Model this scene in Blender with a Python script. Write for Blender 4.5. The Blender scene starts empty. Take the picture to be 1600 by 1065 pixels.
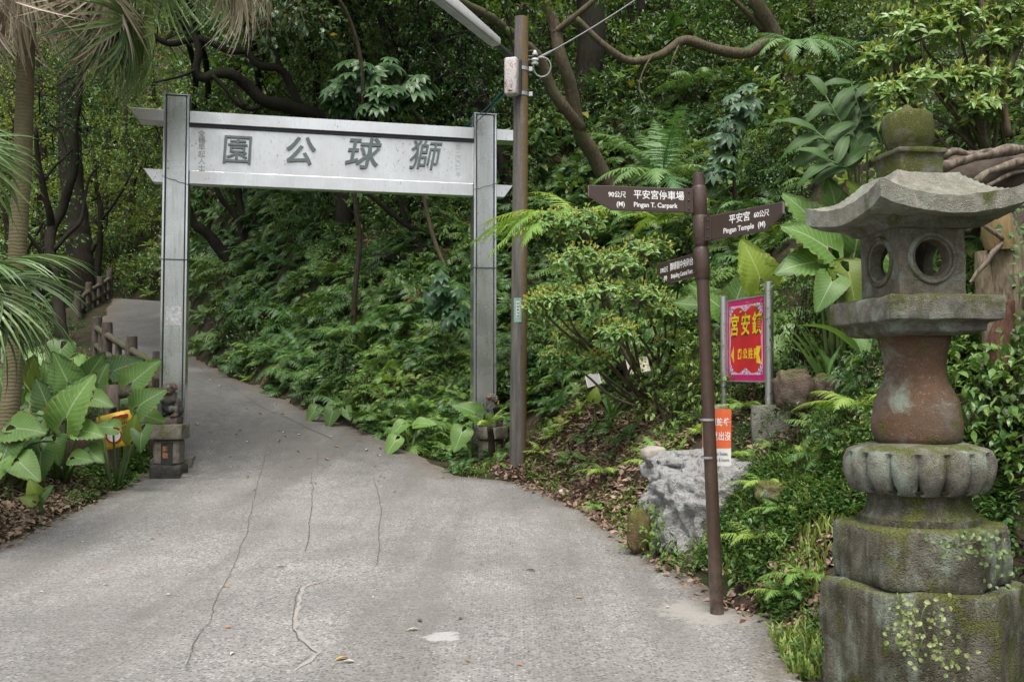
import bpy, bmesh, math, random
import numpy as np
from mathutils import Vector, Matrix, noise as mnoise
R = math.radians
rng = np.random.default_rng(7)
random.seed(7)
S = bpy.context.scene
COL = S.collection

# ------------------------------------------------------------------ camera, sky, sun, exposure
PITCH = math.atan(68/1500)
CAMZ = 1.6
cam_d = bpy.data.cameras.new('camera'); cam_d.sensor_width = 36; cam_d.lens = 33.75; cam_d.clip_end = 500; cam_d.clip_start = .05
cam = bpy.data.objects.new('camera', cam_d); COL.objects.link(cam)
cam.location = (0, 0, CAMZ); cam.rotation_euler = (R(90)+PITCH, 0, 0)
S.camera = cam
SUN_EL, SUN_AZ = 66, 190         # degrees; azimuth clockwise from +Y
w = bpy.data.worlds.new('World'); S.world = w; w.use_nodes = True
nt = w.node_tree; sky = nt.nodes.new('ShaderNodeTexSky'); sky.sky_type = 'NISHITA'; sky.sun_disc = False
sky.sun_elevation = R(SUN_EL); sky.sun_rotation = R(SUN_AZ); sky.air_density = 1.0; sky.dust_density = 6.0; sky.ozone_density = .6
bg = nt.nodes['Background']; hs = nt.nodes.new('ShaderNodeHueSaturation'); hs.inputs['Saturation'].default_value = .55   # thin overcast
nt.links.new(sky.outputs[0], hs.inputs['Color']); nt.links.new(hs.outputs[0], bg.inputs[0]); bg.inputs[1].default_value = .12
sun_d = bpy.data.lights.new('sun', 'SUN'); sun_d.energy = 1.5; sun_d.angle = R(32); sun_d.color = (1, .97, .92)
sun = bpy.data.objects.new('sun', sun_d); COL.objects.link(sun)
sd = Vector((math.sin(R(SUN_AZ))*math.cos(R(SUN_EL)), math.cos(R(SUN_AZ))*math.cos(R(SUN_EL)), math.sin(R(SUN_EL))))
sun.rotation_euler = sd.to_track_quat('Z', 'Y').to_euler(); sun.location = sd*60
S.view_settings.view_transform = 'Standard'; S.view_settings.look = 'None'; S.view_settings.gamma = 1
S.view_settings.exposure = 1.0
S.cycles.max_bounces = 6; S.cycles.diffuse_bounces = 3; S.cycles.glossy_bounces = 3; S.cycles.transmission_bounces = 4
S.cycles.transparent_max_bounces = 4
S.cycles.use_denoising = True

def at(px, py, Y):
    xc, yc = (px-800)/1500, (532.5-py)/1500
    d = (xc, math.cos(PITCH)-yc*math.sin(PITCH), math.sin(PITCH)+yc*math.cos(PITCH))
    k = Y/d[1]
    return Vector((d[0]*k, Y, CAMZ+d[2]*k))
def proj(x, y, z):
    zz = z-CAMZ
    dep = y*math.cos(PITCH)+zz*math.sin(PITCH); up = -y*math.sin(PITCH)+zz*math.cos(PITCH)
    return 800+1500*x/dep, 532.5-1500*up/dep

# ------------------------------------------------------------------ bookkeeping helpers
def tag(o, label=None, cat=None, group=None, kind=None):
    if label: o['label'] = label
    if cat: o['category'] = cat
    if group: o['group'] = group
    if kind: o['kind'] = kind
    return o
def thing(name, label, cat, loc=(0,0,0), rot=(0,0,0), group=None):
    o = bpy.data.objects.new(name, None); COL.objects.link(o); o.empty_display_size = .1
    o.location = loc; o.rotation_euler = rot
    return tag(o, label, cat, group)
def rootof(o):
    while o.parent: o = o.parent
    return o
def copy_tree(o, parent=None):
    c = o.copy(); COL.objects.link(c); c.parent = parent
    for ch in list(o.children): copy_tree(ch, c)
    return c
def link(me, name, mats, parent=None, local=False):
    if not isinstance(mats, (list, tuple)): mats = [mats]
    for m in mats: me.materials.append(m)
    o = bpy.data.objects.new(name, me); COL.objects.link(o)
    if parent:
        if not local:
            r = rootof(parent); me.transform((Matrix.LocRotScale(r.location, r.rotation_euler, r.scale)).inverted())
        o.parent = parent
    return o

def mesh_np(V, F, UV=None, smooth=False, mi=None):
    """V (n,3); F list of arrays (m,3) or (m,4)"""
    if not isinstance(F, list): F = [F]
    F = [np.asarray(f, dtype=np.int32) for f in F if len(f)]
    me = bpy.data.meshes.new('mesh')
    me.vertices.add(len(V)); me.vertices.foreach_set('co', np.asarray(V, dtype=np.float32).ravel())
    loops = np.concatenate([f.ravel() for f in F]); tot = np.concatenate([np.full(len(f), f.shape[1], dtype=np.int32) for f in F])
    start = np.concatenate([[0], np.cumsum(tot)[:-1]]).astype(np.int32)
    me.loops.add(len(loops)); me.loops.foreach_set('vertex_index', loops)
    me.polygons.add(len(tot)); me.polygons.foreach_set('loop_start', start)
    if mi is not None: me.polygons.foreach_set('material_index', np.asarray(mi, dtype=np.int32))
    if UV is not None:
        uv = me.uv_layers.new(name='UVMap'); uv.data.foreach_set('uv', np.asarray(UV, dtype=np.float32)[loops].ravel())
    me.update(calc_edges=True); me.validate()
    me.polygons.foreach_set('use_smooth', np.full(len(tot), smooth))
    return me

class MB:
    def __init__(s): s.v = []; s.f = []; s.n = 0; s.mi = []
    def add(s, V, F, m=0):
        s.v += [tuple(p) for p in V]; s.f += [tuple(i+s.n for i in f) for f in F]; s.n += len(V); s.mi += [m]*len(F); return s
    def box(s, c, size, M=None, m=0):
        x, y, z = (k/2 for k in size)
        V = [Vector((a*x, b*y, d*z)) for a in (-1, 1) for b in (-1, 1) for d in (-1, 1)]
        if M is not None: V = [M @ (p+Vector(c)) for p in V]
        else: V = [p+Vector(c) for p in V]
        return s.add(V, [(0,1,3,2),(4,6,7,5),(0,4,5,1),(2,3,7,6),(0,2,6,4),(1,5,7,3)], m)
    def prism(s, poly, d0, d1, M, m=0):
        """poly in (u,v); extruded along local w from d0 to d1; M maps (u,v,w)"""
        n = len(poly)
        V = [M @ Vector((a, b, d0)) for a, b in poly]+[M @ Vector((a, b, d1)) for a, b in poly]
        F = [tuple(range(n-1, -1, -1)), tuple(range(n, 2*n))]+[(i, (i+1) % n, n+(i+1) % n, n+i) for i in range(n)]
        return s.add(V, F, m)
    def tube(s, pts, rad, n=8, cap=True, m=0):
        pts = [Vector(p) for p in pts]
        if not hasattr(rad, '__len__'): rad = [rad]*len(pts)
        V = []; up = None
        for i, p in enumerate(pts):
            t = (pts[min(i+1, len(pts)-1)]-pts[max(i-1, 0)]).normalized()
            if up is None: up = t.orthogonal().normalized()
            up = (up-t*up.dot(t)).normalized(); b = t.cross(up)
            for k in range(n):
                a = 2*math.pi*k/n; V.append(p+(up*math.cos(a)+b*math.sin(a))*rad[i])
        F = [(i*n+k, i*n+(k+1) % n, (i+1)*n+(k+1) % n, (i+1)*n+k) for i in range(len(pts)-1) for k in range(n)]
        if cap: F += [tuple(range(n-1, -1, -1)), tuple((len(pts)-1)*n+k for k in range(n))]
        return s.add(V, F, m)
    def lathe(s, prof, n=24, c=(0,0,0), M=None, mod=None, cap=True, m=0):
        V = []
        for r, z in prof:
            for k in range(n):
                a = 2*math.pi*k/n; rr = r if mod is None else mod(r, z, a)
                V.append(Vector((rr*math.cos(a), rr*math.sin(a), z))+Vector(c))
        if M is not None: V = [M @ p for p in V]
        L = len(prof)
        F = [(i*n+k, i*n+(k+1) % n, (i+1)*n+(k+1) % n, (i+1)*n+k) for i in range(L-1) for k in range(n)]
        if cap: F += [tuple(range(n-1, -1, -1)), tuple((L-1)*n+k for k in range(n))]
        return s.add(V, F, m)
    def sphere(s, c, r, nu=12, nv=8, M=None, m=0):
        if not hasattr(r, '__len__'): r = (r, r, r)
        V = []; F = []
        for j in range(nv+1):
            t = math.pi*(j+.02)/(nv+.04)
            for i in range(nu):
                a = 2*math.pi*i/nu; V.append(Vector((c[0]+r[0]*math.sin(t)*math.cos(a), c[1]+r[1]*math.sin(t)*math.sin(a), c[2]+r[2]*math.cos(t))))
        if M is not None: V = [M @ p for p in V]
        for j in range(nv):
            for i in range(nu): F.append((j*nu+i, (j+1)*nu+i, (j+1)*nu+(i+1) % nu, j*nu+(i+1) % nu))
        F += [tuple(range(nu)), tuple(range(nv*nu+nu-1, nv*nu-1, -1))]
        return s.add(V, F, m)
    def build(s, name, mats, parent=None, smooth=None, bevel=0, seg=2, rough=0, cuts=0, local=False, rscale=6):
        me = bpy.data.meshes.new('mesh'); me.from_pydata(s.v, [], s.f); me.polygons.foreach_set('material_index', s.mi)
        bm = bmesh.new(); bm.from_mesh(me)
        bmesh.ops.recalc_face_normals(bm, faces=bm.faces)
        if bevel:
            es = [e for e in bm.edges if len(e.link_faces) == 2 and e.calc_face_angle(0) > R(28)]
            bmesh.ops.bevel(bm, geom=es, offset=bevel, segments=seg, affect='EDGES', profile=.5)
        if cuts: 
            L = cuts
            for _ in range(4):
                es = [e for e in bm.edges if e.calc_length() > L]
                if not es: break
                bmesh.ops.subdivide_edges(bm, edges=es, cuts=1, use_grid_fill=True)
            bmesh.ops.triangulate(bm, faces=[f for f in bm.faces if len(f.verts) > 4])
        if rough:
            bm.normal_update()
            for v in bm.verts:
                d = mnoise.fractal(v.co*rscale, 1, 2, 4)
                v.co += v.normal*d*rough
        bm.to_mesh(me); bm.free()
        if smooth is not None:
            me.polygons.foreach_set('use_smooth', [True]*len(me.polygons))
            if smooth < 180: me.set_sharp_from_angle(angle=R(smooth))
        return link(me, name, mats, parent, local)

def frame(o, u, up=(0,0,1)):
    """u = reading direction, w = toward the reader"""
    u = Vector(u).normalized(); up = Vector(up); wv = u.cross(up).normalized(); up = wv.cross(u).normalized()
    return Matrix(((u.x, up.x, wv.x, o[0]), (u.y, up.y, wv.y, o[1]), (u.z, up.z, wv.z, o[2]), (0, 0, 0, 1)))

def text(s, size, M, m, name, parent, ext=.0012, bold=0., sx=1., align='CENTER', shear=0, vertical=False, local=False, lh=1.0, sp=1.0):
    cu = bpy.data.curves.new('t', 'FONT'); cu.body = '\n'.join(s) if vertical else s
    cu.size = size; cu.extrude = ext; cu.offset = bold; cu.align_x = align; cu.align_y = 'CENTER'; cu.shear = shear; cu.space_line = lh; cu.space_character = sp
    cu.resolution_u = 3
    o = bpy.data.objects.new('t', cu); COL.objects.link(o)
    bpy.context.view_layer.update()
    me = bpy.data.meshes.new_from_object(o.evaluated_get(bpy.context.evaluated_depsgraph_get()))
    bpy.data.objects.remove(o); bpy.data.curves.remove(cu)
    me.materials.clear()
    me.transform(M @ Matrix.Diagonal((sx, 1, 1, 1)))
    return link(me, name, m, parent, local)

# ------------------------------------------------------------------ node helpers
class NT:
    def __init__(s, name):
        s.m = bpy.data.materials.new(name); s.m.use_nodes = True; s.t = s.m.node_tree
        s.p = s.t.nodes['Principled BSDF']; s.out = s.t.nodes['Material Output']
    def n(s, typ, **kw):
        k = s.t.nodes.new('ShaderNode'+typ)
        for a, b in kw.items(): setattr(k, a, b)
        return k
    def l(s, a, b): s.t.links.new(a, b)
    def coord(s, kind='Object'):
        return s.n('TexCoord').outputs[kind]
    def pos(s): return s.n('NewGeometry').outputs['Position']
    def mapping(s, vec, scale=(1,1,1), loc=(0,0,0)):
        k = s.n('Mapping'); s.l(vec, k.inputs[0]); k.inputs['Scale'].default_value = scale; k.inputs['Location'].default_value = loc; return k.outputs[0]
    def noise(s, vec, scale, detail=4, rough=.55, dist=0):
        k = s.n('TexNoise'); s.l(vec, k.inputs['Vector']); k.inputs['Scale'].default_value = scale; k.inputs['Detail'].default_value = detail
        k.inputs['Roughness'].default_value = rough; k.inputs['Distortion'].default_value = dist; return k.outputs['Fac']
    def voro(s, vec, scale, feature='F1', out='Distance', rnd=1):
        k = s.n('TexVoronoi', feature=feature); s.l(vec, k.inputs['Vector']); k.inputs['Scale'].default_value = scale; k.inputs['Randomness'].default_value = rnd
        return k.outputs[out]
    def ramp(s, fac, stops):
        k = s.n('ValToRGB'); s.l(fac, k.inputs[0]); e = k.color_ramp.elements
        while len(e) < len(stops): e.new(.5)
        for i, (p, c) in enumerate(stops):
            e[i].position = p; e[i].color = (*c, 1) if hasattr(c, '__len__') else (c, c, c, 1)
        return k.outputs[0]
    def mix(s, fac, a, b, mode='MIX'):
        k = s.n('Mix', data_type='RGBA', blend_type=mode)
        for val, sock in ((fac, k.inputs[0]), (a, k.inputs[6]), (b, k.inputs[7])):
            if hasattr(val, 'is_output'): s.l(val, sock)
            elif hasattr(val, '__len__'): sock.default_value = (*val, 1)
            else: sock.default_value = val
        return k.outputs[2]
    def math(s, op, a, b=0., clamp=False):
        k = s.n('Math', operation=op, use_clamp=clamp)
        for val, sock in ((a, k.inputs[0]), (b, k.inputs[1])):
            if hasattr(val, 'is_output'): s.l(val, sock)
            else: sock.default_value = val
        return k.outputs[0]
    def col(s, c):
        if hasattr(c, 'is_output'): s.l(c, s.p.inputs['Base Color'])
        else: s.p.inputs['Base Color'].default_value = (*c, 1)
    def rough(s, c):
        if hasattr(c, 'is_output'): s.l(c, s.p.inputs['Roughness'])
        else: s.p.inputs['Roughness'].default_value = c
    def bump(s, h, strength=.5, dist=.02, normal=None):
        k = s.n('Bump'); s.l(h, k.inputs['Height']); k.inputs['Strength'].default_value = strength; k.inputs['Distance'].default_value = dist
        if normal is not None: s.l(normal, k.inputs['Normal'])
        s.l(k.outputs[0], s.p.inputs['Normal']); return k.outputs[0]

def m_plain(name, c, rough=.5, metal=0, var=.15, scale=8, spec=.5, bump=0, bscale=40):
    t = NT(name); v = t.coord()
    nz = t.noise(v, scale, 5)
    t.col(t.ramp(nz, [(.25, tuple(k*(1-var) for k in c)), (.75, tuple(min(1, k*(1+var)) for k in c))]))
    t.rough(rough); t.p.inputs['Metallic'].default_value = metal; t.p.inputs['Specular IOR Level'].default_value = spec
    if bump: t.bump(t.noise(v, bscale, 4), bump, .01)
    return t.m

def m_leaf(name, c1, c2, rough=.42, trans=.3, c3=None, spec=.4, ovar=.35):
    """leaf tint varies from leaf to leaf and plant to plant"""
    t = NT(name)
    g = t.n('NewGeometry'); oi = t.n('ObjectInfo')
    stops = [(0, c1), (.8, c2)] if c3 is None else [(0, c1), (.7, c2), (.95, c2), (.97, c3)]
    c = t.ramp(g.outputs['Random Per Island'], stops)
    hs = t.n('HueSaturation'); t.l(c, hs.inputs['Color'])
    t.l(t.math('ADD', t.math('MULTIPLY', oi.outputs['Random'], ovar*2), 1-ovar), hs.inputs['Value'])
    t.l(t.math('ADD', t.math('MULTIPLY', oi.outputs['Random'], -.05), .52), hs.inputs['Hue'])
    c = hs.outputs[0]
    t.col(c); t.rough(rough); t.p.inputs['Specular IOR Level'].default_value = spec
    tr = t.n('BsdfTranslucent'); t.l(t.mix(1, c, (1.25, 1.15, .55), 'MULTIPLY'), tr.inputs[0])
    mx = t.n('MixShader'); mx.inputs[0].default_value = trans
    t.l(t.p.outputs[0], mx.inputs[1]); t.l(tr.outputs[0], mx.inputs[2]); t.l(mx.outputs[0], t.out.inputs[0])
    return t.m

def m_bark(name, c1, c2, moss=None, sc=10):
    t = NT(name); v = t.pos(); vm = t.mapping(v, (1, 1, .25))
    nz = t.noise(vm, sc*3, 6, .65); c = t.ramp(nz, [(.3, c1), (.7, c2)])
    if moss: c = t.mix(t.ramp(t.noise(v, 2.2, 4), [(.45, 0.), (.65, .8)]), c, moss)
    t.col(c); t.rough(.9); t.p.inputs['Specular IOR Level'].default_value = .15
    t.bump(nz, .7, .03)
    return t.m

def m_stone(name, base, dark, moss=(.10, .115, .024), lichen=(.34, .42, .34), mossy=.5, lich=.35, red=0., upmoss=.6, sc=1., streak=0.):
    t = NT(name); v = t.coord()
    n1 = t.noise(v, 9*sc, 6, .62); n2 = t.noise(t.mapping(v, (1,1,1), (3, 5, 7)), 3.2*sc, 5, .6, .4); n3 = t.noise(t.mapping(v, (1,1,1), (11, 2, 5)), 2.6*sc, 6, .65, .3)
    fine = t.noise(v, 90*sc, 3, .7)
    c = t.ramp(n1, [(.28, tuple(k*1.25 for k in dark)), (.72, tuple(k*1.25 for k in base))])
    if red: c = t.mix(t.ramp(t.noise(t.mapping(v, (1,1,.7), (1, 9, 2)), 3, 5), [(.36, 0.), (.58, red)]), c, (.165, .088, .046))
    c = t.mix(t.ramp(n3, [(.62-.25*lich, 0.), (.74-.2*lich, .75)]), c, lichen)
    if streak: c = t.mix(t.math('MULTIPLY', t.ramp(t.noise(t.mapping(v, (1, 1, .13), (4, 4, 0)), 13, 5, .6), [(.42, 0.), (.62, 1.)]), streak), c, (.045, .043, .022))
    up = t.n('SeparateXYZ'); t.l(t.n('NewGeometry').outputs['Normal'], up.inputs[0])
    mf = t.math('ADD', n2, t.math('MULTIPLY', t.math('MAXIMUM', up.outputs[2], 0.), upmoss*.22))
    c = t.mix(t.ramp(mf, [(.70-.3*mossy, 0.), (.82-.3*mossy, .9)]), c, t.ramp(fine, [(.35, tuple(k*.55 for k in moss)), (.65, tuple(k*1.35 for k in moss))]))
    c = t.mix(t.ramp(fine, [(.3, .55), (.5, 0.)]), c, tuple(k*.5 for k in dark))
    c = t.mix(t.ramp(t.noise(v, 34*sc, 4, .65), [(.62, 0.), (.72, .6)]), c, tuple(min(1, k*1.9) for k in base))
    c = t.mix(t.math('MULTIPLY', t.ramp(t.voro(v, 48*sc, 'F1'), [(.1, .6), (.26, 0.)]), t.ramp(n2, [(.4, .2), (.6, 1.)])), c, tuple(k*.35 for k in dark))
    c = t.mix(t.ramp(t.noise(t.mapping(v, (1, 1, 1), (9, 4, 1)), 21*sc, 5, .7), [(.58, 0.), (.68, .55)]), c, tuple(min(1, k*1.55) for k in base))
    t.col(c); t.rough(.92); t.p.inputs['Specular IOR Level'].default_value = .2
    pit = t.voro(v, 60*sc, 'F1'); h = t.math('ADD', t.mix(.5, n1, fine), t.math('MULTIPLY', t.ramp(pit, [(.1, 0.), (.35, 1.)]), .25))
    t.bump(h, .9, .03)
    return t.m
# ------------------------------------------------------------------ the lie of the land
edgeL = [(-9,-30), (-9,2), (-7.2,5.5), (-5.5,7.8), (-4.9,9.2), (-5.0,10.8), (-5.05,12.3), (-5.15,13.2), (-5.3,14.2), (-5.75,15.5), (-6.8,17), (-8.1,19), (-10.4,24), (-13.3,32), (-14.1,33.6)]
edgeR = [(4.2,-30), (4,-6), (3.2,0), (2.2,2.4), (1.55,4), (1.5,5.2), (1.66,6.2), (1.36,8.1), (.92,10.8), (.4,12.5), (.05,12.95), (-.7,13.35), (-1.62,14.8), (-3.75,17.5), (-5.35,20), (-8.2,24), (-10.7,32), (-11.2,33.9)]
road_poly = np.array(edgeL+edgeR[::-1])
def G_(px, py, Y): p = at(px, py, Y); return (p.x, p.y, p.z)
ctrl = [(-9,-30,0), (4,-30,0), (-9,-10,0), (4,-10,0), (-8,0,0), (0,0,0), (3,0,.02), (-4,3,0), (1,3,0), (-6,5,0), (-25,-10,.3), (15,-10,2), (-25,-30,.3), (20,-30,2),
    G_(870,765,12.6), G_(809,718,13.5), (-.45,15,.58), (.1,13.05,.3), (-14.5,35.5,4.3), (-11.8,35.5,4.4), (-16,37.5,4.4), (-20,36,4.2),
    # right bank
    G_(1230,900,6.6), G_(1250,770,7.3), G_(1340,760,7.2),  G_(1080,703,9.3), G_(1205,690,9.3), G_(1000,705,10.6), G_(1003,625,12.5), G_(920,620,13.6), G_(850,655,14.4),
    (2.1,5,.06), (3.0,5,.35), (2.2,4,.0), (3.4,4,.4), (3.6,6.2,1.1), (4.6,7,2.3), (5.2,5.2,1.6), (6.5,8,4.0), (7,5,2.6), (9,8,5.4), (8,2,2.2),
    G_(1200,580,10.5), G_(1330,520,9.3), G_(1150,430,13), G_(1150,250,16.5), G_(1150,20,22), G_(1400,250,10.5), G_(1400,60,14), G_(1550,180,10), G_(1560,300,8.2), G_(1590,420,7.6), G_(1480,330,9.2),
    G_(870,550,15.5), G_(900,430,18), G_(940,280,19), G_(900,60,24),
    G_(620,500,17.6), G_(620,350,20.5), G_(620,150,25.5), G_(620,-20,31), G_(400,490,22.5), G_(400,330,26), G_(400,100,32), G_(365,440,28), G_(315,300,36), G_(320,60,44),
    G_(210,405,44), G_(210,250,48), G_(210,30,56),
    # left side
    G_(0,800,10.3), G_(100,765,12), G_(150,715,13.2), G_(0,690,13), G_(60,610,16), G_(110,520,24), G_(0,540,24), G_(110,480,30), G_(60,400,38), G_(0,250,46), (-14,10,.5), (-14,16,1.0), (-25,16,2), (-30,35,8), (-45,20,6), (-45,50,22),
    (-10,62,26), (10,55,27), (25,40,27), (40,20,24), (40,60,40), (-40,75,36), (20,12,12), (25,0,10)]
for _Y in (4, 5.5, 7, 8.5, 10, 11.5, 13):
    for _f in (0, .25, .5, .75, 1.):
        _a = np.interp(_Y, [p[1] for p in edgeL], [p[0] for p in edgeL]); _b = np.interp(_Y, [p[1] for p in edgeR], [p[0] for p in edgeR])
        ctrl.append((_a+(_b-_a)*_f, _Y, .0229*max(0, _Y-8)**1.5))
for _Y, _za, _zb in ((14, .36, .36), (15.5, 1.0, .72), (17, 1.5, .98), (19, 1.92, 1.33), (21.5, 2.4, 1.78), (24, 2.9, 2.3), (28, 3.75, 3.3), (32, 4.48, 4.3)):
    _a = np.interp(_Y, [p[1] for p in edgeL], [p[0] for p in edgeL]); _b = np.interp(_Y, [p[1] for p in edgeR], [p[0] for p in edgeR])
    for _f in (0, .5, 1.): ctrl.append((_a+(_b-_a)*_f, _Y, _za+(_zb-_za)*_f))
ctrl = np.array(ctrl, dtype=float)
def _phi(d2): return np.where(d2 > 1e-9, d2*np.log(np.maximum(d2, 1e-9))*.5, 0.)
def tps_fit(P, lam=.35):
    n = len(P); xy = P[:, :2]/10.
    d2 = ((xy[:, None]-xy[None])**2).sum(-1)
    K = _phi(d2)+np.eye(n)*lam*.01; Q = np.hstack([np.ones((n, 1)), xy])
    A = np.zeros((n+3, n+3)); A[:n, :n] = K; A[:n, n:] = Q; A[n:, :n] = Q.T
    return xy, np.linalg.solve(A, np.concatenate([P[:, 2], np.zeros(3)]))
_xy, _w = tps_fit(ctrl)
def tps(x, y):
    x = np.asarray(x, dtype=float); y = np.asarray(y, dtype=float); sh = x.shape
    q = np.stack([x.ravel(), y.ravel()], 1)/10.; out = np.empty(len(q))
    for a in range(0, len(q), 20000):
        b = q[a:a+20000]; d2 = ((b[:, None]-_xy[None])**2).sum(-1)
        out[a:a+20000] = _phi(d2) @ _w[:-3]+_w[-3]+b @ _w[-2:]
    return out.reshape(sh)
def poly_sd(x, y, poly):
    """signed distance to a polygon, negative inside"""
    p = np.stack([np.ravel(x), np.ravel(y)], 1).astype(float); a = poly; b = np.roll(poly, -1, 0)
    d = np.full(len(p), 1e9); ins = np.zeros(len(p), bool)
    for (ax, ay), (bx, by) in zip(a, b):
        e = np.array((bx-ax, by-ay)); wv = p-np.array((ax, ay)); t = np.clip((wv @ e)/(e @ e), 0, 1)
        d = np.minimum(d, np.hypot(*(wv-t[:, None]*e).T))
        if by != ay:
            c = ((ay > p[:, 1]) != (by > p[:, 1])) & (p[:, 0] < (bx-ax)*(p[:, 1]-ay)/(by-ay)+ax); ins ^= c
    return np.where(ins, -d, d).reshape(np.shape(x))
gx = np.concatenate([np.arange(-60, -18, 2.), np.arange(-18, 9, .2), np.arange(9, 61, 2.)])
gy = np.concatenate([np.arange(-30, 3, 1.5), np.arange(3, 30, .2), np.arange(30, 50, .5), np.arange(50, 91, 2.)])
GX, GY = np.meshgrid(gx, gy)
GZ0 = tps(GX, GY)
GZ0 = np.where(GY < 3.2, np.maximum(GZ0, -.05), GZ0)
SD = poly_sd(GX, GY, road_poly)
# the road itself is a smooth graded surface; blend the slope into it over a short verge
_yt = np.array([-40, 8, 9, 10, 11, 12, 13, 14, 15.5, 17, 19, 21.5, 24, 28, 32, 34.5, 90]); _zl = np.array([0, 0, .02, .065, .12, .18, .26, .40, .95, 1.5, 1.92, 2.4, 2.9, 3.75, 4.48, 4.6, 4.6]); _zr = np.array([0, 0, .02, .065, .12, .18, .26, .40, .72, .98, 1.33, 1.78, 2.3, 3.3, 4.3, 4.45, 4.45])
_el = np.interp(GY, [p[1] for p in edgeL], [p[0] for p in edgeL]); _er = np.interp(GY, [p[1] for p in edgeR], [p[0] for p in edgeR])
_f = np.clip((GX-_el)/np.maximum(_er-_el, .5), 0, 1)
def _sm(tab):
    yy = np.arange(-40, 90, .1); zz = np.interp(yy, _yt, tab); k = np.hanning(25); return np.interp(GY, yy, np.convolve(np.pad(zz, 12, 'edge'), k/k.sum(), 'valid'))
_rz = _sm(_zl)*(1-_f)+_sm(_zr)*_f; _wt = np.clip(1-SD/.8, 0, 1)**2*np.clip((36-GY)/1.5, 0, 1); _wt = np.where(SD < 0, np.clip((36-GY)/1.5, 0, 1), _wt)
GZ0 = _rz*_wt+GZ0*(1-_wt)
bn = np.array([mnoise.fractal(Vector((a*.9, b*.9, 3.1)), 1., 2., 5) for a, b in zip(GX.ravel(), GY.ravel())]).reshape(GX.shape)
GZ = GZ0+bn*np.clip(SD*.16, 0, .16)-np.where(SD < -.05, .05, 0)
def _bil(A, x, y):
    x = np.asarray(x, float); y = np.asarray(y, float)
    i = np.clip(np.searchsorted(gx, x)-1, 0, len(gx)-2); j = np.clip(np.searchsorted(gy, y)-1, 0, len(gy)-2)
    u = np.clip((x-gx[i])/(gx[i+1]-gx[i]), 0, 1); v = np.clip((y-gy[j])/(gy[j+1]-gy[j]), 0, 1)
    return A[j, i]*(1-u)*(1-v)+A[j, i+1]*u*(1-v)+A[j+1, i]*(1-u)*v+A[j+1, i+1]*u*v
def gz(x, y): return float(_bil(GZ, x, y))
def gza(x, y): return _bil(GZ, x, y)
def surf(x, y): return np.where(poly_sd(x, y, road_poly) < 0, _bil(GZ0, x, y)+.03, _bil(GZ, x, y))
def rz(x, y): return float(_bil(GZ0, x, y))+.03
def gn(x, y, e=.3):
    return Vector((-(gz(x+e, y)-gz(x-e, y))/(2*e), -(gz(x, y+e)-gz(x, y-e))/(2*e), 1)).normalized()
_YS = np.concatenate([np.arange(2.5, 20, .04), np.arange(20, 85, .15)])
def hit(px, py, A=None):
    """where the view ray through a point of the photograph meets the ground"""
    d = at(px, py, 1.0); k = _YS
    z = CAMZ+(d.z-CAMZ)*k; g = _bil(GZ0 if A is None else A, d.x*k, k)
    b = np.nonzero(g > z)[0]
    if len(b) == 0: return None
    i = b[0]; return Vector((d.x*k[i], k[i], g[i]))

# ground material: earth with leaf mould and moss
t = NT('forest_earth'); v = t.pos()
n1 = t.noise(v, 1.6, 6); n2 = t.noise(v, 16, 5, .65); vo = t.voro(v, 28, out='Color')
sep = t.n('SeparateColor'); t.l(vo, sep.inputs[0])
c = t.ramp(n2, [(.3, (.012, .009, .006)), (.7, (.042, .032, .022))])
c = t.mix(t.math('MULTIPLY', sep.outputs[0], .55), c, (.10, .073, .055))
c = t.mix(t.ramp(n1, [(.42, 0.), (.58, .8)]), c, (.022, .036, .011))
t.col(c); t.rough(.95); t.p.inputs['Specular IOR Level'].default_value = .1; t.bump(t.mix(.5, n2, sep.outputs[1]), 1., .04)
M_EARTH = t.m
nx, ny = len(gx), len(gy)
idx = np.arange(nx*ny).reshape(ny, nx)
F = np.stack([idx[:-1, :-1], idx[:-1, 1:], idx[1:, 1:], idx[1:, :-1]], -1).reshape(-1, 4)
ground = link(mesh_np(np.stack([GX, GY, GZ], -1).reshape(-1, 3), F, smooth=True), 'ground', M_EARTH); tag(ground, 'brown earth and leaf mould of the wooded slope', 'ground', kind='structure')

# ------------------------------------------------------------------ the road: one slab with worn aggregate concrete
t = NT('worn_aggregate_concrete'); v = t.pos()
vd = t.voro(v, 44, 'F1', 'Distance'); vc = t.n('SeparateColor'); t.l(t.voro(v, 44, 'F1', 'Color'), vc.inputs[0])
vd2 = t.voro(v, 95, 'F1', 'Distance'); vc2 = t.n('SeparateColor'); t.l(t.voro(v, 95, 'F1', 'Color'), vc2.inputs[0])
big = t.noise(v, .55, 5, .6); mid = t.noise(v, 3.5, 6, .6); fine = t.noise(v, 220, 2, .6)
cem = t.ramp(mid, [(.3, (.2, .194, .18)), (.7, (.29, .282, .262))])
stone = t.ramp(vc.outputs[0], [(0, (.045, .046, .048)), (.35, (.11, .112, .115)), (.6, (.2, .2, .197)), (.85, (.28, .28, .27)), (1., (.45, .44, .42))])
wear = t.ramp(t.noise(v, 1.1, 5, .65, .5), [(.3, .75), (.6, 1.)])
c = t.mix(t.math('MULTIPLY', t.ramp(vd, [(.42, 1.), (.55, 0.)]), wear), cem, stone)
st2 = t.ramp(vc2.outputs[1], [(0, (.04, .041, .042)), (.45, (.15, .15, .147)), (.75, (.3, .3, .29)), (1., (.58, .57, .55))])
c = t.mix(t.math('MULTIPLY', t.ramp(vd2, [(.25, .85), (.42, 0.)]), .85), c, st2)
vb = t.n('SeparateColor'); t.l(t.voro(v, 27, 'F1', 'Color'), vb.inputs[0]); vbd = t.voro(v, 27, 'F1')
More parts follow.
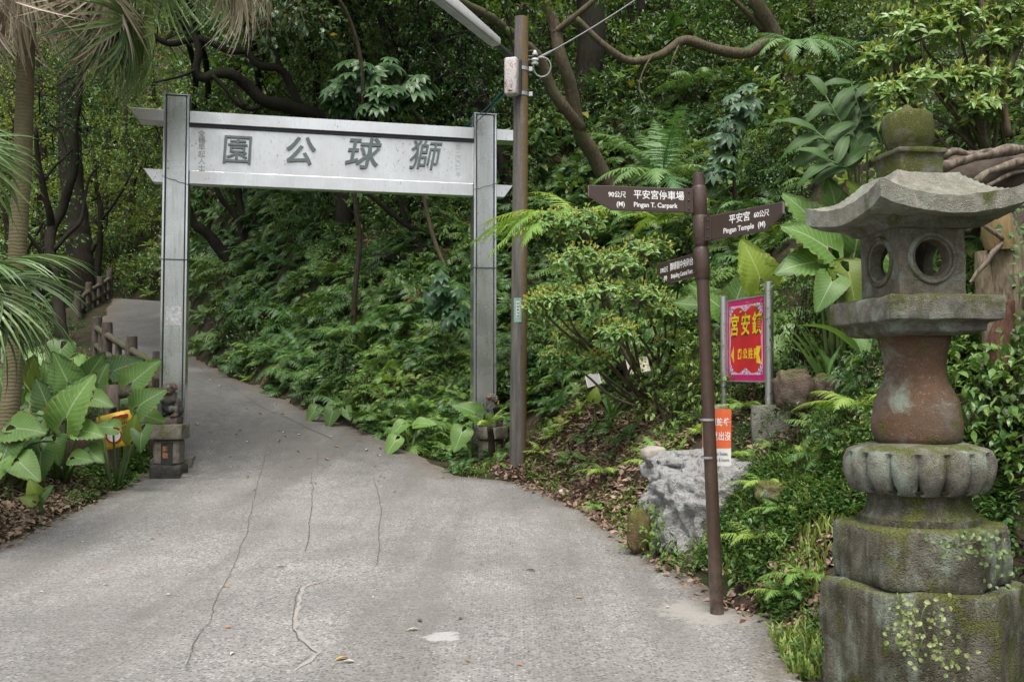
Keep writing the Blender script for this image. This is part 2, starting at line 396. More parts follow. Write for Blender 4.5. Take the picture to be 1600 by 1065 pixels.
c = t.mix(t.math('MULTIPLY', t.ramp(vbd, [(.22, .9), (.34, 0.)]), t.ramp(vb.outputs[1], [(.55, 0.), (.6, 1.)])), c, t.ramp(vb.outputs[0], [(.4, (.06, .06, .06)), (.6, (.42, .41, .39))]))
c = t.mix(t.ramp(big, [(.35, 0.), (.62, .55)]), c, (.13, .128, .12))
# mossy old surfacing plus tree shade, painted darker into the path behind the gate
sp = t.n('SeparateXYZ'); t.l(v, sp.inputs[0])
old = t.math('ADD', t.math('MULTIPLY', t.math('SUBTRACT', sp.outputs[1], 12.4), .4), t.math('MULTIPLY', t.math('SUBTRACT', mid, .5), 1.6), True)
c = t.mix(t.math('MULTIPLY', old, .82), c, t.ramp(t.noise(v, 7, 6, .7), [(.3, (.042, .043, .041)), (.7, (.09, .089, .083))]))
c = t.mix(t.ramp(t.noise(t.mapping(v, (1.3, .1, 1), (3, 1, 0)), 1.0, 6, .6, .3), [(.47, 0.), (.6, .5)]), c, (.115, .11, .098))
# old stains, cement splashes and dirt gathered along the edges
c = t.mix(t.ramp(t.noise(t.mapping(v, (1, .45, 1), (7, 3, 0)), .8, 6, .65, .6), [(.52, 0.), (.7, .3)]), c, (.105, .1, .09))
c = t.mix(t.ramp(t.noise(t.mapping(v, (1.4, .3, 1), (2, 8, 0)), 1.1, 5, .6), [(.5, 0.), (.7, .15)]), c, (.36, .35, .325))
def blot(c, x, y, rx, ry, colr, k):
    m = t.mapping(v, (1/rx, 1/ry, 0), (-x/rx, -y/ry, 0)); ln = t.n('VectorMath', operation='LENGTH'); t.l(m, ln.inputs[0])
    f = t.math('ADD', ln.outputs['Value'], t.math('MULTIPLY', t.math('SUBTRACT', t.noise(v, 9, 6, .7), .5), 2.4))
    return t.mix(t.ramp(f, [(.72, k), (.95, 0.)]), c, colr)
_a, _b = hit(690, 1003), hit(1110, 962)
c = blot(c, _a.x, _a.y, .15, .13, (.36, .36, .35), .8); c = blot(c, _b.x, _b.y, .42, .42, (.28, .27, .245), .8)
ed = t.n('Attribute', attribute_name='edge'); en = t.math('MULTIPLY', ed.outputs['Fac'], t.ramp(t.noise(v, 5, 6, .7), [(.3, .35), (.65, 1.)]))
c = t.mix(t.ramp(en, [(.15, 0.), (.75, .85)]), c, t.ramp(t.noise(v, 30, 4, .7), [(.35, (.06, .05, .035)), (.65, (.15, .125, .095))]))
t.col(c); t.rough(.88); t.p.inputs['Specular IOR Level'].default_value = .25
h = t.math('ADD', t.math('MULTIPLY', t.ramp(vd, [(.15, 1.), (.5, 0.)]), .6), t.math('MULTIPLY', fine, .3))
t.bump(h, .65, .006)
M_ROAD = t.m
bm = bmesh.new()
# dense outline with a little raggedness
out = []
P = [Vector(p) for p in road_poly]
for i, a in enumerate(P):
    b = P[(i+1) % len(P)]; L = (b-a).length; n = max(1, int(L/.09)) if max(a.y, b.y) > 3 and L < 16 else 1
    for k in range(n):
        q = a.lerp(b, k/n); out.append((q.x+.1*mnoise.noise(Vector((q.x*2.2, q.y*2.2, 0)))+.06*mnoise.noise(Vector((q.x*8, q.y*8, 3))), q.y+.1*mnoise.noise(Vector((q.x*2.2, q.y*2.2, 9)))+.05*mnoise.noise(Vector((q.x*8, q.y*8, 6)))))
road_line = np.array(out)
inside = [(x, y) for x in np.arange(-24, 5, .3) for y in np.concatenate([np.arange(-28, 3, 2.), np.arange(3, 35, .3)])]
ia = np.array(inside); ia = ia[poly_sd(ia[:, 0], ia[:, 1], road_line) < -.12]
from mathutils.geometry import delaunay_2d_cdt
n0 = len(out)
vv, ee, ff, *_ = delaunay_2d_cdt([Vector(p) for p in out]+[Vector(p) for p in ia], [(i, (i+1) % n0) for i in range(n0)], [], 1, 1e-5)
xs = np.array([p.x for p in vv]); ys = np.array([p.y for p in vv]); zs = _bil(GZ0, xs, ys)+.03
V = [(a, b, c_) for a, b, c_ in zip(xs, ys, zs)]
me = bpy.data.meshes.new('mesh'); me.from_pydata(V, [], [tuple(f) for f in ff]); bm.from_mesh(me)
bmesh.ops.recalc_face_normals(bm, faces=bm.faces)
if sum(f.normal.z for f in bm.faces) < 0: bmesh.ops.reverse_faces(bm, faces=bm.faces)
be = [e for e in bm.edges if e.is_boundary]
ex = bmesh.ops.extrude_edge_only(bm, edges=be)
for q in [g for g in ex['geom'] if isinstance(g, bmesh.types.BMVert)]: q.co.z -= .12
bm.to_mesh(me); bm.free(); me.polygons.foreach_set('use_smooth', [True]*len(me.polygons)); me.set_sharp_from_angle(angle=R(40))
_vx = np.array([tuple(q.co) for q in me.vertices]); _at = me.attributes.new('edge', 'FLOAT', 'POINT'); _at.data.foreach_set('value', np.clip(1+poly_sd(_vx[:, 0], _vx[:, 1], road_line)/np.where(_vx[:, 1] > 13, .55, .3), 0, 1).astype(np.float32))
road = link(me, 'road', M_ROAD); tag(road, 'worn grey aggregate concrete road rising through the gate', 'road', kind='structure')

def ribbon(name, pts, wid, m, lift=.004, parent=None, jit=.02, step=.06):
    """a thin strip lying on the road along picture points"""
    q = [hit(a, b) for a, b in pts]; q = [p for p in q if p is not None]; line = []
    for a, b in zip(q, q[1:]):
        n = max(1, int((b-a).length/step))
        for k in range(n):
            p = a.lerp(b, k/n); s = mnoise.noise(Vector((p.x*2, p.y*1.3, 1)))*jit*1.5+mnoise.noise(Vector((p.x*23, p.y*23, 4)))*jit*.7+mnoise.noise(Vector((p.x*9, p.y*7, 8)))*jit*.5; line.append(Vector((p.x+s, p.y+s*.3)))
    V = []; F = []
    for i, p in enumerate(line):
        tn = (line[min(i+1, len(line)-1)]-line[max(i-1, 0)]).normalized(); nn = Vector((-tn.y, tn.x))
        ww = wid*(.55+.9*abs(mnoise.noise(Vector((p.x*7, p.y*7, 7)))))*min(1, .2+i*.25, .2+(len(line)-1-i)*.25)
        for s in (-1, 1): r = p+nn*s*ww*.5; V.append((r.x, r.y, rz(r.x, r.y)+lift))
        if i: F.append((2*i-2, 2*i-1, 2*i+1, 2*i))
    me = bpy.data.meshes.new('mesh'); me.from_pydata(V, [], F); return link(me, name, m, parent)
M_CRACK = m_plain('crack_dirt', (.075, .068, .052), .95, var=.5, scale=20)
M_CEM = m_plain('pale_cement', (.265, .255, .235), .9, var=.14, scale=9, bump=.4, bscale=120)
c1 = [(418,706), (411,732), (402,758), (398,775), (386,830), (377,857), (360,900), (345,932), (330,965), (309,1005), (284,1064)]
c2 = [(497,698), (495,728), (511,735), (488,742), (488,782), (483,825), (478,872)]
c3 = [(506,911), (472,921), (462,942), (456,985), (461,1005), (490,1028), (444,1064)]
c4 = [(583,745), (590,770), (596,800), (592,850), (590,892)]
for c_, wd in ((c1, .006), (c2, .008), (c3, .006), (c4, .008)): ribbon('crack', c_, wd, M_CRACK, .008, road)
ribbon('cement_seam', [(a+5, b+2) for a, b in c3], .035, M_CEM, .004, road, .03)

ribbon('joint', [(335,600), (300,560), (215,497), (232,467)], .03, M_CRACK, .004, road)
ribbon('joint', [(520,690), (410,640), (322,580)], .03, M_CRACK, .004, road)
def patch(name, px, py, rx, ry, m, lift, parent, n=40, seed=0, amp=.45):
    c = hit(px, py); V = [(c.x, c.y, rz(c.x, c.y)+lift)]
    for k in range(n):
        a = 2*math.pi*k/n; f = 1+amp*mnoise.fractal(Vector((math.cos(a)*1.6, math.sin(a)*1.6, seed)), 1, 2, 4)
        x, y = c.x+rx*f*math.cos(a), c.y+ry*f*math.sin(a); V.append((x, y, rz(x, y)+lift))
    me = bpy.data.meshes.new('mesh'); me.from_pydata(V, [], [(0, k+1, (k+1) % n+1) for k in range(n)]); return link(me, name, m, parent)

# ------------------------------------------------------------------ materials of the built things
def m_steel(name, c, rough, stain=.5, streak=.4, metal=.85):
    t = NT(name); v = t.coord()
    n1 = t.noise(v, 2.2, 5, .6); sp_ = t.noise(t.mapping(v, (1,1,.5)), 34, 3, .6); st = t.noise(t.mapping(v, (9, 9, .5)), 3, 4)
    c_ = t.ramp(n1, [(.3, tuple(k*.82 for k in c)), (.7, c)])
    c_ = t.mix(t.ramp(st, [(.5, 0.), (.75, streak)]), c_, (.3, .29, .24))
    c_ = t.mix(t.math('MULTIPLY', t.ramp(sp_, [(.6, 0.), (.7, 1.)]), t.ramp(t.noise(v, 1.7, 3), [(.45, 0.), (.65, stain)])), c_, (.2, .14, .09))
    t.col(c_); t.p.inputs['Metallic'].default_value = metal
    t.rough(t.ramp(n1, [(.3, rough+.1), (.7, rough-.06)])); t.bump(t.noise(v, 3, 2), .08, .02)
    return t.m
M_STEEL = m_steel('brushed_steel_board', (.73, .74, .72), .3, .8, .13, .9)
M_COLST = m_steel('brushed_steel_column', (.62, .65, .62), .26, .8, .5)
M_TRIM = m_steel('polished_steel_trim', (.72, .73, .73), .16, .2, .3)
M_MIRROR = m_steel('mirror_steel', (.15, .175, .16), .12, .3, .3)  # dark green reflection of the trees put into the base colour
M_GROOVE = m_plain('dark_groove', (.03, .035, .05), .6)
M_ETCH = m_plain('etched_letter_grey', (.3, .32, .32), .6, metal=.3)
M_ETCH2 = m_plain('etched_letter_faint', (.5, .56, .56), .5, metal=.5)
M_CONC = m_stone('weathered_concrete', (.2, .19, .165), (.085, .08, .068), mossy=.4, lich=.05, upmoss=.6)
M_CONCD = m_stone('dark_damp_concrete', (.085, .08, .07), (.03, .03, .026), mossy=.3, lich=.0)
M_PAPER = m_plain('torn_paper', (.6, .6, .6), .8, var=.45, scale=22)

# ------------------------------------------------------------------ the gate
GA = Vector((-4.93, 14.0, 0)); GB = Vector((-.45, 15.0, 0))
gu = (GB-GA).normalized(); GW = (GB-GA).length; gang = math.atan2(gu.y, gu.x)
gate = thing('park_gate', 'tall stainless steel gate with a lettered board spanning the road', 'gate', GA, (0, 0, gang))
GM = Matrix.LocRotScale(GA, Matrix.Rotation(gang, 3, 'Z').to_euler(), None)     # local x along the gate, -y toward the road's near side
ZT = 5.82
def gbox(mb, x0, x1, y0, y1, z0, z1, m=0): mb.box(((x0+x1)/2, (y0+y1)/2, (z0+z1)/2), (x1-x0, y1-y0, z1-z0), GM, m)
for cx, zb in ((0, .15), (GW, .35)):
    mb = MB(); gbox(mb, cx-.13, cx+.13, -.155, .155, zb, ZT-.012); 
    col = mb.build('column', M_COLST, gate, bevel=.004, seg=1)
    for s in (-1, 1):
        mb = MB(); gbox(mb, min(cx+s*.148, cx+s*.178), max(cx+s*.148, cx+s*.178), -.162, .162, zb, ZT)
        mb.build('edge_trim', M_TRIM, col, bevel=.004, seg=1)
        mb = MB(); gbox(mb, min(cx+s*.129, cx+s*.149), max(cx+s*.129, cx+s*.149), -.140, .140, zb, ZT-.02); mb.build('groove', M_GROOVE, col)
    mb = MB(); gbox(mb, cx-.185, cx+.185, -.168, .168, ZT, ZT+.018); mb.build('cap', M_TRIM, col)
    mb = MB(); gbox(mb, cx-.182, cx+.182, -.166, .166, 3.40, 3.415); mb.build('joint', M_GROOVE, col)
    mb = MB(); gbox(mb, cx-.27, cx+.3, -.3, .27, zb-.5, zb+.42 if cx else zb+.4)
    mb.build('footing', M_CONCD if cx else M_CONC, gate, bevel=.02, cuts=.12, rough=.012, smooth=40)
mb = MB(); rect = [(-.105, 2.46), (.11, 2.45), (.108, 2.72), (.06, 2.735), (-.1, 2.725)]
mb.prism([(a, b) for a, b in rect], .157, .159, GM @ frame((0,0,0), (1,0,0)) ); mb.build('paper_notice', M_PAPER, gate, local=False)
def beam(z0, z1, y0, y1, over, cut, name):
    mb = MB()
    for (a, b, l, r_) in ((-over, -.182, cut, 0), (.182, GW-.182, 0, 0), (GW+.182, GW+over, 0, -cut)):
        poly = [(a+l, z0), (b+r_, z0), (b, z1), (a, z1)]
        mb.prism(poly, -y1, -y0, GM @ frame((0,0,0), (1,0,0)))
    return mb.build(name, M_STEEL, gate, bevel=.006, seg=1)
beam(5.425, 5.60, -.15, .13, .66, .13, 'top_beam')
beam(4.54, 4.735, -.085, .085, .46, .14, 'lower_beam')
mb = MB(); gbox(mb, .18, GW-.18, -.075, .06, 4.735, 5.425); mb.build('board', M_STEEL, gate)
mb = MB(); gbox(mb, .18, GW-.18, -.12, -.076, 5.385, 5.424); mb.build('underside_shade', M_GROOVE, gate)  # dark strip standing in for the shaded underside of the top beam
def gat(px, py):           # a picture point on the board plane -> local x, z
    for Y in np.arange(13.8, 15.3, .002):
        p = at(px, py, Y); q = GM.inverted() @ p
        if q.y > -.09: return q.x, q.z
for ch, px, py, sz in (('園', 370, 237, .44), ('公', 466, 239, .43), ('球', 564, 243, .49), ('獅', 661, 246, .46)):
    x, z = gat(px, py)
    text(ch, sz*1.06, GM @ frame((x, -.093, z), (1,0,0)) , M_MIRROR, 'letter', gate, ext=.017, bold=.007 if ch in '公球' else .002, shear=.2 if ch != '園' else .06)
def vtext(s, px, py0, py1, size, m, name):
    n = len(s)
    for i, ch in enumerate(s):
        x, z = gat(px, py0+(py1-py0)*(i+.5)/n); text(ch, size, GM @ frame((x, -.078, z), (1,0,0)), m, name, gate, ext=.003, bold=.0)
vtext('全體早起人士', 315, 204, 268, .105, M_ETCH, 'small_letter')
vtext('公元二〇〇一年', 716, 221, 276, .085, M_ETCH2, 'small_letter')
# a loose wire tied round each column
for cx, za, zb_ in ((0, 4.62, 4.5), (GW, 4.62, 4.74)):
    mb = MB(); pts = [Vector((cx-.19+.38*k/8, -.172, za+(zb_-za)*k/8+.008*math.sin(k*2.1))) for k in range(9)]
    mb.tube([GM @ p for p in pts], .004, 5); mb.build('tie_wire', M_GROOVE, gate)

# ------------------------------------------------------------------ guardian lions on pedestals
M_LION = m_stone('painted_lion_stone', (.075, .085, .075), (.03, .036, .034), mossy=.3, lich=.15, red=.25, upmoss=.2, sc=2)
M_LHEAD = m_stone('lion_mane_stone', (.2, .16, .14), (.09, .07, .06), mossy=.1, lich=.0, sc=3)
M_RED = m_plain('worn_red_paint', (.3, .06, .03), .7, var=.4, scale=20)
M_PED = m_stone('old_grey_pedestal', (.22, .2, .165), (.09, .085, .07), mossy=.42, lich=.1, upmoss=.3)
M_INSET = m_plain('dark_inscription_panel', (.022, .026, .026), .8, var=.5, scale=30)
M_ORANGE = m_plain('faded_orange_letter', (.33, .14, .07), .8)
def voxel(mb, name, m, parent, vox, rough=0):
    me = bpy.data.meshes.new('mesh'); me.from_pydata(mb.v, [], mb.f)
    bm = bmesh.new(); bm.from_mesh(me); bmesh.ops.recalc_face_normals(bm, faces=bm.faces); bm.to_mesh(me); bm.free()
    o = bpy.data.objects.new('t', me); COL.objects.link(o)
    md = o.modifiers.new('r', 'REMESH'); md.mode = 'VOXEL'; md.voxel_size = vox
    sm = o.modifiers.new('s', 'SMOOTH'); sm.factor = .5; sm.iterations = 2
    bpy.context.view_layer.update()
    me2 = bpy.data.meshes.new_from_object(o.evaluated_get(bpy.context.evaluated_depsgraph_get())); bpy.data.objects.remove(o)
    me2.materials.clear(); me2.polygons.foreach_set('use_smooth', [True]*len(me2.polygons))
    return link(me2, name, m, parent, True)
def lion(loc, rotz, label, inscr, scale=1.):
    rt = thing('lion_statue', label, 'lion statue', loc, (0, 0, rotz)); rt.scale = (scale,)*3
    mb = MB(); mb.sphere((0, .03, .17), (.12, .13, .15)); mb.sphere((0, -.02, .25), (.115, .11, .11)); mb.sphere((0, 0, .32), (.1, .09, .09))
    for s in (-1, 1):
        mb.sphere((s*.115, -.03, .22), (.05, .055, .06)); mb.tube([(s*.115, -.05, .22), (s*.115, -.09, .13), (s*.11, -.1, .05)], [.045, .036, .04], 10)
        mb.sphere((s*.112, -.13, .035), (.05, .06, .035)); mb.sphere((s*.12, .03, .1), (.065, .1, .085)); mb.sphere((s*.09, .0, .04), (.05, .09, .04))
        for k in range(3): mb.sphere((s*(.09+.025*(k-1)), -.175, .025), (.016, .02, .02), 8, 6)
    mb.sphere((.055, -.13, .12), (.055, .055, .055)); mb.tube([(0, .12, .1), (0, .17, .2), (0, .15, .32)], [.03, .04, .02], 8)
    for k in range(5): mb.sphere((-.08+.04*k, -.1, .27-.012*abs(k-2)), .028, 8, 6)
    mb.sphere((0, -.03, .4), (.085, .085, .08)); mb.sphere((0, -.1, .385), (.06, .045, .03)); mb.sphere((0, -.095, .345), (.055, .045, .02))
    mb.sphere((0, -.125, .41), (.025, .02, .018), 8, 6)
    for s in (-1, 1): mb.sphere((s*.035, -.1, .425), (.02, .018, .016), 8, 6); mb.sphere((s*.04, -.095, .447), (.032, .02, .013), 8, 6)
    voxel(mb, 'body', M_LION, rt, .0085)
    mb = MB()
    for k in range(60):
        a = k*2.399; h = .15+.85*(k+.5)/60; rr = math.sqrt(1-(h*.9)**2) if h*.9 < 1 else .2
        p = (math.cos(a)*rr*.09, .0+math.sin(a)*rr*.08, .40+h*.085)
        if p[1] > -.055 or p[2] > .455: mb.sphere(p, .02, 8, 6)
    voxel(mb, 'mane', M_LHEAD, rt, .0075)
    mb = MB()
    for s in (-1, 1): mb.sphere((s*.098, -.01, .425), (.014, .02, .026), 8, 6)
    mb.build('ear', M_RED, rt, smooth=180, local=True)
    mb = MB(); mb.sphere((0, -.112, .366), (.052, .04, .013), 10, 6); mb.build('mouth', M_RED, rt, smooth=180, local=True)
    mb = MB(); mb.box((0, 0, -.04), (.29, .34, .10)); mb.build('plinth', M_LHEAD, rt, bevel=.012, cuts=.06, rough=.008, smooth=40, local=True)
    mb = MB(); mb.box((0, .0, -.195), (.46, .46, .21)); mb.build('capstone', M_PED, rt, bevel=.014, cuts=.08, rough=.012, smooth=40, local=True)
    mb = MB(); mb.box((0, .0, -.485), (.36, .36, .37)); ped = mb.build('pedestal', M_PED, rt, bevel=.035, seg=1, cuts=.09, rough=.006, smooth=30, local=True)
    mb = MB(); mb.box((.02, -.18, -.5), (.165, .012, .31)); mb.build('inscription_panel', M_INSET, ped, local=True)
    for i, ch in enumerate(inscr):
        text(ch, .085, frame((.0, -.187, -.44-.09*i), (1,0,0)), M_ORANGE, 'letter', ped, ext=.003, bold=.002, local=True)
    mb = MB(); mb.box((0, 0, -.80), (.42, .42, .28)); mb.build('base_stone', M_CONCD, rt, bevel=.03, cuts=.08, rough=.02, smooth=40, local=True)
    return rt
lp = at(261, 656, 13.25)
lion((lp.x, 13.35, lp.z+.03), R(4), 'small seated stone lion on a grey pedestal against the left gate column', '郭敬', .97)
lp2 = at(772, 664, 14.35)
lion((lp2.x-.05, 14.45, lp2.z+.05), R(62), 'small stone lion beside the right gate column, half hidden by ferns', '敬', .85)
# worn kerb stone under the near lion
mb = MB(); p = hit(266, 746); mb.sphere((p.x, p.y-.06, p.z+.015), (.36, .13, .06), 20, 10)
ks = mb.build('kerb_stone', M_CONC, None, smooth=180, rough=.02); tag(ks, 'long flat grey stone lying on the road edge under the left lion', 'stone')

# ------------------------------------------------------------------ log-style concrete railing along the path
M_LOG = m_bark('mossy_concrete_log', (.035, .03, .024), (.11, .1, .075), (.07, .08, .03), 8)
M_LOGP = m_bark('concrete_log_post', (.04, .033, .028), (.12, .1, .085), None, 8)
def log_fence(name, label, posts, hgt=.98, rad=.1, order=True):
    rt = thing(name, label, 'railing', posts[0])
    for i, p in enumerate(posts):
        mb = MB(); z0 = p.z; jz = .02*math.sin(i*3.1)
        mb.lathe([(rad*1.05, z0-.3), (rad*1.03, z0+.1), (rad, z0+hgt*.5), (rad*1.01, z0+hgt*.72), (rad*.97, z0+hgt-.015+jz), (rad*.8, z0+hgt+jz)], 14, (p.x, p.y, 0))
        mb.build('post', M_LOGP, rt, smooth=40, rough=.009, rscale=14)
    for a, b in zip(posts, posts[1:]):
        for hh in (.74, .36):
            mb = MB(); pts = []; rr = []; n = 12
            for k in range(n+1):
                q = a.lerp(b, k/n); pts.append((q.x, q.y, q.z+hh*hgt)); rr.append(.062+.011*(k % 4 == 1)-.004*(k % 4 == 3))
            mb.tube(pts, rr, 10); mb.build('rail', M_LOG, rt, smooth=60, rough=.006, rscale=12)
        m_ = a.lerp(b, .5); mb = MB(); mb.lathe([(.07, m_.z-.2), (.065, m_.z+.3), (.078, m_.z+.34), (.06, m_.z+.4), (.066, m_.z+hgt*.72)], 12, (m_.x, m_.y, 0)); mb.build('baluster', M_LOG, rt, smooth=60)
    return rt
def gp(px, Y, dz=0): x = (px-800)/1500*Y; return Vector((x, Y, gz(x, Y)+dz))
near_posts = [at(150, 590, 20.6), at(166, 592, 18.6), at(204, 607, 16.8), at(247, 632, 15.6), at(247, 700, 14.2)]
for p in near_posts: p.z = max(p.z, gz(p.x, p.y)-.0)
near_posts[1].z = at(0, 503, 18.6).z-.98; near_posts[2].z = at(0, 524, 16.8).z-.98; near_posts[3].z = at(0, 548, 15.6).z-.98; near_posts[4].z = at(0, 590, 14.2).z-.98
near_posts[0].z = near_posts[1].z+.25
log_fence('log_railing', 'dark log railing at the bend just behind the left gate column', near_posts)
far_posts = [at(122, 455, 27.), at(139, 441, 28.6), at(157, 432, 30.), at(171, 423, 31.6), at(172, 418, 34)]
for p in far_posts: p.z -= .98
log_fence('log_railing', 'mossy log railing farther up the path near its crest', far_posts, rad=.1)
sp_ = at(176, 601, 13.); sp_z = gz(sp_.x, sp_.y)
rt = thing('log_post', 'lone brown log post standing among the elephant ears by a yellow sign', 'post', (sp_.x, sp_.y, sp_z))
mb = MB(); h = sp_.z-sp_z
mb.lathe([(.1, -.2), (.1, h*.4), (.094, h*.75), (.095, h-.02), (.08, h)], 16); mb.build('post', m_bark('old_log_post', (.09, .07, .055), (.2, .165, .135), None, 9), rt, smooth=40, rough=.006, rscale=14, local=True)
mb = MB(); mb.tube([(.06, .03, h-.12), (.22, .1, h-.1)], [.075, .07], 10); mb.tube([(.03, -.06, h-.4), (.08, -.14, h-.28)], [.05, .04], 8); mb.build('rail_stub', M_LOG, rt, smooth=60, local=True)
# yellow notice sheet strapped to it
M_YEL = m_plain('faded_yellow_sheet', (.55, .36, .03), .5, var=.3, scale=14)
M_DRED = m_plain('dark_red_print', (.32, .02, .02), .55); M_WHT = m_plain('white_print', (.72, .72, .7), .5); M_BLK = m_plain('black_print', (.03, .03, .03), .6)
yb = at(180, 672, 12.72)
ys = thing('yellow_notice', 'torn yellow notice sheet with a red ring behind elephant ear leaves', 'sign', yb)
YF = frame((0,0,0), (math.cos(R(14)), .1, math.sin(R(14))), (-.22, 0, 1))
V = []; Fc = []
for j in range(7):
    for i in range(9):
        u, v_ = (i/8-.5)*.46, (j/6-.5)*.46; V.append(YF @ Vector((u, v_, -1.6*u*u+.012*math.sin(v_*17))))
for j in range(6):
    for i in range(8): Fc.append((j*9+i, j*9+i+1, j*9+i+10, j*9+i+9))
mb = MB(); mb.add(V, Fc); sh = mb.build('sheet', M_YEL, ys, smooth=180, local=True); md = sh.modifiers.new('s', 'SOLIDIFY'); md.thickness = .004; md.offset = -1
text('全面', .1, YF @ frame((.1, .165, .0), (1,0,0)), M_DRED, 'lettering', ys, ext=.014, bold=.004, local=True)
mb = MB(); n = 32
for (r0, r1, mi, zz) in ((.0, .085, 1, .006), (.085, .108, 0, .008)):
    V = [YF @ Vector((-.03+r0*math.cos(a)+.0001, -.06+r0*math.sin(a), zz)) for a in np.linspace(0, 2*math.pi, n, False)]+[YF @ Vector((-.03+r1*math.cos(a), -.06+r1*math.sin(a), zz)) for a in np.linspace(0, 2*math.pi, n, False)]
    mb.add(V, [(k, (k+1) % n, n+(k+1) % n, n+k) for k in range(n)], mi)
mb.build('ring_mark', [M_DRED, M_WHT], ys, local=True)
mb = MB()
for r_ in range(5):
    for k in range(5): mb.box((.09+.024*k+.006*math.sin(k*5+r_), .07-.055*r_, .001), (.014, .026+.01*math.sin(3*k+r_), .002), YF)
mb.build('faded_print', M_BLK, ys, local=True)

# ------------------------------------------------------------------ utility pole with lamp, box, insulator and wire
t = NT('stained_concrete_pole'); v = t.coord()
a_ = t.noise(t.mapping(v, (6, 6, .5)), 2.2, 6, .65); b_ = t.noise(v, 11, 5, .65)
c = t.ramp(a_, [(.3, (.045, .042, .038)), (.55, (.115, .106, .096)), (.75, (.19, .18, .165))])
sx_ = t.n('SeparateXYZ'); t.l(v, sx_.inputs[0])
ob = t.math('ADD', t.math('MULTIPLY', sx_.outputs[0], 5.5), t.math('MULTIPLY', t.math('SUBTRACT', b_, .5), .9))
c = t.mix(t.ramp(ob, [(.25, 0.), (.5, .85)]), c, t.ramp(b_, [(.3, (.1, .075, .02)), (.7, (.17, .1, .025))]))
c = t.mix(t.ramp(t.noise(v, 60, 2), [(.66, 0.), (.72, .7)]), c, (.32, .31, .29))
t.col(c); t.rough(.9); t.bump(b_, .6, .01)
M_POLE = t.m
pb = at(809, 718, 13.5); pz = gz(pb.x, pb.y)
pole = thing('utility_pole', 'round stained concrete utility pole in front of the right gate column', 'utility pole', (pb.x, pb.y, pz))
H = at(815, 28, 13.5).z-pz; tilt = (at(815, 28, 13.5).x-pb.x)/H
mb = MB(); mb.tube([(tilt*z, 0, z) for z in (-.3, 0, 1, 2, 3, 4, 5, H)], [.119, .118, .116, .113, .11, .107, .104, .098], 24); mb.build('shaft', M_POLE, pole, smooth=40, local=True)
def pl(px, py, Y=13.5): p = at(px, py, Y); return Vector((p.x-pb.x, p.y-pb.y, p.z-pz))
M_GALV = m_plain('dull_galvanised', (.38, .39, .4), .5, metal=.6, var=.2)
M_CERA = m_plain('glazed_ceramic', (.5, .51, .5), .25)
M_DARKM = m_plain('dark_iron', (.05, .05, .05), .6, metal=.4)
# lamp arm: long white housing running up to the left from the pole
a_, b_ = pl(798, 86, 13.45), pl(676, -18, 12.4)
u = (b_-a_).normalized(); L = (b_-a_).length
FM = frame(a_, u, (0, 0, 1))
lamp = thing('street_lamp', 'long white lamp housing slanting up from the pole', 'street lamp', pole.location)
mb = MB(); mb.tube([a_+Vector((.05, .05, -.25)), a_, a_.lerp(b_, .25)], [.03, .03, .028], 10); mb.build('arm', M_DARKM, lamp, smooth=40, local=True)
mb = MB(); mb.prism([(.18*L, -.05), (L, -.095), (L, .08), (.2*L, .045)], -.09, .09, FM); mb.build('housing', m_plain('white_enamel', (.42, .42, .41), .4, var=.12, scale=12), lamp, bevel=.02, smooth=40, local=True)
mb = MB(); mb.prism([(.24*L, -.075), (L*.98, -.12), (L*.98, -.096), (.24*L, -.057)], -.06, .06, FM); mb.build('diffuser', m_plain('milky_diffuser', (.34, .36, .37), .25), lamp, bevel=.01, local=True)
# rusted box
bx = pl(800, 121, 13.32)
box = thing('meter_box', 'tall white metal box with rust, clamped to the utility pole', 'electric box', pole.location)
t = NT('rusted_white_enamel'); v = t.coord(); n1 = t.noise(t.mapping(v, (3, 3, 1)), 9, 6, .7)
cc = t.noise(v, 60, 4, .7); t.col(t.mix(t.ramp(t.math('MULTIPLY', n1, cc), [(.24, 0.), (.33, .9)]), t.ramp(n1, [(.3, (.4, .38, .37)), (.7, (.6, .59, .58))]), (.19, .1, .07))); t.rough(.5); t.bump(cc, .3, .005)
BM_ = frame(bx, (.96, -.28, 0))
mb = MB(); mb.box((0, 0, .02), (.185, .53, .15), BM_); mb.build('case', t.m, box, bevel=.03, seg=3, smooth=50, local=True)
mb = MB(); mb.box((.105, 0, -.05), (.03, .5, .06), BM_); mb.box((0, -.215, .1), (.06, .012, .006), BM_); mb.build('hinge_strip', M_DARKM, box, local=True)
for zz in (.165, -.195):
    mb = MB(); mb.lathe([(.113, bx.z+zz-.025), (.115, bx.z+zz+.025)], 20, (tilt*5, 0, 0), cap=False); mb.box((tilt*5+.14, -.03, bx.z+zz), (.05, .05, .06))
    mb.build('clamp', M_GALV, box, local=True)
# insulator rack, loop of wire and service cable
ins = thing('insulator_rack', 'small ceramic insulator rack with a loop of grey wire on the pole', 'insulator', pole.location)
ic = pl(836, 92)
mb = MB(); mb.tube([Vector((tilt*5.2, 0, ic.z+.03)), ic+Vector((-.02, 0, .03))], .018, 8); mb.tube([ic+Vector((0,0,.14)), ic+Vector((0,0,-.1))], .013, 8); mb.tube([Vector((tilt*5.2, 0, ic.z+.1)), ic+Vector((0, 0, .12))], .012, 8); mb.build('bracket', M_DARKM, ins, smooth=40, local=True)
mb = MB(); mb.lathe([(.02, -.09), (.05, -.085), (.055, -.06), (.032, -.05), (.032, -.035), (.055, -.025), (.05, .0), (.02, .005)], 16, ic); mb.lathe([(.02, .05), (.04, .055), (.042, .08), (.025, .09), (.02, .12)], 14, ic); mb.build('insulator', M_CERA, ins, smooth=60, local=True)
lc = pl(847, 105); rr = .125
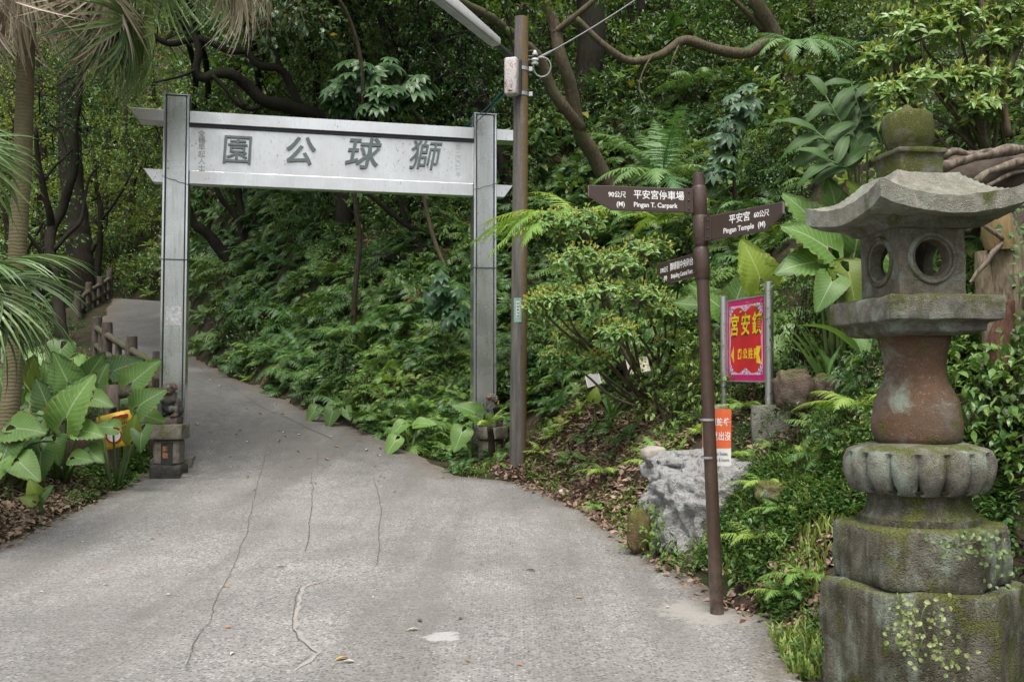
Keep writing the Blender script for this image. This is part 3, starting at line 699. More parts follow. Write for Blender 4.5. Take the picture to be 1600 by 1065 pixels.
mb = MB(); mb.tube([lc+Vector((rr*math.cos(a), -.03*math.sin(a), rr*math.sin(a)*1.05)) for a in np.linspace(2.4, 2.4+1.86*math.pi, 30)], .011, 8)
mb.tube([pl(806, 92), pl(818, 91), pl(829, 94)], .009, 6); mb.build('wire_loop', m_plain('grey_cable_sheath', (.3, .3, .3), .5), ins, smooth=180, local=True)
cab = thing('service_cable', 'thin grey overhead cable running from the pole up to the right', 'cable', pole.location)
A, B = ic+Vector((.04, 0, 0)), pl(1075, -60, 16.5)
mb = MB(); mb.tube([A.lerp(B, k/20)-Vector((0, 0, .25*4*(k/20)*(1-k/20)*.3)) for k in range(21)], [.022, .022]+[.011]*19, 6); mb.build('cable', m_plain('cable_grey', (.2, .2, .2), .6), cab, smooth=180, local=True)
# blue rope strung behind the gate
rope = thing('blue_rope', 'blue green rope stretched from the gate top up to the pole', 'rope', pole.location)
mb = MB()
for o_ in (0, 7):
    A, B = pl(727, 196+o_, 15.3), pl(795, 132+o_*1.2, 13.6); mb.tube([A.lerp(B, k/10)-Vector((0, 0, .04*math.sin(math.pi*k/10))) for k in range(11)], .008, 6)
mb.build('strand', m_plain('blue_polyrope', (.02, .12, .16), .5), rope, smooth=180, local=True)
# number plate on the pole
pp = pl(804, 484, 13.37)
plate = thing('pole_plate', 'green and white number plate wrapped on the utility pole', 'plate', pole.location)
def arcplate(mb, a0, a1, z0, z1, rad, m):
    V = []; n = 10
    for k in range(n+1):
        a = a0+(a1-a0)*k/n
        for z in (z0, z1): V.append((tilt*3+rad*math.sin(a), -rad*math.cos(a), z))
    mb.add(V, [(2*k, 2*k+2, 2*k+3, 2*k+1) for k in range(n)], m)
mb = MB(); arcplate(mb, -.75, .2, pp.z-.17, pp.z+.17, .119, 0); arcplate(mb, -.45, .0, pp.z-.11, pp.z+.125, .121, 1); mb.build('plate', [m_plain('faded_green_plate', (.2, .36, .29), .5, var=.25, scale=30), m_plain('plate_white', (.55, .57, .55), .5)], plate, smooth=180, local=True)
for i, ch in enumerate('33475'):
    an = -.22; text(ch, .055, frame((tilt*3+.123*math.sin(an), -.123*math.cos(an), pp.z+.095-.045*i), (math.cos(an), math.sin(an), 0)) @ Matrix.Rotation(R(-90), 4, 'Z'), M_BLK, 'numeral', plate, bold=.001, local=True)

# ------------------------------------------------------------------ brown finger post
M_BROWN = m_plain('brown_enamel', (.052, .032, .024), .38, var=.1, scale=5, bump=.06, bscale=300)
M_BROWND = m_plain('brown_enamel_seam', (.02, .012, .01), .6)
t = NT('scuffed_brown_pipe'); v = t.coord(); n1 = t.noise(v, 16, 5, .7)
sx_ = t.n('SeparateXYZ'); t.l(v, sx_.inputs[0]); low = t.math('MULTIPLY', t.math('SUBTRACT', .5, sx_.outputs[2]), 1.6, True)
c = t.ramp(n1, [(.3, (.047, .028, .02)), (.7, (.072, .046, .034))]); c = t.mix(t.math('MULTIPLY', low, t.ramp(n1, [(.4, 0.), (.6, .8)])), c, (.14, .115, .09))
c = t.mix(t.ramp(t.noise(v, 85, 2), [(.7, 0.), (.74, .6)]), c, (.3, .27, .24)); t.col(c); t.rough(.4)
M_PIPE = t.m
M_LET = m_plain('white_sign_letter', (.78, .78, .76), .5, var=.05)
bx_ = at(1120.5, 961, 6.67); tp = at(1091, 271, 6.67)
bz = rz(bx_.x, bx_.y)
post = thing('signpost', 'leaning brown metal finger post with three arrow boards', 'signpost', (bx_.x, bx_.y, bz))
lean = Vector((tp.x-bx_.x, 0, tp.z-bz)); HP = lean.length; la = lean.normalized()
def onp(h): return la*h
mb = MB(); mb.tube([onp(-.1), onp(.02), onp(1.2), onp(HP-.004), onp(HP)], [.047, .047, .0445, .0425, .038], 28); mb.build('pole', M_PIPE, post, smooth=40, local=True)
def hz(py): return (at(0, py, 6.67).z-bz)/la.z
def arm(py0, py1, d, Ltip, tipL, rows, side, wid_=.165, zt=0):
    """collar, bracket and arrow board; d = horizontal direction from the post; side = which way the text reads"""
    h0, h1 = hz(py1), hz(py0); hc = (h0+h1)/2; c0 = onp(hc)
    mb = MB(); mb.tube([onp(h0-.022), onp(h0-.012), onp(h1+.012), onp(h1+.022)], [.047, .0515, .0515, .047], 28); colr = mb.build('collar', M_PIPE, post, smooth=40, local=True)
    mb = MB(); mb.tube([onp(h0-.026), onp(h0-.022)], .0485, 24); mb.build('collar_seam', M_BROWND, colr, local=True)
    d = Vector((d[0], d[1], 0)).normalized(); hw = wid_/2
    u = -d if side < 0 else d                      # reading direction
    M = frame(c0, u, (zt*u.x if False else 0, 0, 1)); sg = -1 if side < 0 else 1
    s0, s1 = .045, Ltip
    poly = [(sg*s0, -hw), (sg*(s1-tipL), -hw), (sg*s1, hw*.12), (sg*s1, hw), (sg*s0, hw)]
    if sg < 0: poly = poly[::-1]
    mb = MB(); mb.prism(poly, -.012, .012, M); bd = mb.build('arrow_board', M_BROWN, post, bevel=.002, seg=1, local=True)
    inn = [(sg*(s0+.07), -hw-.0015), (sg*(s1-tipL+.004), -hw-.0015), (sg*(s1+.002), hw*.12), (sg*(s1+.002), hw+.0015), (sg*(s0+.07), hw+.0015)]
    if sg < 0: inn = inn[::-1]
    mb = MB(); mb.prism(inn, -.009, .009, M); mb.build('board_edge', m_plain('worn_edge', (.2, .17, .15), .6), bd, local=True)
    mb = MB(); mb.box((sg*.082, 0, .0), (.062, wid_+.008, .034), M); mb.build('bracket', M_BROWN, bd, bevel=.003, local=True)
    mb = MB()
    for k in (-1, 0, 1): mb.sphere((sg*.085, k*hw*.72, .018), (.008, .008, .006), 8, 6, M)
    mb.build('bolt', M_DARKM, bd, smooth=180, local=True)
    for (s, size, uu, vv, sx) in rows: text(s, size, M @ Matrix.Translation((uu, vv, .0128)), M_LET, 'lettering', bd, ext=.0006, bold=.0007, sx=sx, local=True)
    return bd
arm(296, 333, (-.74, -.13), .80, .16, [('90公尺', .046, -.60, .022, .92), ('平安宮停車場', .066, -.30, .026, .93), ('(M)', .047, -.575, -.042, .92), ('Pingan T. Carpark', .047, -.325, -.042, .92)], -1)
arm(341, 378, (.385, -.57), .73, .16, [('平安宮', .066, .37, .028, .95), ('60公尺', .047, .56, .028, .92), ('Pingan Temple', .05, .36, -.04, .92), ('(M)', .05, .56, -.04, .92)], 1)
arm(392, 430, (-.186, .71), .76, .2, [('370公尺', .046, -.625, .02, .9), ('獅球嶺中央砲台', .062, -.315, .026, .92), ('(M)', .046, -.60, -.042, .88), ('Shiqiuling Central Fort', .046, -.315, -.042, .88)], -1)
# orange snake warning hung behind the post
op = at(1120, 683, 6.80)
wsgn = thing('warning_sign', 'orange and white snake and bee warning sheet hung behind the brown signpost', 'sign', op)
OM = frame((0,0,0), (1, .12, -.015), (.03, 0, 1))
M_OR = m_plain('orange_sheet', (.7, .14, .045), .45, var=.14, scale=12); M_SHEET = m_plain('white_sheet', (.74, .74, .72), .4, var=.04)
def rrect(x0, x1, y0, y1, r):
    P_ = []
    for cx_, cy_, a0 in ((x1-r, y1-r, 0), (x0+r, y1-r, 90), (x0+r, y0+r, 180), (x1-r, y0+r, 270)):
        for k in range(4): a = R(a0+30*k); P_.append((cx_+r*math.cos(a), cy_+r*math.sin(a)))
    return P_
mb = MB(); mb.prism(rrect(-.104, .104, -.2, .2, .015), -.002, .002, OM); sh = mb.build('sheet', M_SHEET, wsgn, local=True)
mb = MB(); mb.prism(rrect(-.104, .104, -.075, .2, .012), .0022, .0034, OM); mb.build('orange_panel', M_OR, wsgn, local=True)
text('注意蛇·蜂·', .062, OM @ Matrix.Translation((.008, .105, .0042)), M_LET, 'lettering', wsgn, ext=.0006, sx=.66, bold=.0008, local=True)
text('毒蟲出沒', .066, OM @ Matrix.Translation((.008, .005, .0042)), M_LET, 'lettering', wsgn, ext=.0006, sx=.7, bold=.0008, local=True)
text('Beware for Snakes,', .034, OM @ Matrix.Translation((.0, -.115, .003)), M_BLK, 'lettering', wsgn, ext=.0006, sx=.62, local=True)
text('Bees & Insects', .034, OM @ Matrix.Translation((.03, -.158, .003)), M_BLK, 'lettering', wsgn, ext=.0006, sx=.62, local=True)
mb = MB()
for zz in (.13, -.13):
    mb = MB(); o_ = Vector((at(1106, 683, 6.67).x-op.x, -.13, zz)); mb.lathe([(.05, -.008), (.05, .008)], 20, o_, cap=False); mb.box((o_.x, -.045, zz), (.02, .09, .014)); mb.build('strap', M_GALV, wsgn, local=True)

# ------------------------------------------------------------------ red temple sign between two steel posts
M_PIPES = m_steel('stained_steel_pipe', (.6, .6, .58), .28, 1., .5)
rA, rB = at(1132, 640, 10.2), at(1202, 636, 9.3)
rd = thing('temple_sign', 'red and magenta temple sign with yellow lettering between two steel posts', 'sign', (rB.x, rB.y, rB.z))
def rl(p): return Vector(p)-rd.location
ru = Vector((rB.x-rA.x, rB.y-rA.y, 0)).normalized()
topA, topB = at(1131, 463, 10.2), at(1202, 440, 9.3)
for p0, p1 in ((rA, topA), (rB, topB)):
    a, b = rl(p0), rl(p1); mb = MB(); mb.tube([a-Vector((0, 0, .25)), a.lerp(b, .5), b-Vector((0,0,.004)), b], [.041, .041, .041, .036], 20); mb.build('post', M_PIPES, rd, smooth=40, local=True)
# the board, hung slightly out of level
Wd = (Vector((rB.x, rB.y, 0))-Vector((rA.x, rA.y, 0))).length-.1
cA, cB = at(1138, 534, 10.15), at(1195, 527, 9.35); cc_ = (rl(cA)+rl(cB))/2
bu = (rl(cB)-rl(cA)); bu.z = -.012*bu.length; bu.normalize()
TM = frame(cc_, bu, (0, 0, 1)); hh = .415
M_MAG = m_plain('magenta_border', (.5, .012, .13), .45, var=.05); M_REDB = m_plain('red_panel', (.52, .02, .025), .45, var=.2, scale=5)
M_PINK = m_plain('pale_pink_band', (.68, .38, .55), .45); M_YELL = m_plain('yellow_letter', (.75, .55, .02), .45); M_GRN = m_plain('green_ornament', (.03, .22, .16), .5); M_BLU = m_plain('blue_ornament', (.04, .12, .35), .5); M_ORN = m_plain('tan_ornament', (.5, .3, .12), .5)
mb = MB(); mb.box((0, 0, -.008), (Wd, 2*hh, .022), TM); mb.build('board', M_MAG, rd, bevel=.003, local=True)
mb = MB()
for s in (-1, 1): mb.box((0, s*(hh+.006), -.008), (Wd+.02, .014, .03), TM); mb.box((s*(Wd/2+.004), 0, -.008), (.012, 2*hh-.002, .028), TM)
mb.build('frame', M_GALV, rd, local=True)
mb = MB(); mb.prism(rrect(-Wd/2+.045, Wd/2-.045, -hh+.06, hh-.06, .02), .0032, .0046, TM); mb.build('pink_band', M_PINK, rd, local=True)
pr = []
n = 64; ax, ay = Wd/2-.062, hh-.077
for k in range(n):
    a = 2*math.pi*k/n; ca, sa = math.cos(a), math.sin(a)
    x = ax*math.copysign(abs(ca)**.42, ca); y = ay*math.copysign(abs(sa)**.42, sa)
    y *= 1-.16*math.exp(-(x/(ax*.16))**2); x *= 1-.05*math.exp(-(y/(ay*.15))**2)
    pr.append((x, y))
mb = MB(); mb.prism(pr, .0048, .006, TM); mb.build('red_panel', M_REDB, rd, local=True)
ORN = [M_GRN, M_WHT, M_ORN, M_BLU]
for sx in (-1, 1):
    for sy in (-1, 1):
        mb = MB()
        for k in range(12):
            a = k/11*math.pi/2; 
            for j, rr_ in enumerate((.02, .05, .085)):
                if (k+j) % 2 == 0:
                    x, y = sx*(ax-rr_*math.cos(a)*1.0+.01), sy*(ay-rr_*math.sin(a)+.01); s_ = .011
                    mb.prism([(x-s_, y-s_*.4), (x+s_*.4, y-s_), (x+s_, y+s_*.4), (x-s_*.4, y+s_)], .0062, .0074, TM, (k+j//2) % 4)
        mb.build('corner_ornament', ORN, rd, local=True)
for sy in (-1, 1):
    mb = MB()
    for k in range(9):
        x = (k-4)*.022; y = sy*(ay+.004-.018*math.cos(k*1.2)-.03*(1-abs(k-4)/4)); s_ = .011
        mb.prism([(x-s_, y), (x, y-s_), (x+s_, y), (x, y+s_)], .0062, .0074, TM, k % 4)
    mb.build('edge_ornament', ORN, rd, local=True)
for i, ch in enumerate('宮安鎮'):
    uu = -Wd*.30+Wd*.305*i
    text(ch, .236, TM @ Matrix.Translation((uu+.006, .135, .0066)), M_BLK, 'letter_outline', rd, ext=.0006, bold=.012, sx=.88, shear=.1, local=True)
    text(ch, .236, TM @ Matrix.Translation((uu, .14, .0084)), M_YELL, 'letter', rd, ext=.0006, bold=.004, sx=.88, shear=.1, local=True)
for i, ch in enumerate('廟公姓國'):
    text(ch, .112, TM @ Matrix.Translation((-Wd*.15+Wd*.145*i, -.15, .0072)), M_YELL, 'letter', rd, ext=.0006, bold=.003, sx=.88, local=True)
mb = MB(); mb.prism([(-Wd/2+.085, -.15), (-Wd/2+.15, -.235), (-Wd/2+.15, -.065)], .0062, .0075, TM); mb.build('arrow', M_YELL, rd, local=True)
mb = MB(); mb.prism([(Wd/2-.17, -.07), (Wd/2-.17, -.235), (Wd/2-.07, -.25), (Wd/2-.12, -.155), (Wd/2-.07, -.07)], .0062, .0075, TM); mb.build('arrow', M_YELL, rd, local=True)
def block(p, sx, sy, sz, rot, label):
    o = MB().box((0, 0, 0), (sx, sy, sz)).build('concrete_block', M_CONC, None, bevel=.015, cuts=.09, rough=.012, smooth=40, local=True)
    o.location = p; o.rotation_euler = (0, 0, rot); return tag(o, label, 'concrete block')
pB = at(1204, 668, 9.3); block((pB.x, pB.y, pB.z-.03), .36, .36, .5, R(-12), 'mossy concrete block carrying the near post of the red sign')
pA = at(1131, 655, 10.2); block((pA.x+.03, pA.y, pA.z-.06), .32, .34, .44, R(-12), 'concrete block under the far post of the red sign, partly overgrown')

# ------------------------------------------------------------------ two tilted plant labels
M_LBL = m_plain('weathered_cream_label', (.42, .38, .26), .6, var=.5, scale=14); M_LBL2 = m_plain('grey_label_back', (.3, .31, .31), .5, var=.2)
def plant_label(px, py, Y, w_, h_, yaw, roll, tiltb, label, m, foot):
    c_ = at(px, py, Y); r_ = thing('plant_label', label, 'plant label', c_)
    M = Matrix.Rotation(yaw, 4, 'Z') @ Matrix.Rotation(tiltb, 4, 'X') @ Matrix.Rotation(roll, 4, 'Y') @ frame((0,0,0), (1,0,0))
    mb = MB(); mb.box((0, 0, 0), (w_, h_, .008), M); pnl = mb.build('plate', m, r_, bevel=.002, seg=1, local=True)
    mb = MB()
    for s in (-1, 1): mb.box((0, s*h_/2, .001), (w_+.012, .012, .014), M); mb.box((s*w_/2, 0, .001), (.012, h_-.013, .013), M)
    mb.build('frame', m_plain('cream_frame', (.5, .48, .4), .5), pnl, local=True)
    f = at(*foot, Y+.05)-c_; mb = MB(); mb.tube([Vector((.0, .02, -.02)), f-Vector((0, 0, .15))], .016, 8); mb.build('stake', M_LOGP, r_, smooth=40, local=True)
plant_label(997, 571, 12.5, .27, .21, R(-8), R(-12), R(-30), 'yellowed plant label on a leaning stake above the leaf litter', M_LBL, (1004, 628))
plant_label(927, 593, 13.3, .19, .2, R(-25), R(-22), R(-32), 'small grey plant label tilted among dark ferns right of the pole', M_LBL2, (921, 620))
# ------------------------------------------------------------------ stone lantern
M_LANT = m_stone('lantern_stone', (.21, .2, .165), (.08, .078, .062), mossy=.58, lich=.42, red=0., upmoss=.45, sc=1.6)
M_LSHAFT = m_stone('lantern_shaft_stone', (.2, .175, .145), (.09, .078, .065), mossy=.5, lich=.36, red=.8, upmoss=.3, sc=1.8)
M_LCH = m_stone('lantern_chamber_stone', (.22, .21, .16), (.095, .09, .068), mossy=.38, lich=.38, red=.22, upmoss=.2, sc=1.8)
M_LROOF = m_stone('lantern_roof_stone', (.29, .285, .235), (.14, .138, .11), mossy=.43, lich=.25, upmoss=-.1, sc=1.6)
M_LTOP = m_stone('lantern_finial_stone', (.19, .18, .14), (.09, .085, .065), moss=(.1, .115, .02), mossy=1.05, lich=.15, upmoss=.5, sc=2)
M_LBASE = m_stone('lantern_base_stone', (.155, .145, .115), (.06, .055, .042), mossy=.57, lich=.42, upmoss=.55, sc=1.2, streak=.75)
LX, LY = 2.115, 5.0; ROT = R(9)
lan = thing('stone_lantern', 'mossy old stone lantern with curved roof and round windows beside the road', 'stone lantern', (LX, LY, 0), (0, R(-.6), 0))
RZ = Matrix.Rotation(ROT, 4, 'Z')
def hexpoly(r, a0, n=6): return [(r*math.sin(R(a0+360/n*k)), -r*math.cos(R(a0+360/n*k))) for k in range(n)]
def tier(name, r0, r1, z0, z1, a0, m, n=6, bev=.02, ro=.012):
    mb = MB(); p0, p1 = hexpoly(r0, a0, n), hexpoly(r1, a0, n)
    V = [(x, y, z0) for x, y in p0]+[(x, y, z1) for x, y in p1]
    mb.add(V, [tuple(range(n)), tuple(range(n, 2*n))]+[(i, (i+1) % n, n+(i+1) % n, n+i) for i in range(n)])
    return mb.build(name, m, lan, bevel=bev, seg=2, cuts=.035, rough=ro, smooth=35, local=True, rscale=7)
tier('lower_base', .505, .50, -.35, .60, 18, M_LBASE, ro=.016)
tier('upper_base', .435, .432, .60, .895, 15, M_LBASE, bev=.03, ro=.014)
mb = MB(); mb.lathe([(.29, .88), (.292, .93), (.268, .955), (.252, .99), (.25, 1.03), (.27, 1.055), (.31, 1.075)], 48); mb.build('waist', M_LBASE, lan, smooth=40, rough=.006, local=True)
NP = 16
def petal(r, z, a):
    k = abs(math.cos((a-R(-90)+R(11))*NP/2)); f = max(0., min(1., (1.265-z)/.05))*max(0., min(1., (z-1.045)/.03))
    return r*(1-(1-k**.4)*(.17+.5*max(0., (1.125-z)/.08)+.3*max(0., (z-1.225)/.04))*f)
prof = [(.27, 1.05), (.315, 1.055), (.338, 1.075), (.356, 1.11), (.367, 1.15), (.371, 1.19), (.367, 1.225), (.355, 1.25), (.35, 1.262), (.33, 1.272), (.29, 1.285), (.255, 1.297), (.2, 1.304)]
mb = MB(); mb.lathe(prof, 192, mod=petal); mb.build('lotus_petals', M_LANT, lan, smooth=70, rough=.005, local=True)
mb = MB(); mb.lathe([(.185, 1.295), (.205, 1.305), (.216, 1.335), (.22, 1.375), (.221, 1.42), (.214, 1.47), (.208, 1.52), (.185, 1.565), (.162, 1.61), (.153, 1.65), (.152, 1.70), (.159, 1.76), (.172, 1.81), (.178, 1.86)], 48); mb.build('shaft', M_LSHAFT, lan, smooth=60, rough=.009, local=True, rscale=9)
# inscription traces, worn
# square plate with a chamfered underside
def sq(s, z): return [RZ @ Vector((a*s, b*s, z)) for a, b in ((-1,-1), (1,-1), (1,1), (-1,1))]
def sqstack(name, levels, m, bev, ro, cuts=.04):
    mb = MB(); V = []; 
    for s, z in levels: V += sq(s, z)
    F = [(0, 1, 2, 3), tuple(range(len(V)-4, len(V)))]
    for k in range(len(levels)-1): F += [(4*k+i, 4*k+(i+1) % 4, 4*k+4+(i+1) % 4, 4*k+4+i) for i in range(4)]
    mb.add(V, F); return mb.build(name, m, lan, bevel=bev, seg=2, cuts=cuts, rough=ro, smooth=35, local=True, rscale=8)
sqstack('platform', [(.205, 1.85), (.25, 1.865), (.255, 1.905), (.308, 1.92), (.307, 2.035), (.22, 2.05)], M_LANT, .008, .009)
# light chamber: four walls with round windows and raised rings
cs, cz0, cz1, th = .182, 2.035, 2.40, .06
fz = (cz0+cz1)/2+.02; fh = (cz1-cz0)/2
for k in range(4):
    MW = RZ @ Matrix.Rotation(R(90*k), 4, 'Z') @ frame((0, -cs, fz-.02), (1,0,0))
    n = 48; wr = .095; mb = MB(); V = []; F = []
    hw = cs if k % 2 == 0 else cs-th
    for dpt in (0, -th):
        for j in range(n):
            a = 2*math.pi*j/n; ca, sa = math.cos(a), math.sin(a); q = 1/max(abs(ca), abs(sa))
            V.append(MW @ Vector((wr*ca*(1 if dpt == 0 else .93), .02+wr*sa*(1 if dpt == 0 else .93), dpt))); V.append(MW @ Vector((hw*ca*q, fh*sa*q, dpt)))
    o_ = 2*n
    for j in range(n):
        b_ = (j+1) % n
        F += [(2*j, 2*j+1, 2*b_+1, 2*b_), (o_+2*j, o_+2*b_, o_+2*b_+1, o_+2*j+1), (2*j, 2*b_, o_+2*b_, o_+2*j), (2*j+1, o_+2*j+1, o_+2*b_+1, 2*b_+1)]
    mb.add(V, F); wall = mb.build('chamber_wall', M_LCH, lan, cuts=.03, rough=.004, smooth=35, local=True)
    mb = MB(); V = []; pr_ = [(.112, -.002), (.112, .01), (.124, .012), (.132, .007), (.133, -.002)]
    for j in range(n):
        a = 2*math.pi*j/n
        for r_, d_ in pr_: V.append(MW @ Vector((r_*math.cos(a), .02+r_*math.sin(a), d_)))
    L = len(pr_); mb.add(V, [(j*L+i, j*L+i+1, ((j+1) % n)*L+i+1, ((j+1) % n)*L+i) for j in range(n) for i in range(L-1)]); mb.build('window_ring', M_LANT, wall, smooth=60, rough=.002, local=True)
# curved roof with upturned corners
N = 40; V = []; Fq = []; RS = .382
def roof_h(u, v):
    m_ = max(abs(u), abs(v)); e = 1-max(0, (m_-.44)/.56); m2 = min(abs(u), abs(v))
    c_ = (abs(u)*abs(v))**1.6
    return .15*e**1.65-.012*(1-e)+.062*c_*(1 if m_ > .5 else 0)*((m_-.44)/.56 if m_ > .44 else 0)+.012*math.exp(-((abs(u)-abs(v))/.1)**2)*(m_)
for side in (1, 0):
    for j in range(N+1):
        for i in range(N+1):
            u, v_ = i/N*2-1, j/N*2-1; m_ = max(abs(u), abs(v_))
            z = 2.53+roof_h(u, v_)
            if side == 0: z = min(z-.03, 2.53+roof_h(u, v_)*max(0, (m_-.5)*2)-.075-.05*(1-m_)*(m_ < .99)-.02) if m_ < .999 else z-.088
            k = 1+.03*(abs(u)*abs(v_))**3
            V.append(RZ @ Vector((u*RS*k, v_*RS*k, z)))
q = (N+1)**2
for j in range(N):
    for i in range(N):
        a = j*(N+1)+i; Fq += [(a, a+1, a+N+2, a+N+1), (q+a, q+a+N+1, q+a+N+2, q+a+1)]
for i in range(N):
    for a, b in ((i, i+1), (N*(N+1)+i+1, N*(N+1)+i), ((i+1)*(N+1), i*(N+1)), (i*(N+1)+N, (i+1)*(N+1)+N)): Fq.append((a, q+a, q+b, b))
mb = MB(); mb.add(V, Fq); mb.build('roof', M_LROOF, lan, smooth=38, rough=.009, local=True, rscale=9)
sqstack('roof_underside', [(.215, 2.39), (.235, 2.42), (.27, 2.45), (.28, 2.50)], M_LANT, .006, .006)
sqstack('finial_plinth', [(.12, 2.68), (.122, 2.785), (.138, 2.79), (.138, 2.815), (.1, 2.82)], M_LTOP, .006, .006, .03)
mb = MB(); mb.lathe([(.085, 2.805), (.1, 2.82), (.098, 2.835), (.113, 2.855), (.124, 2.89), (.128, 2.94), (.127, 2.985), (.121, 3.012), (.104, 3.024), (.06, 3.03), (.034, 3.036), (.03, 3.05), (.018, 3.068), (.004, 3.075)], 40); mb.build('finial_ball', M_LTOP, lan, smooth=60, rough=.007, local=True, rscale=9)

# ------------------------------------------------------------------ pale rock face behind the signpost
t = NT('rough_pale_shotcrete'); v = t.coord()
n1 = t.noise(v, 4, 8, .7); n2 = t.noise(v, 22, 5, .7, .6); vo = t.voro(v, 11, 'DISTANCE_TO_EDGE')
c = t.ramp(n2, [(.28, (.11, .11, .105)), (.46, (.36, .36, .35)), (.76, (.54, .54, .525))])
c = t.mix(t.ramp(n1, [(.56, 0.), (.64, .8)]), c, (.115, .105, .045)); c = t.mix(t.ramp(t.noise(v, 2.2, 4), [(.62, 0.), (.66, .6)]), c, (.2, .15, .09))
t.col(c); t.rough(.95); t.bump(t.mix(.4, n2, t.noise(v, 60, 4, .7)), 1., .09)
M_ROCK = t.m
rc = at(1105, 800, 8.95)
def rock(name, c_, r_, label, m, n=(56, 34), amp=.14, seed=0, sc=2.6, detail=5):
    mb = MB(); mb.sphere((0, 0, 0), (1, 1, 1), n[0], n[1]); V = []
    for p in mb.v:
        p = Vector(p); q = p.copy()
        f = 1+amp*(mnoise.fractal(q*sc+Vector((seed, 0, 0)), 1, 2., detail)+.6*abs(mnoise.noise(q*sc*2.2+Vector((0, seed, 0)))))
        x = [math.copysign(abs(k)**.72, k) for k in q]; V.append((x[0]*r_[0]*f, x[1]*r_[1]*f, x[2]*r_[2]*f))
    mb.v = V; o = mb.build(name, m, None, smooth=180, local=True); o.location = c_; return tag(o, label, 'rock')
rock('rock', (rc.x+.43, rc.y+.08, .35), (.96, .6, .56), 'big pale grey rough rock face behind the brown signpost', M_ROCK, (170, 100), .15, 3, 3.0, 9)
p = at(1072, 715, 9.2); rock('rock', (p.x+.3, p.y+.2, p.z-.14), (.62, .4, .2), 'flat grey ledge of rock on top of the pale rock face', M_ROCK, (80, 40), .16, 8, 2.5, 6)
p = at(998, 822, 8.8); rock('rock', (p.x, p.y, p.z-.05), (.1, .12, .2), 'brown mossy stone at the left foot of the pale rock', m_stone('mossy_brown_stone', (.16, .11, .06), (.08, .06, .03), mossy=.5, lich=0), (24, 16), .2, 5)
p = at(1225, 765, 7.6); rock('rock', (p.x+.05, p.y+.2, p.z-.05), (.22, .2, .1), 'mossy log shaped stone in the grass above the rock', m_stone('mossy_bank_stone', (.16, .14, .08), (.07, .06, .03), mossy=.65, lich=.1), (30, 18), .2, 6)
p = hit(881, 773); rock('rock', (p.x, p.y, p.z+.03), (.07, .05, .045), 'small white stone lying on the right road edge', m_plain('white_stone', (.6, .58, .54), .9, var=.2), (18, 12), .2, 9)
p = at(1022, 706, 10.2); rock('rock', (p.x, p.y, p.z-.02), (.13, .12, .08), 'small grey stone slab above the left end of the rock', m_plain('grey_slab', (.3, .28, .24), .9, var=.3, bump=.5), (20, 12), .2, 11)
for i, (px, py, s) in enumerate(((1343, 628, .17), (1290, 600, .12), (1240, 600, .16))):
    p = at(px, py, 8.3); rock('rock', (p.x, p.y, p.z-.05), (s, s*.8, s*1.1), ('brown boulder under the ferns left of the lantern shaft', 'dark earth boulder beneath the strap leaved plant', 'dark boulder behind the near steel post')[i], m_stone('brown_boulder', (.15, .115, .09), (.06, .045, .035), mossy=.35, lich=.1), (36, 22), .18, 20+i)
# rotten tree stump and roots beside the lantern
M_DEADW = m_bark('pale_dead_wood', (.09, .065, .045), (.33, .27, .19), (.12, .11, .05), 13)
M_REDW = m_bark('red_brown_rotten_wood', (.06, .03, .022), (.2, .11, .075), None, 13)
M_ROOT = m_bark('grey_tree_root', (.06, .046, .036), (.26, .215, .17), (.13, .13, .07), 9)
M_SOIL = m_plain('root_soil', (.06, .045, .033), .95, var=.5, scale=10, bump=1, bscale=20)
stump = thing('rotten_stump', 'rotten split tree stump with pale and reddish wood right of the lantern', 'tree stump', at(1555, 470, 6.9))
def sl(px, py, Y=6.9): return at(px, py, Y)-stump.location
def slab(pts, wds, th, m, name, seed):
    V = []; F = []; n = len(pts); k = 14
    for i, (p, w_) in enumerate(zip(pts, wds)):
        for j in range(k):
            a = 2*math.pi*j/k; f = 1+.16*mnoise.noise(Vector((math.cos(a)*2, math.sin(a)*2+seed, i*.6)))
            V.append(p+Vector((math.cos(a)*w_*f, math.sin(a)*th*f, 0)))
    F = [(i*k+j, i*k+(j+1) % k, (i+1)*k+(j+1) % k, (i+1)*k+j) for i in range(n-1) for j in range(k)]+[tuple(range(k)), tuple((n-1)*k+j for j in range(k))]
    MB().add(V, F).build(name, m, stump, smooth=60, rough=.012, rscale=12, local=True)
slab([sl(1565, 570), sl(1566, 520), sl(1568, 440), sl(1572, 370), sl(1560, 335)], [.02, .12, .14, .1, .06], .14, M_DEADW, 'split_trunk', 1)
slab([sl(1548, 560), sl(1546, 500), sl(1536, 430), sl(1532, 392)], [.03, .05, .06, .03], .08, M_DEADW, 'split_trunk', 4)
slab([sl(1562, 582, 6.8), sl(1562, 560, 6.8), sl(1566, 520, 6.8), sl(1574, 470, 6.8)], [.05, .1, .085, .03], .09, M_REDW, 'rotten_core', 7)
slab([sl(1562, 392, 6.85), sl(1560, 370, 6.85), sl(1558, 345, 6.85), sl(1556, 334, 6.85)], [.09, .11, .1, .07], .12, m_bark('tan_log_end', (.16, .11, .05), (.3, .22, .11), (.1, .1, .03), 6), 'log_end', 9)
slab([sl(1600, 560, 7.1), sl(1605, 470, 7.1), sl(1600, 380, 7.1), sl(1608, 330, 7.1)], [.1, .16, .17, .1], .2, M_SOIL, 'soil_core', 11)
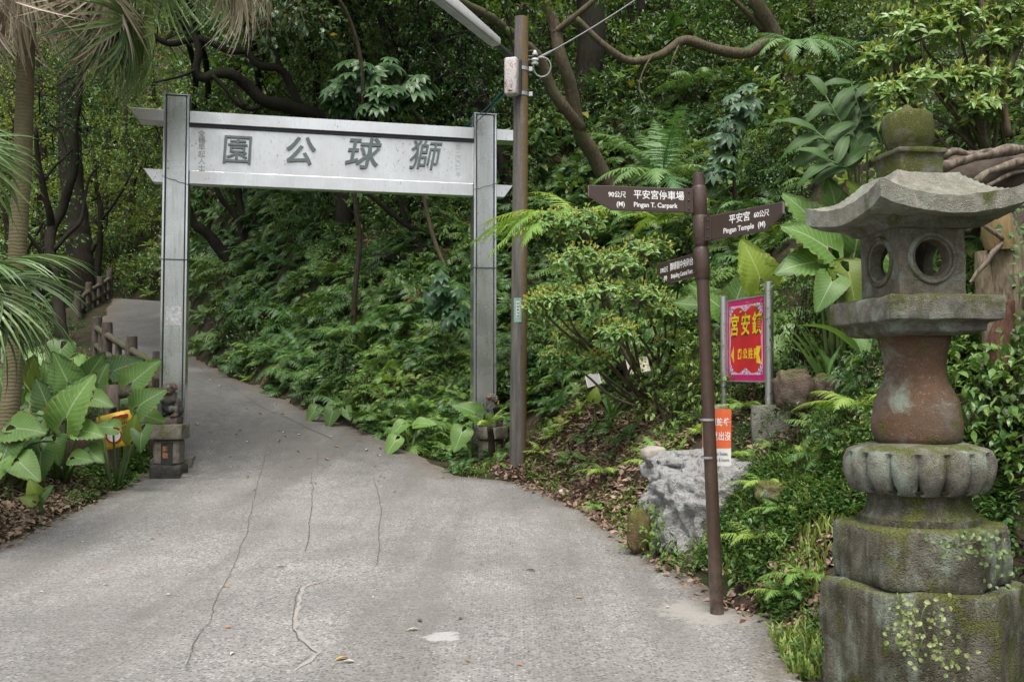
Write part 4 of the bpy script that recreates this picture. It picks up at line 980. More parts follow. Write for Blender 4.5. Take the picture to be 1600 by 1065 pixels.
mb = MB(); mb.tube([sl(1516, 441, 6.7), sl(1528, 424, 6.7), sl(1540, 412, 6.7), sl(1552, 394, 6.7), sl(1566, 380, 6.72)], [.01, .016, .019, .02, .013], 8); mb.tube([sl(1520, 340, 6.75), sl(1560, 368, 6.7), sl(1576, 380, 6.8)], [.014, .016, .012], 8); mb.build('broken_branch', M_ROOT, stump, smooth=60, rough=.004, local=True)
rb = thing('root_boulder', 'grey boulder gripped by smooth pale tree roots behind the lantern roof', 'rooted rock', at(1570, 262, 7.6))
def rbl(px, py, Y=7.4): return at(px, py, Y)-rb.location
mb = MB(); mb.sphere((.05, .2, -.12), (.62, .5, .3), 30, 18); mb.build('boulder', M_SOIL, rb, smooth=180, rough=.05, rscale=4, local=True)
for pts, r_ in (([(1475, 262), (1505, 252), (1545, 240), (1600, 232), (1660, 240)], .055), ([(1478, 245), (1500, 238), (1550, 238), (1620, 225)], .035), ([(1525, 285), (1550, 268), (1600, 252), (1650, 246)], .04), ([(1520, 300), (1540, 290), (1575, 275), (1610, 262)], .022), ([(1510, 358), (1530, 330), (1560, 335), (1600, 320)], .03)):
    mb = MB(); q = [rbl(*a, 7.2+.03*i) for i, a in enumerate(pts)]; fine_ = []
    for a, b in zip(q, q[1:]): fine_ += [a.lerp(b, k/4) for k in range(4)]
    fine_.append(q[-1])
    mb.tube([p_+Vector((.02*mnoise.noise(p_*7), 0, .035*mnoise.noise(p_*6+Vector((r_*90, 0, 0))))) for p_ in fine_], [r_*.85*(1-.02*i+.45*mnoise.noise(p_*5)) for i, p_ in enumerate(fine_)], 12); mb.build('root', M_ROOT, rb, smooth=180, rough=.007, rscale=16, local=True)
# ------------------------------------------------------------------ leaf and plant geometry
def rotmat(az, el, roll=0):
    """local +y = leaf axis pointing az (clockwise from +Y seen from above) and el up; +z = leaf face"""
    return np.array((Matrix.Rotation(-az, 3, 'Z') @ Matrix.Rotation(el, 3, 'X') @ Matrix.Rotation(roll, 3, 'Y')))
DIA_V = np.array([(0, 0, 0), (-.5, .45, .13), (.5, .45, .13), (0, 1, -.08)]); DIA_F = np.array([(0, 2, 3), (0, 3, 1)])
BL_V = np.array([(0, 0, 0), (-.34, .22, .06), (.34, .22, .06), (0, .22, 0), (-.5, .5, .08), (.5, .5, .08), (0, .5, .0), (-.3, .8, .0), (.3, .8, .0), (0, .8, -.06), (0, 1.05, -.16)])
BL_F = np.array([(0, 3, 1), (0, 2, 3), (1, 3, 6), (1, 6, 4), (3, 2, 5), (3, 5, 6), (4, 6, 9), (4, 9, 7), (6, 5, 8), (6, 8, 9), (7, 9, 10), (9, 8, 10)])
def scat(PV, PF, pos, axis, face, size, width=1.):
    """many copies of a small leaf: pos (n,3), axis/face (n,3), size (n,)"""
    pos = np.asarray(pos); y = axis/np.linalg.norm(axis, axis=1, keepdims=True); x = np.cross(y, face); x /= np.linalg.norm(x, axis=1, keepdims=True)+1e-9; z = np.cross(x, y)
    s = np.asarray(size)[:, None, None]; wd = width if np.isscalar(width) else np.asarray(width)[:, None, None]
    V = pos[:, None]+s*(PV[None, :, 0:1]*wd*x[:, None]+PV[None, :, 1:2]*y[:, None]+PV[None, :, 2:3]*z[:, None])
    n, k = len(pos), len(PV)
    return V.reshape(-1, 3), (PF[None]+(np.arange(n)*k)[:, None, None]).reshape(-1, PF.shape[1])
def join(parts):
    V = []; F = []; n = 0
    for v, f in parts: V.append(v); F.append(np.asarray(f)+n); n += len(v)
    return np.concatenate(V), F
def rv(n, r=rng):
    a = r.normal(size=(n, 3)); return a/np.linalg.norm(a, axis=1, keepdims=True)

def frond(L=1., np_=15, lobes=6, el=60, droop=75, wid=.32, r=rng, side=.1, detail=True, taper=.35):
    """one pinnate frond from the origin, +y outward; returns V, F(tri)"""
    n = np_+1; el0 = R(el); y = z = 0.; pts = [(0, 0, 0)]; dirs = []
    for i in range(n+4):
        t_ = i/(n+3); e = el0-R(droop)*t_**1.2; y += math.cos(e)*L/(n+4); z += math.sin(e)*L/(n+4); pts.append((side*L*t_*t_, y, z)); dirs.append(e)
    pts = np.array(pts); parts = []
    # rachis
    rr = .007*L
    V = []; 
    for i, p in enumerate(pts): k = rr*(1.2-i/len(pts)); V += [p+(-k, 0, 0), p+(k, 0, 0), p+(0, 0, -k)]
    F = []
    for i in range(len(pts)-1):
        for a, b in ((0, 1), (1, 2), (2, 0)): q = [3*i+a, 3*i+b, 3*i+3+b, 3*i+3+a]; F += [(q[0], q[1], q[2]), (q[0], q[2], q[3])]
    parts.append((np.array(V), np.array(F)))
    for i in range(np_):
        t_ = i/(np_-1); p = pts[4+i]; e = dirs[3+i]
        ln = L*wid*(min(1, .55+t_*3) if t_ < .15 else 1)*((1-t_)**.75*.93+.07)*(1+.1*r.normal())
        for s in (-1, 1):
            fwd = R(18+30*t_)+r.normal()*.06; dn = R(12)+r.normal()*.1
            ax = np.array((s*math.cos(fwd), math.sin(fwd)*math.cos(e), math.sin(fwd)*math.sin(e)-math.sin(dn))); ax /= np.linalg.norm(ax)
            nrm = np.array((0, -math.sin(e), math.cos(e))); tx = np.cross(ax, nrm)
            hwid = min(L/np_*.47, ln*.3)
            if detail:
                m = lobes; V = []; F = []
                for j in range(m):
                    u0 = j/m; u1 = (j+1)/m; w0 = hwid*(1-u0*.85)*.96
                    a0 = p+ax*ln*u0-np.array((0, 0, .18*ln*u0*u0)); a1 = p+ax*ln*u1-np.array((0, 0, .18*ln*u1*u1))
                    k = len(V)
                    for sg in (-1, 1):
                        tipp = a0+(a1-a0)*.95+tx*sg*w0-nrm*w0*.12
                        V += [a0, a1, tipp, a0+(a1-a0)*.35+tx*sg*w0*.75]
                    F += [(k, k+1, k+2), (k, k+2, k+3), (k+4, k+6, k+5), (k+4, k+7, k+6)]
                parts.append((np.array(V), np.array(F)))
            else:
                a1 = p+ax*ln-np.array((0, 0, .18*ln)); m1 = p+ax*ln*.4-np.array((0, 0, .03*ln))
                parts.append((np.array([p, m1+tx*hwid*.9, a1, m1-tx*hwid*.9]), np.array([(0, 1, 2), (0, 2, 3)])))
    V, F = join(parts); return V, np.concatenate(F)
def fern_mesh(nf, L, seed, el=(35, 75), droop=(60, 100), detail=True, np_=14, lobes=5, wid=.3, spread=360):
    r = np.random.default_rng(seed); parts = []
    for k in range(nf):
        az = R(spread)*(k+.7*r.random())/nf-R(spread)/2
        V, F = frond(L*r.uniform(.7, 1.1), np_, lobes, r.uniform(*el), r.uniform(*droop), wid, r, r.normal()*.12, detail)
        parts.append((V @ rotmat(az, 0, r.normal()*.15).T, F))
    V, F = join(parts); return mesh_np(V, F, smooth=False)

def spray(c, n, r, spread, size, up=.5, out=None, jitter=.5):
    """a twig with leaves: positions, axes, faces"""
    d = rv(1, r)[0]; d[2] = abs(d[2])*.5-.1
    if out is not None: d = d*.6+out*.8
    d /= np.linalg.norm(d); tt = r.random(n); pos = c+d*tt[:, None]*spread+r.normal(size=(n, 3))*spread*.12
    ax = rv(n, r)*.9+d*.7; ax[:, 2] -= .35
    fc = rv(n, r)*jitter; fc[:, 2] += up+.4
    return pos, ax, fc, size*r.uniform(.6, 1.15, n)
def leafmass(clusters, size, per=11, tw=.28, seed=0, width=.55, proto='dia', up=.5, shell=.35):
    """clusters: (center, radius(3), sprays)"""
    r = np.random.default_rng(seed); A = [[], [], [], []]
    for c, rad, ns in clusters:
        c = np.array(c); rad = np.array(rad if hasattr(rad, '__len__') else (rad,)*3)
        for k in range(ns):
            o = rv(1, r)[0]; q = c+o*rad*(shell+(1-shell)*r.random()**.6)
            for a, b in zip(A, spray(q, per, r, tw*r.uniform(.6, 1.3), size, up, o)): a.append(b)
    A = [np.concatenate(a) for a in A]
    PV, PF = (DIA_V, DIA_F) if proto == 'dia' else (BL_V, BL_F)
    V, F = scat(PV, PF, A[0], A[1], A[2], A[3], width); return V, F

def limb(mb, pts, r0, r1, n=8, wob=.05, seed=0, step=None):
    pts = [Vector(p) for p in pts]; L = sum((b-a).length for a, b in zip(pts, pts[1:])); out = []; rr = []; acc = 0
    # Catmull-Rom through the points
    P = [pts[0]*2-pts[1]]+pts+[pts[-1]*2-pts[-2]]
    for i in range(1, len(P)-2):
        m = 5
        for k in range(m):
            s = k/m; a, b, c, d = P[i-1:i+3]
            out.append(.5*((2*b)+(c-a)*s+(2*a-5*b+4*c-d)*s*s+(3*b-a-3*c+d)*s**3))
    out.append(pts[-1]); n_ = len(out)
    for i in range(n_): rr.append((r0+(r1-r0)*i/(n_-1))*(1+.12*mnoise.noise(Vector((i*.7, seed, 0)))))
    out = [p+Vector((mnoise.noise(p*1.3+Vector((seed, 0, 0))), mnoise.noise(p*1.3+Vector((0, seed, 5))), mnoise.noise(p*1.3+Vector((3, 0, seed)))))*wob for p in out]
    mb.tube(out, rr, n); return out
def twigs(mb, c, rad, n, r, base=None, rr=.018):
    c = Vector(c); rad = rad if hasattr(rad, '__len__') else (rad,)*3
    for k in range(n):
        o = rv(1, r)[0]; e = c+Vector(o*np.array(rad))*r.uniform(.5, .95); b = c+Vector(rv(1, r)[0])*min(rad)*.2 if base is None else Vector(base)
        mid = b.lerp(e, .5)+Vector(rv(1, r)[0])*.2*(e-b).length; mb.tube([b, b.lerp(mid, .5)+Vector((0, 0, .03)), mid, mid.lerp(e, .5), e], [rr, rr*.85, rr*.7, rr*.5, rr*.25], 5, cap=False)

# leaf materials
M_FERN = m_leaf('dark_fern_green', (.035, .10, .022), (.11, .215, .05), rough=.38, trans=.25)
M_FERNB = m_leaf('bright_fern_green', (.15, .29, .05), (.27, .44, .10), rough=.4, trans=.35, ovar=.2)
M_TFERN = m_leaf('tree_fern_green', (.08, .18, .06), (.15, .28, .095), rough=.4, trans=.32, ovar=.25)
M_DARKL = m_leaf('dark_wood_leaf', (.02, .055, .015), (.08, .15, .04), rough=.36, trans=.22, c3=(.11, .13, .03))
M_MIDL = m_leaf('mid_wood_leaf', (.042, .105, .024), (.11, .21, .05), rough=.38, trans=.28, c3=(.16, .17, .03))
M_DEADF = m_leaf('dead_brown_frond', (.09, .055, .03), (.2, .13, .07), rough=.7, trans=.15)
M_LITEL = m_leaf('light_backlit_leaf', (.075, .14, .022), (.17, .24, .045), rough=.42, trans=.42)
M_AZA = m_leaf('azalea_leaf', (.11, .21, .05), (.25, .38, .11), rough=.3, trans=.25, c3=(.22, .3, .06), ovar=.15)
M_AZTIP = m_leaf('azalea_fresh_tip', (.3, .36, .08), (.42, .46, .14), rough=.35, trans=.35, ovar=.1)
M_GRASS = m_leaf('bank_grass', (.11, .2, .04), (.23, .32, .08), rough=.5, trans=.35, c3=(.24, .22, .1))
M_WEED = m_leaf('small_weed_leaf', (.06, .135, .03), (.13, .235, .055), rough=.42, trans=.3)
M_VINE = m_leaf('round_vine_leaf', (.08, .135, .04), (.17, .225, .085), rough=.38, trans=.25)
M_GLOSS = m_leaf('glossy_shrub_leaf', (.065, .15, .036), (.16, .27, .07), rough=.28, trans=.25, c3=(.24, .32, .08))
M_LITTER = m_leaf('dry_leaf_litter', (.085, .055, .04), (.34, .24, .18), rough=.8, trans=.05, c3=(.38, .31, .25), spec=.15)
M_DRYF = m_leaf('dead_palm_frond', (.3, .255, .2), (.64, .57, .47), rough=.7, trans=.2, spec=.2, ovar=.2)
M_PALM = m_leaf('green_palm_frond', (.075, .14, .05), (.2, .29, .12), rough=.35, trans=.25, ovar=.25)
M_BARK = m_bark('grey_brown_bark', (.022, .018, .013), (.085, .07, .05), (.04, .045, .02), 9)
M_BARKD = m_bark('dark_wet_bark', (.011, .009, .007), (.036, .03, .024), (.024, .028, .014), 9)
M_BARKL = m_bark('light_brown_bark', (.05, .039, .027), (.16, .128, .088), (.07, .075, .035), 9)
M_STEM = m_leaf('green_stalk', (.09, .14, .04), (.13, .19, .06), rough=.45, trans=.05)

def m_bigleaf(name, c1, c2, vein, freq=9., rough=.42, trans=.3):
    t = NT(name); uv = t.n('UVMap'); sx = t.n('SeparateXYZ'); t.l(uv.outputs[0], sx.inputs[0]); oi = t.n('ObjectInfo')
    au = t.math('ABSOLUTE', sx.outputs[0]); mid = t.ramp(au, [(.02, 1.), (.055, 0.)])
    ph = t.math('FRACT', t.math('SUBTRACT', t.math('MULTIPLY', sx.outputs[1], freq), t.math('MULTIPLY', au, freq*.32)))
    sv = t.ramp(t.math('ABSOLUTE', t.math('SUBTRACT', ph, .5)), [(.02, 1.), (.075, 0.)])
    nz = t.noise(t.coord(), 6, 4); base = t.ramp(t.math('ADD', t.math('MULTIPLY', nz, .6), t.math('MULTIPLY', oi.outputs['Random'], .5)), [(.2, c1), (.8, c2)])
    c = t.mix(t.math('MAXIMUM', mid, t.math('MULTIPLY', sv, .55)), base, vein)
    sc_ = t.coord(); c = t.mix(t.ramp(t.noise(sc_, 26, 3, .6), [(.66, 0.), (.72, .7)]), c, (.13, .11, .03)); c = t.mix(t.math('MULTIPLY', t.ramp(au, [(.8, 0.), (1., 1.)]), t.ramp(t.noise(sc_, 9, 4, .6), [(.5, 0.), (.6, .8)])), c, (.2, .15, .05))
    hs = t.n('HueSaturation'); t.l(c, hs.inputs['Color']); t.l(t.math('ADD', t.math('MULTIPLY', oi.outputs['Random'], .6), .65), hs.inputs['Value']); c = hs.outputs[0]
    t.col(c); t.rough(rough); t.p.inputs['Specular IOR Level'].default_value = .32
    t.bump(t.mix(.5, sv, nz), .25, .01)
    tr = t.n('BsdfTranslucent'); t.l(t.mix(1, c, (1.3, 1.2, .5), 'MULTIPLY'), tr.inputs[0]); mx = t.n('MixShader'); mx.inputs[0].default_value = trans
    t.l(t.p.outputs[0], mx.inputs[1]); t.l(tr.outputs[0], mx.inputs[2]); t.l(mx.outputs[0], t.out.inputs[0]); return t.m
M_ALO = m_bigleaf('elephant_ear_leaf', (.058, .145, .03), (.125, .235, .052), (.27, .36, .18))
M_ALOY = m_bigleaf('yellow_green_elephant_ear', (.16, .24, .03), (.22, .31, .05), (.34, .4, .12), trans=.4)
M_GING = m_bigleaf('ginger_leaf', (.06, .15, .035), (.12, .23, .06), (.2, .28, .12), freq=26, rough=.5)

def ear_leaf(Ln, seed, wid=.8, ruf=.03, fold=.25, droop=.5, hole=False):
    """heart or arrow shaped blade; stalk joins at the origin, tip along +y"""
    r = np.random.default_rng(seed); V = []; UV = []; F = []; rows = 22; cols = 7; t0 = -.36
    for s in (-1, 1):
        base = len(V)
        for j in range(rows+1):
            t_ = t0+(1-t0)*j/rows
            if t_ < .06: W = wid*.5*math.sqrt(max(0, 1-((t_-.06)/(t0-.06))**2))**.75
            else: W = wid*.5*max(0, 1-((t_-.06)/.94))**.72*(1+.10*math.sin((t_-.06)/.94*math.pi))
            nch = .03+.42*(-t_)**.9*wid*.6 if t_ < 0 else 0.
            if t_ < 0: nch = min(nch, W*.96)
            for i in range(cols+1):
                u = i/cols; x = nch+(W-nch)*u
                x *= 1+.035*math.sin(t_*44+seed)*(u > .8)
                y = t_-.1*u*(1-max(0, t_))*.6
                z = fold*x*x*1.1+ruf*math.sin((t_*9-u*2.9)*2*math.pi)*u*.6-droop*max(0, t_)**2*.45-.25*max(0, -t_)**1.3+.02*math.sin(seed+t_*5)
                V.append((s*x*Ln, y*Ln, z*Ln)); UV.append((s*u, t_-0))
        for j in range(rows):
            for i in range(cols):
                a = base+j*(cols+1)+i; q = (a, a+1, a+cols+2, a+cols+1)
                if hole and s > 0 and 7 <= j <= 8 and i in (3, 4): continue
                F.append(q if s > 0 else q[::-1])
    return np.array(V), np.array(F), np.array(UV)
def long_leaf(Ln, wid, bend, seed, n=14, cols=2, fold=.25, wave=.03):
    V = []; UV = []; F = []; r = np.random.default_rng(seed); y = z = 0
    for j in range(n+1):
        t_ = j/n; e = -R(bend)*t_; 
        W = wid*.5*max(.015, math.sin(math.pi*min(1, t_**.75*.97+.03)))**.8
        for i in range(-cols, cols+1):
            u = i/cols; V.append((u*W, y, z+fold*abs(u)*W+wave*Ln*math.sin(t_*12+seed+u)*abs(u)*.4)); UV.append((u, t_))
        y += math.cos(e)*Ln/n; z += math.sin(e)*Ln/n
    k = 2*cols+1
    for j in range(n):
        for i in range(k-1): a = j*k+i; F.append((a, a+1, a+k+1, a+k))
    return np.array(V), np.array(F), np.array(UV)

# ------------------------------------------------------------------ copies of prototypes over the slope
def holder(name, label, cat, group):
    return lambda: None
def inst(me, name, M, label, cat, group, mats=None):
    o = bpy.data.objects.new(name, me); COL.objects.link(o); o.matrix_basis = M; return tag(o, label, cat, group)
def stand(p, yaw, s, lean=.5, n=None):
    n = gn(p[0], p[1]) if n is None else n; z = Vector((0, 0, 1)).lerp(n, lean).normalized(); x = Vector((math.cos(yaw), math.sin(yaw), 0)); x = (x-z*x.dot(z)).normalized(); y = z.cross(x)
    return Matrix(((x.x*s, y.x*s, z.x*s, p[0]), (x.y*s, y.y*s, z.y*s, p[1]), (x.z*s, y.z*s, z.z*s, p[2]), (0, 0, 0, 1)))
def face_yaw(p):   # yaw that turns a plant's local -y toward the open road
    return 0.
def stuff_instances(name, label, cat, protos, mats):
    """one stuff object: copies of the prototype meshes on points through geometry nodes"""
    n = len(mats); me = bpy.data.meshes.new('mesh'); me.vertices.add(n)
    me.vertices.foreach_set('co', np.array([m.to_translation() for m in mats], dtype=np.float32).ravel())
    ra = me.attributes.new('rot', 'FLOAT_VECTOR', 'POINT'); ra.data.foreach_set('vector', np.array([m.to_euler() for m in mats], dtype=np.float32).ravel())
    sa = me.attributes.new('scl', 'FLOAT', 'POINT'); sa.data.foreach_set('value', np.array([m.to_scale()[0] for m in mats], dtype=np.float32))
    ia = me.attributes.new('idx', 'INT', 'POINT'); ia.data.foreach_set('value', np.array([i % len(protos) for i in range(n)], dtype=np.int32))
    o = bpy.data.objects.new(name, me); COL.objects.link(o); tag(o, label, cat, None, 'stuff')
    g = bpy.data.node_groups.new(name, 'GeometryNodeTree'); g.interface.new_socket('Geometry', in_out='INPUT', socket_type='NodeSocketGeometry'); g.interface.new_socket('Geometry', in_out='OUTPUT', socket_type='NodeSocketGeometry')
    N_ = g.nodes; gi = N_.new('NodeGroupInput'); go = N_.new('NodeGroupOutput'); iop = N_.new('GeometryNodeInstanceOnPoints'); jg = N_.new('GeometryNodeJoinGeometry')
    for k, pm in enumerate(protos[::-1]):
        po = bpy.data.objects.new(name+'_source', pm); oi = N_.new('GeometryNodeObjectInfo'); oi.inputs['Object'].default_value = po; oi.inputs['As Instance'].default_value = True; g.links.new(oi.outputs['Geometry'], jg.inputs[0])
    def attr(nm, ty):
        a = N_.new('GeometryNodeInputNamedAttribute'); a.data_type = ty; a.inputs['Name'].default_value = nm; return a.outputs[0]
    g.links.new(gi.outputs[0], iop.inputs['Points']); g.links.new(jg.outputs[0], iop.inputs['Instance']); iop.inputs['Pick Instance'].default_value = True
    g.links.new(attr('idx', 'INT'), iop.inputs['Instance Index'])
    e2r = N_.new('FunctionNodeEulerToRotation'); g.links.new(attr('rot', 'FLOAT_VECTOR'), e2r.inputs[0]); g.links.new(e2r.outputs[0], iop.inputs['Rotation'])
    g.links.new(attr('scl', 'FLOAT'), iop.inputs['Scale']); g.links.new(iop.outputs[0], go.inputs[0])
    md = o.modifiers.new('scatter', 'NODES'); md.node_group = g
    return o
def with_mat(me, *mats):
    for m in mats: me.materials.append(m)
    return me
# ------------------------------------------------------------------ trees
def tree(label, limbs, bark, crowns, leafm, size=.09, seed=0, width=.55, proto='dia', per=11, tw=.3, group=None, up=.5, cat='tree', name='tree', ntw=5):
    b0 = at(*limbs[0][0][0]); rt = thing(name, label, cat, b0, group=group); mb = MB(); r = np.random.default_rng(seed)
    for i, (pts, r0, r1) in enumerate(limbs):
        q_ = [at(*p) for p in pts]; g_ = gz(q_[0].x, q_[0].y)
        if i == 0 and q_[0].z > g_+.05: q_ = [Vector((q_[0].x, q_[0].y, g_-.2))]+q_
        limb(mb, q_, r0, r1, 10 if r0 > .08 else 7, .06 if r0 > .05 else .04, seed+i*3.7)
    for (px, py, Y, rad, ns) in crowns: twigs(mb, at(px, py, Y), rad, ntw, r, rr=.02)
    mb.build('trunk', bark, rt, smooth=180)
    if crowns:
        V, F = leafmass([(at(px, py, Y), rad, ns) for px, py, Y, rad, ns in crowns], size, per, tw, seed, width, proto, up)
        link(mesh_np(V, F), 'crown', leafm, rt)
    return rt
tree('pale forked tree leaning over the slope right of the utility pole', [([(955,300,18.4),(938,262,18.2),(925,235,18),(905,203,17.8),(893,140,17.5),(874,85,17.3),(862,30,17.2),(830,-40,17)], .17, .1), ([(908,206,17.8),(884,170,17.5),(858,128,17.3),(838,88,17.1),(800,50,16.6),(735,8,16),(650,-40,15.6)], .12, .06), ([(866,50,17.2),(905,20,17),(960,-30,17)], .07, .04)], M_BARKL,
     [(820,-90,17,1.3,70), (930,-110,17.5,1.3,70), (700,-70,16,1.1,60), (1020,-120,18,1.2,60)], M_MIDL, .09, 1)
tree('tree with one long crooked branch reaching left across the upper slope', [([(1232,120,17.5),(1222,85,17.3),(1210,50,17.2),(1185,5,17),(1170,-60,17)], .19, .12), ([(1216,78,17.3),(1200,66,17.1),(1175,82,16.9),(1150,86,16.8),(1108,76,16.7),(1066,62,16.6),(1030,82,16.5),(980,93,16.4),(935,62,16.3),(900,30,16.2)], .12, .05), ([(1195,50,17.2),(1165,15,17),(1120,-20,16.8)], .06, .04), ([(1030,82,16.5),(1015,95,16.4),(1000,130,16.4),(1005,158,16.4)], .025, .01), ([(1066,62,16.6),(1050,95,16.4),(1046,120,16.4)], .02, .008)], M_BARKL,
     [(1120,-110,17,1.4,70), (1250,-120,17,1.4,80)], M_MIDL, .09, 2)
tree('thick dark tree trunk rising behind the pale forked tree', [([(905,225,21),(914,150,21),(922,80,21),(922,-60,21)], .36, .3)], M_BARKD, [(880,-160,21,1.8,110), (1000,-150,22,1.6,90)], M_DARKL, .1, 3)
tree('slim straight tree between the dark trunk and the crooked branch', [([(1002,170,22),(1000,90,22),(1004,-50,22)], .13, .1), ([(1000,80,22),(985,20,22),(960,-40,22)], .05, .03)], M_BARKD, [(1010,-130,22,1.3,70)], M_DARKL, .1, 4)
tree('slim mossy tree near the top of the right slope', [([(1295,85,18.5),(1285,50,18.4),(1272,10,18.3),(1258,-60,18.2)], .12, .09), ([(1288,60,18.4),(1308,20,18.2),(1312,-40,18)], .045, .03)], M_BARK, [(1260,-140,18,1.4,80), (1350,-120,17,1.3,80)], M_MIDL, .09, 5)
tree('dark forked tree left of the gate behind the palm trunk', [([(102,590,21),(98,520,21.2),(92,478,21.4),(86,440,21.5),(79,393,21.6),(81,354,21.8),(97,328,22),(108,288,22),(118,248,22),(117,196,22),(122,150,22),(126,60,22)], .15, .07), ([(81,356,21.8),(77,327,21.6),(67,285,21.4),(61,262,21.3),(55,200,21)], .09, .05), ([(84,392,21.6),(105,367,21.8),(125,347,22),(131,314,22.2),(138,278,22.4),(156,258,22.6)], .06, .025), ([(84,440,21.5),(70,406,21.2),(54,378,21),(30,350,20.8)], .06, .04), ([(67,283,21.4),(82,262,21.6),(102,245,21.8),(120,230,22)], .04, .02)], M_BARKD,
     [(80,200,22,1.0,55), (130,195,22.5,1.0,50), (120,120,22,1.1,60), (50,150,21,1.0,55), (160,80,22,1.1,55)], M_DARKL, .085, 6)
tree('massive old trunk far back beside the mossy far railing', [([(127,430,33),(122,373,33),(117,334,33),(110,250,33),(106,120,33)], .5, .36), ([(122,400,33),(140,395,33),(150,380,33)], .12, .08)], M_BARKD, [(110,120,33,2.2,90), (60,60,33,2.2,90), (180,60,34,2.2,90)], M_DARKL, .13, 7)
tree('dark gnarled tree whose branches arch above the left half of the gate board', [([(545,405,22),(538,350,22),(533,300,22),(522,230,22),(495,180,21.5),(455,168,21),(414,160,20.5),(390,139,20.3),(365,120,20),(338,115,19.8),(317,122,19.7),(306,108,19.6),(308,75,19.5),(290,40,19.4),(250,5,19.2)], .22, .045),
     ([(414,161,20.5),(395,170,20.3),(371,164,20),(352,140,19.8),(333,118,19.7)], .06, .04), ([(470,170,21.2),(442,112,20.8),(405,100,20.5),(385,82,20.4),(355,81,20.2),(310,60,20),(265,70,19.8),(236,51,19.6),(209,10,19.4)], .1, .05), ([(442,112,20.8),(430,80,20.6),(420,40,20.5),(400,-20,20.4)], .06, .04), ([(522,230,22),(560,160,22),(600,110,22),(640,60,22),(660,0,22)], .11, .06), ([(365,120,20),(372,150,20),(385,165,20)], .04, .03), ([(306,108,19.6),(280,120,19.3),(240,130,19)], .04, .02)], M_BARKD,
     [(560,60,21.5,1.5,150), (640,50,21.5,1.4,140), (480,70,21.5,1.3,100), (700,60,21,1.2,110), (600,-60,21,1.7,130), (440,-20,21,1.4,110), (540,-20,20.8,1.4,120), (330,-60,20,1.5,80), (700,-60,20,1.4,100), (250,60,21,1.0,45), (420,130,22.5,1.2,70)], M_DARKL, .085, 8)
tree('clump of three slanting stems above the fern bank behind the left column', [([(366,418,25.5),(330,372,25.3),(303,348,25.1),(293,313,25),(280,240,25)], .16, .09), ([(387,412,25.6),(378,367,25.6),(366,332,25.6),(343,305,25.5),(320,250,25.4)], .1, .06), ([(394,408,25.7),(381,348,25.7),(374,313,25.8),(378,240,25.8)], .11, .07)], M_BARKD, [(300,230,25,1.3,70), (380,220,25.5,1.3,70), (230,260,26,1.0,45), (250,200,26,1.2,55)], M_DARKL, .1, 9)
tree('low tree with a heavy branch lying level behind the right column', [([(790,440,19.5),(765,405,19.3),(731,388,19.2),(690,386,19.1),(655,400,19),(616,406,19),(585,402,19)], .17, .07), ([(765,405,19.3),(731,396,19.2),(678,371,19.1),(635,351,19),(601,325,18.9),(574,303,18.8)], .08, .04), ([(790,440,19.5),(800,380,19.4),(790,300,19.2),(770,200,19),(745,120,19)], .14, .08), ([(635,351,19),(628,320,19),(622,300,19)], .05, .04)], M_BARKD, [(760,150,19,1.1,70), (700,110,18.8,1.1,70), (660,330,20.5,.9,40), (740,60,18.5,1.2,70)], M_DARKL, .085, 10)
tree('thin pale sapling bending in front of the level branch', [([(712,462,18.2),(697,440,18.3),(690,405,18.4),(670,348,18.5),(660,305,18.6),(652,240,18.6)], .06, .03), ([(690,405,18.4),(682,425,18.3),(676,440,18.3)], .02, .01)], M_BARKL, [(648,210,18.6,.6,30)], M_MIDL, .08, 11)
tree('thick mossy trunk half hidden behind the right part of the board', [([(620,420,24),(612,360,24),(600,300,24),(590,180,24)], .3, .22), ([(575,400,23),(566,350,23),(560,300,23)], .12, .1)], M_BARKD, [(600,330,25,1.2,50), (480,330,26,1.4,60), (430,320,27,1.4,60), (520,360,24.5,.9,35)], M_DARKL, .09, 12)
# backlit wood on the left and the ridge behind everything
bk = [(60,330,36), (150,300,37), (200,230,40), (20,220,38), (240,150,44), (60,120,40), (160,130,42), (10,380,30), (230,330,40)]
for i, (px, py, Y) in enumerate(bk):
    g = hit(px, 470); 
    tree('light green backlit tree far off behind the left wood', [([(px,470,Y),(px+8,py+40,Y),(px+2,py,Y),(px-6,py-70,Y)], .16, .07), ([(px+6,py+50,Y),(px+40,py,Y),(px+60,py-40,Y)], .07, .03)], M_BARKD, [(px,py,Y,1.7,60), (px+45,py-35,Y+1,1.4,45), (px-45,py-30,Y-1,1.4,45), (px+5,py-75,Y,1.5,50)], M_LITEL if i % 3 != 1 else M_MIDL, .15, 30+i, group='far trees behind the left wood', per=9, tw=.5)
# unseen crowns added above the frame to shade the gate and the bank
ov = [(230,-180,24,2.0), (420,-240,25,2.2), (620,-230,24,2.2), (340,-120,30,2.2), (540,-110,29,2.2), (740,-120,26,2.0), (480,-360,22,2.2), (680,-380,20,2.), (250,-330,20,2.0), (330,-250,20,2.2), (500,-230,20,2.2), (650,-330,18.5,2.0), (420,-420,18.5,2.2), (560,-520,19,2.2), (560,-300,23,2.)]
for i, (px, py, Y, rd_) in enumerate(ov):
    h_ = hit(px+60, 230); hy = h_.y+.3
    tree('added tall dark tree whose unseen crown shades the path', [([(px+60,230,hy),(px+75,120,hy*.8+Y*.2),(px+40,-20,hy*.5+Y*.5),(px,py,Y)], .13, .07)], M_BARKD, [(px,py,Y,rd_,230), (px+90,py+20,Y+1,rd_*.85,150), (px-90,py+10,Y-.5,rd_*.85,150)], M_DARKL, .2, 50+i, group='added shade trees over the path', per=10, tw=.45)

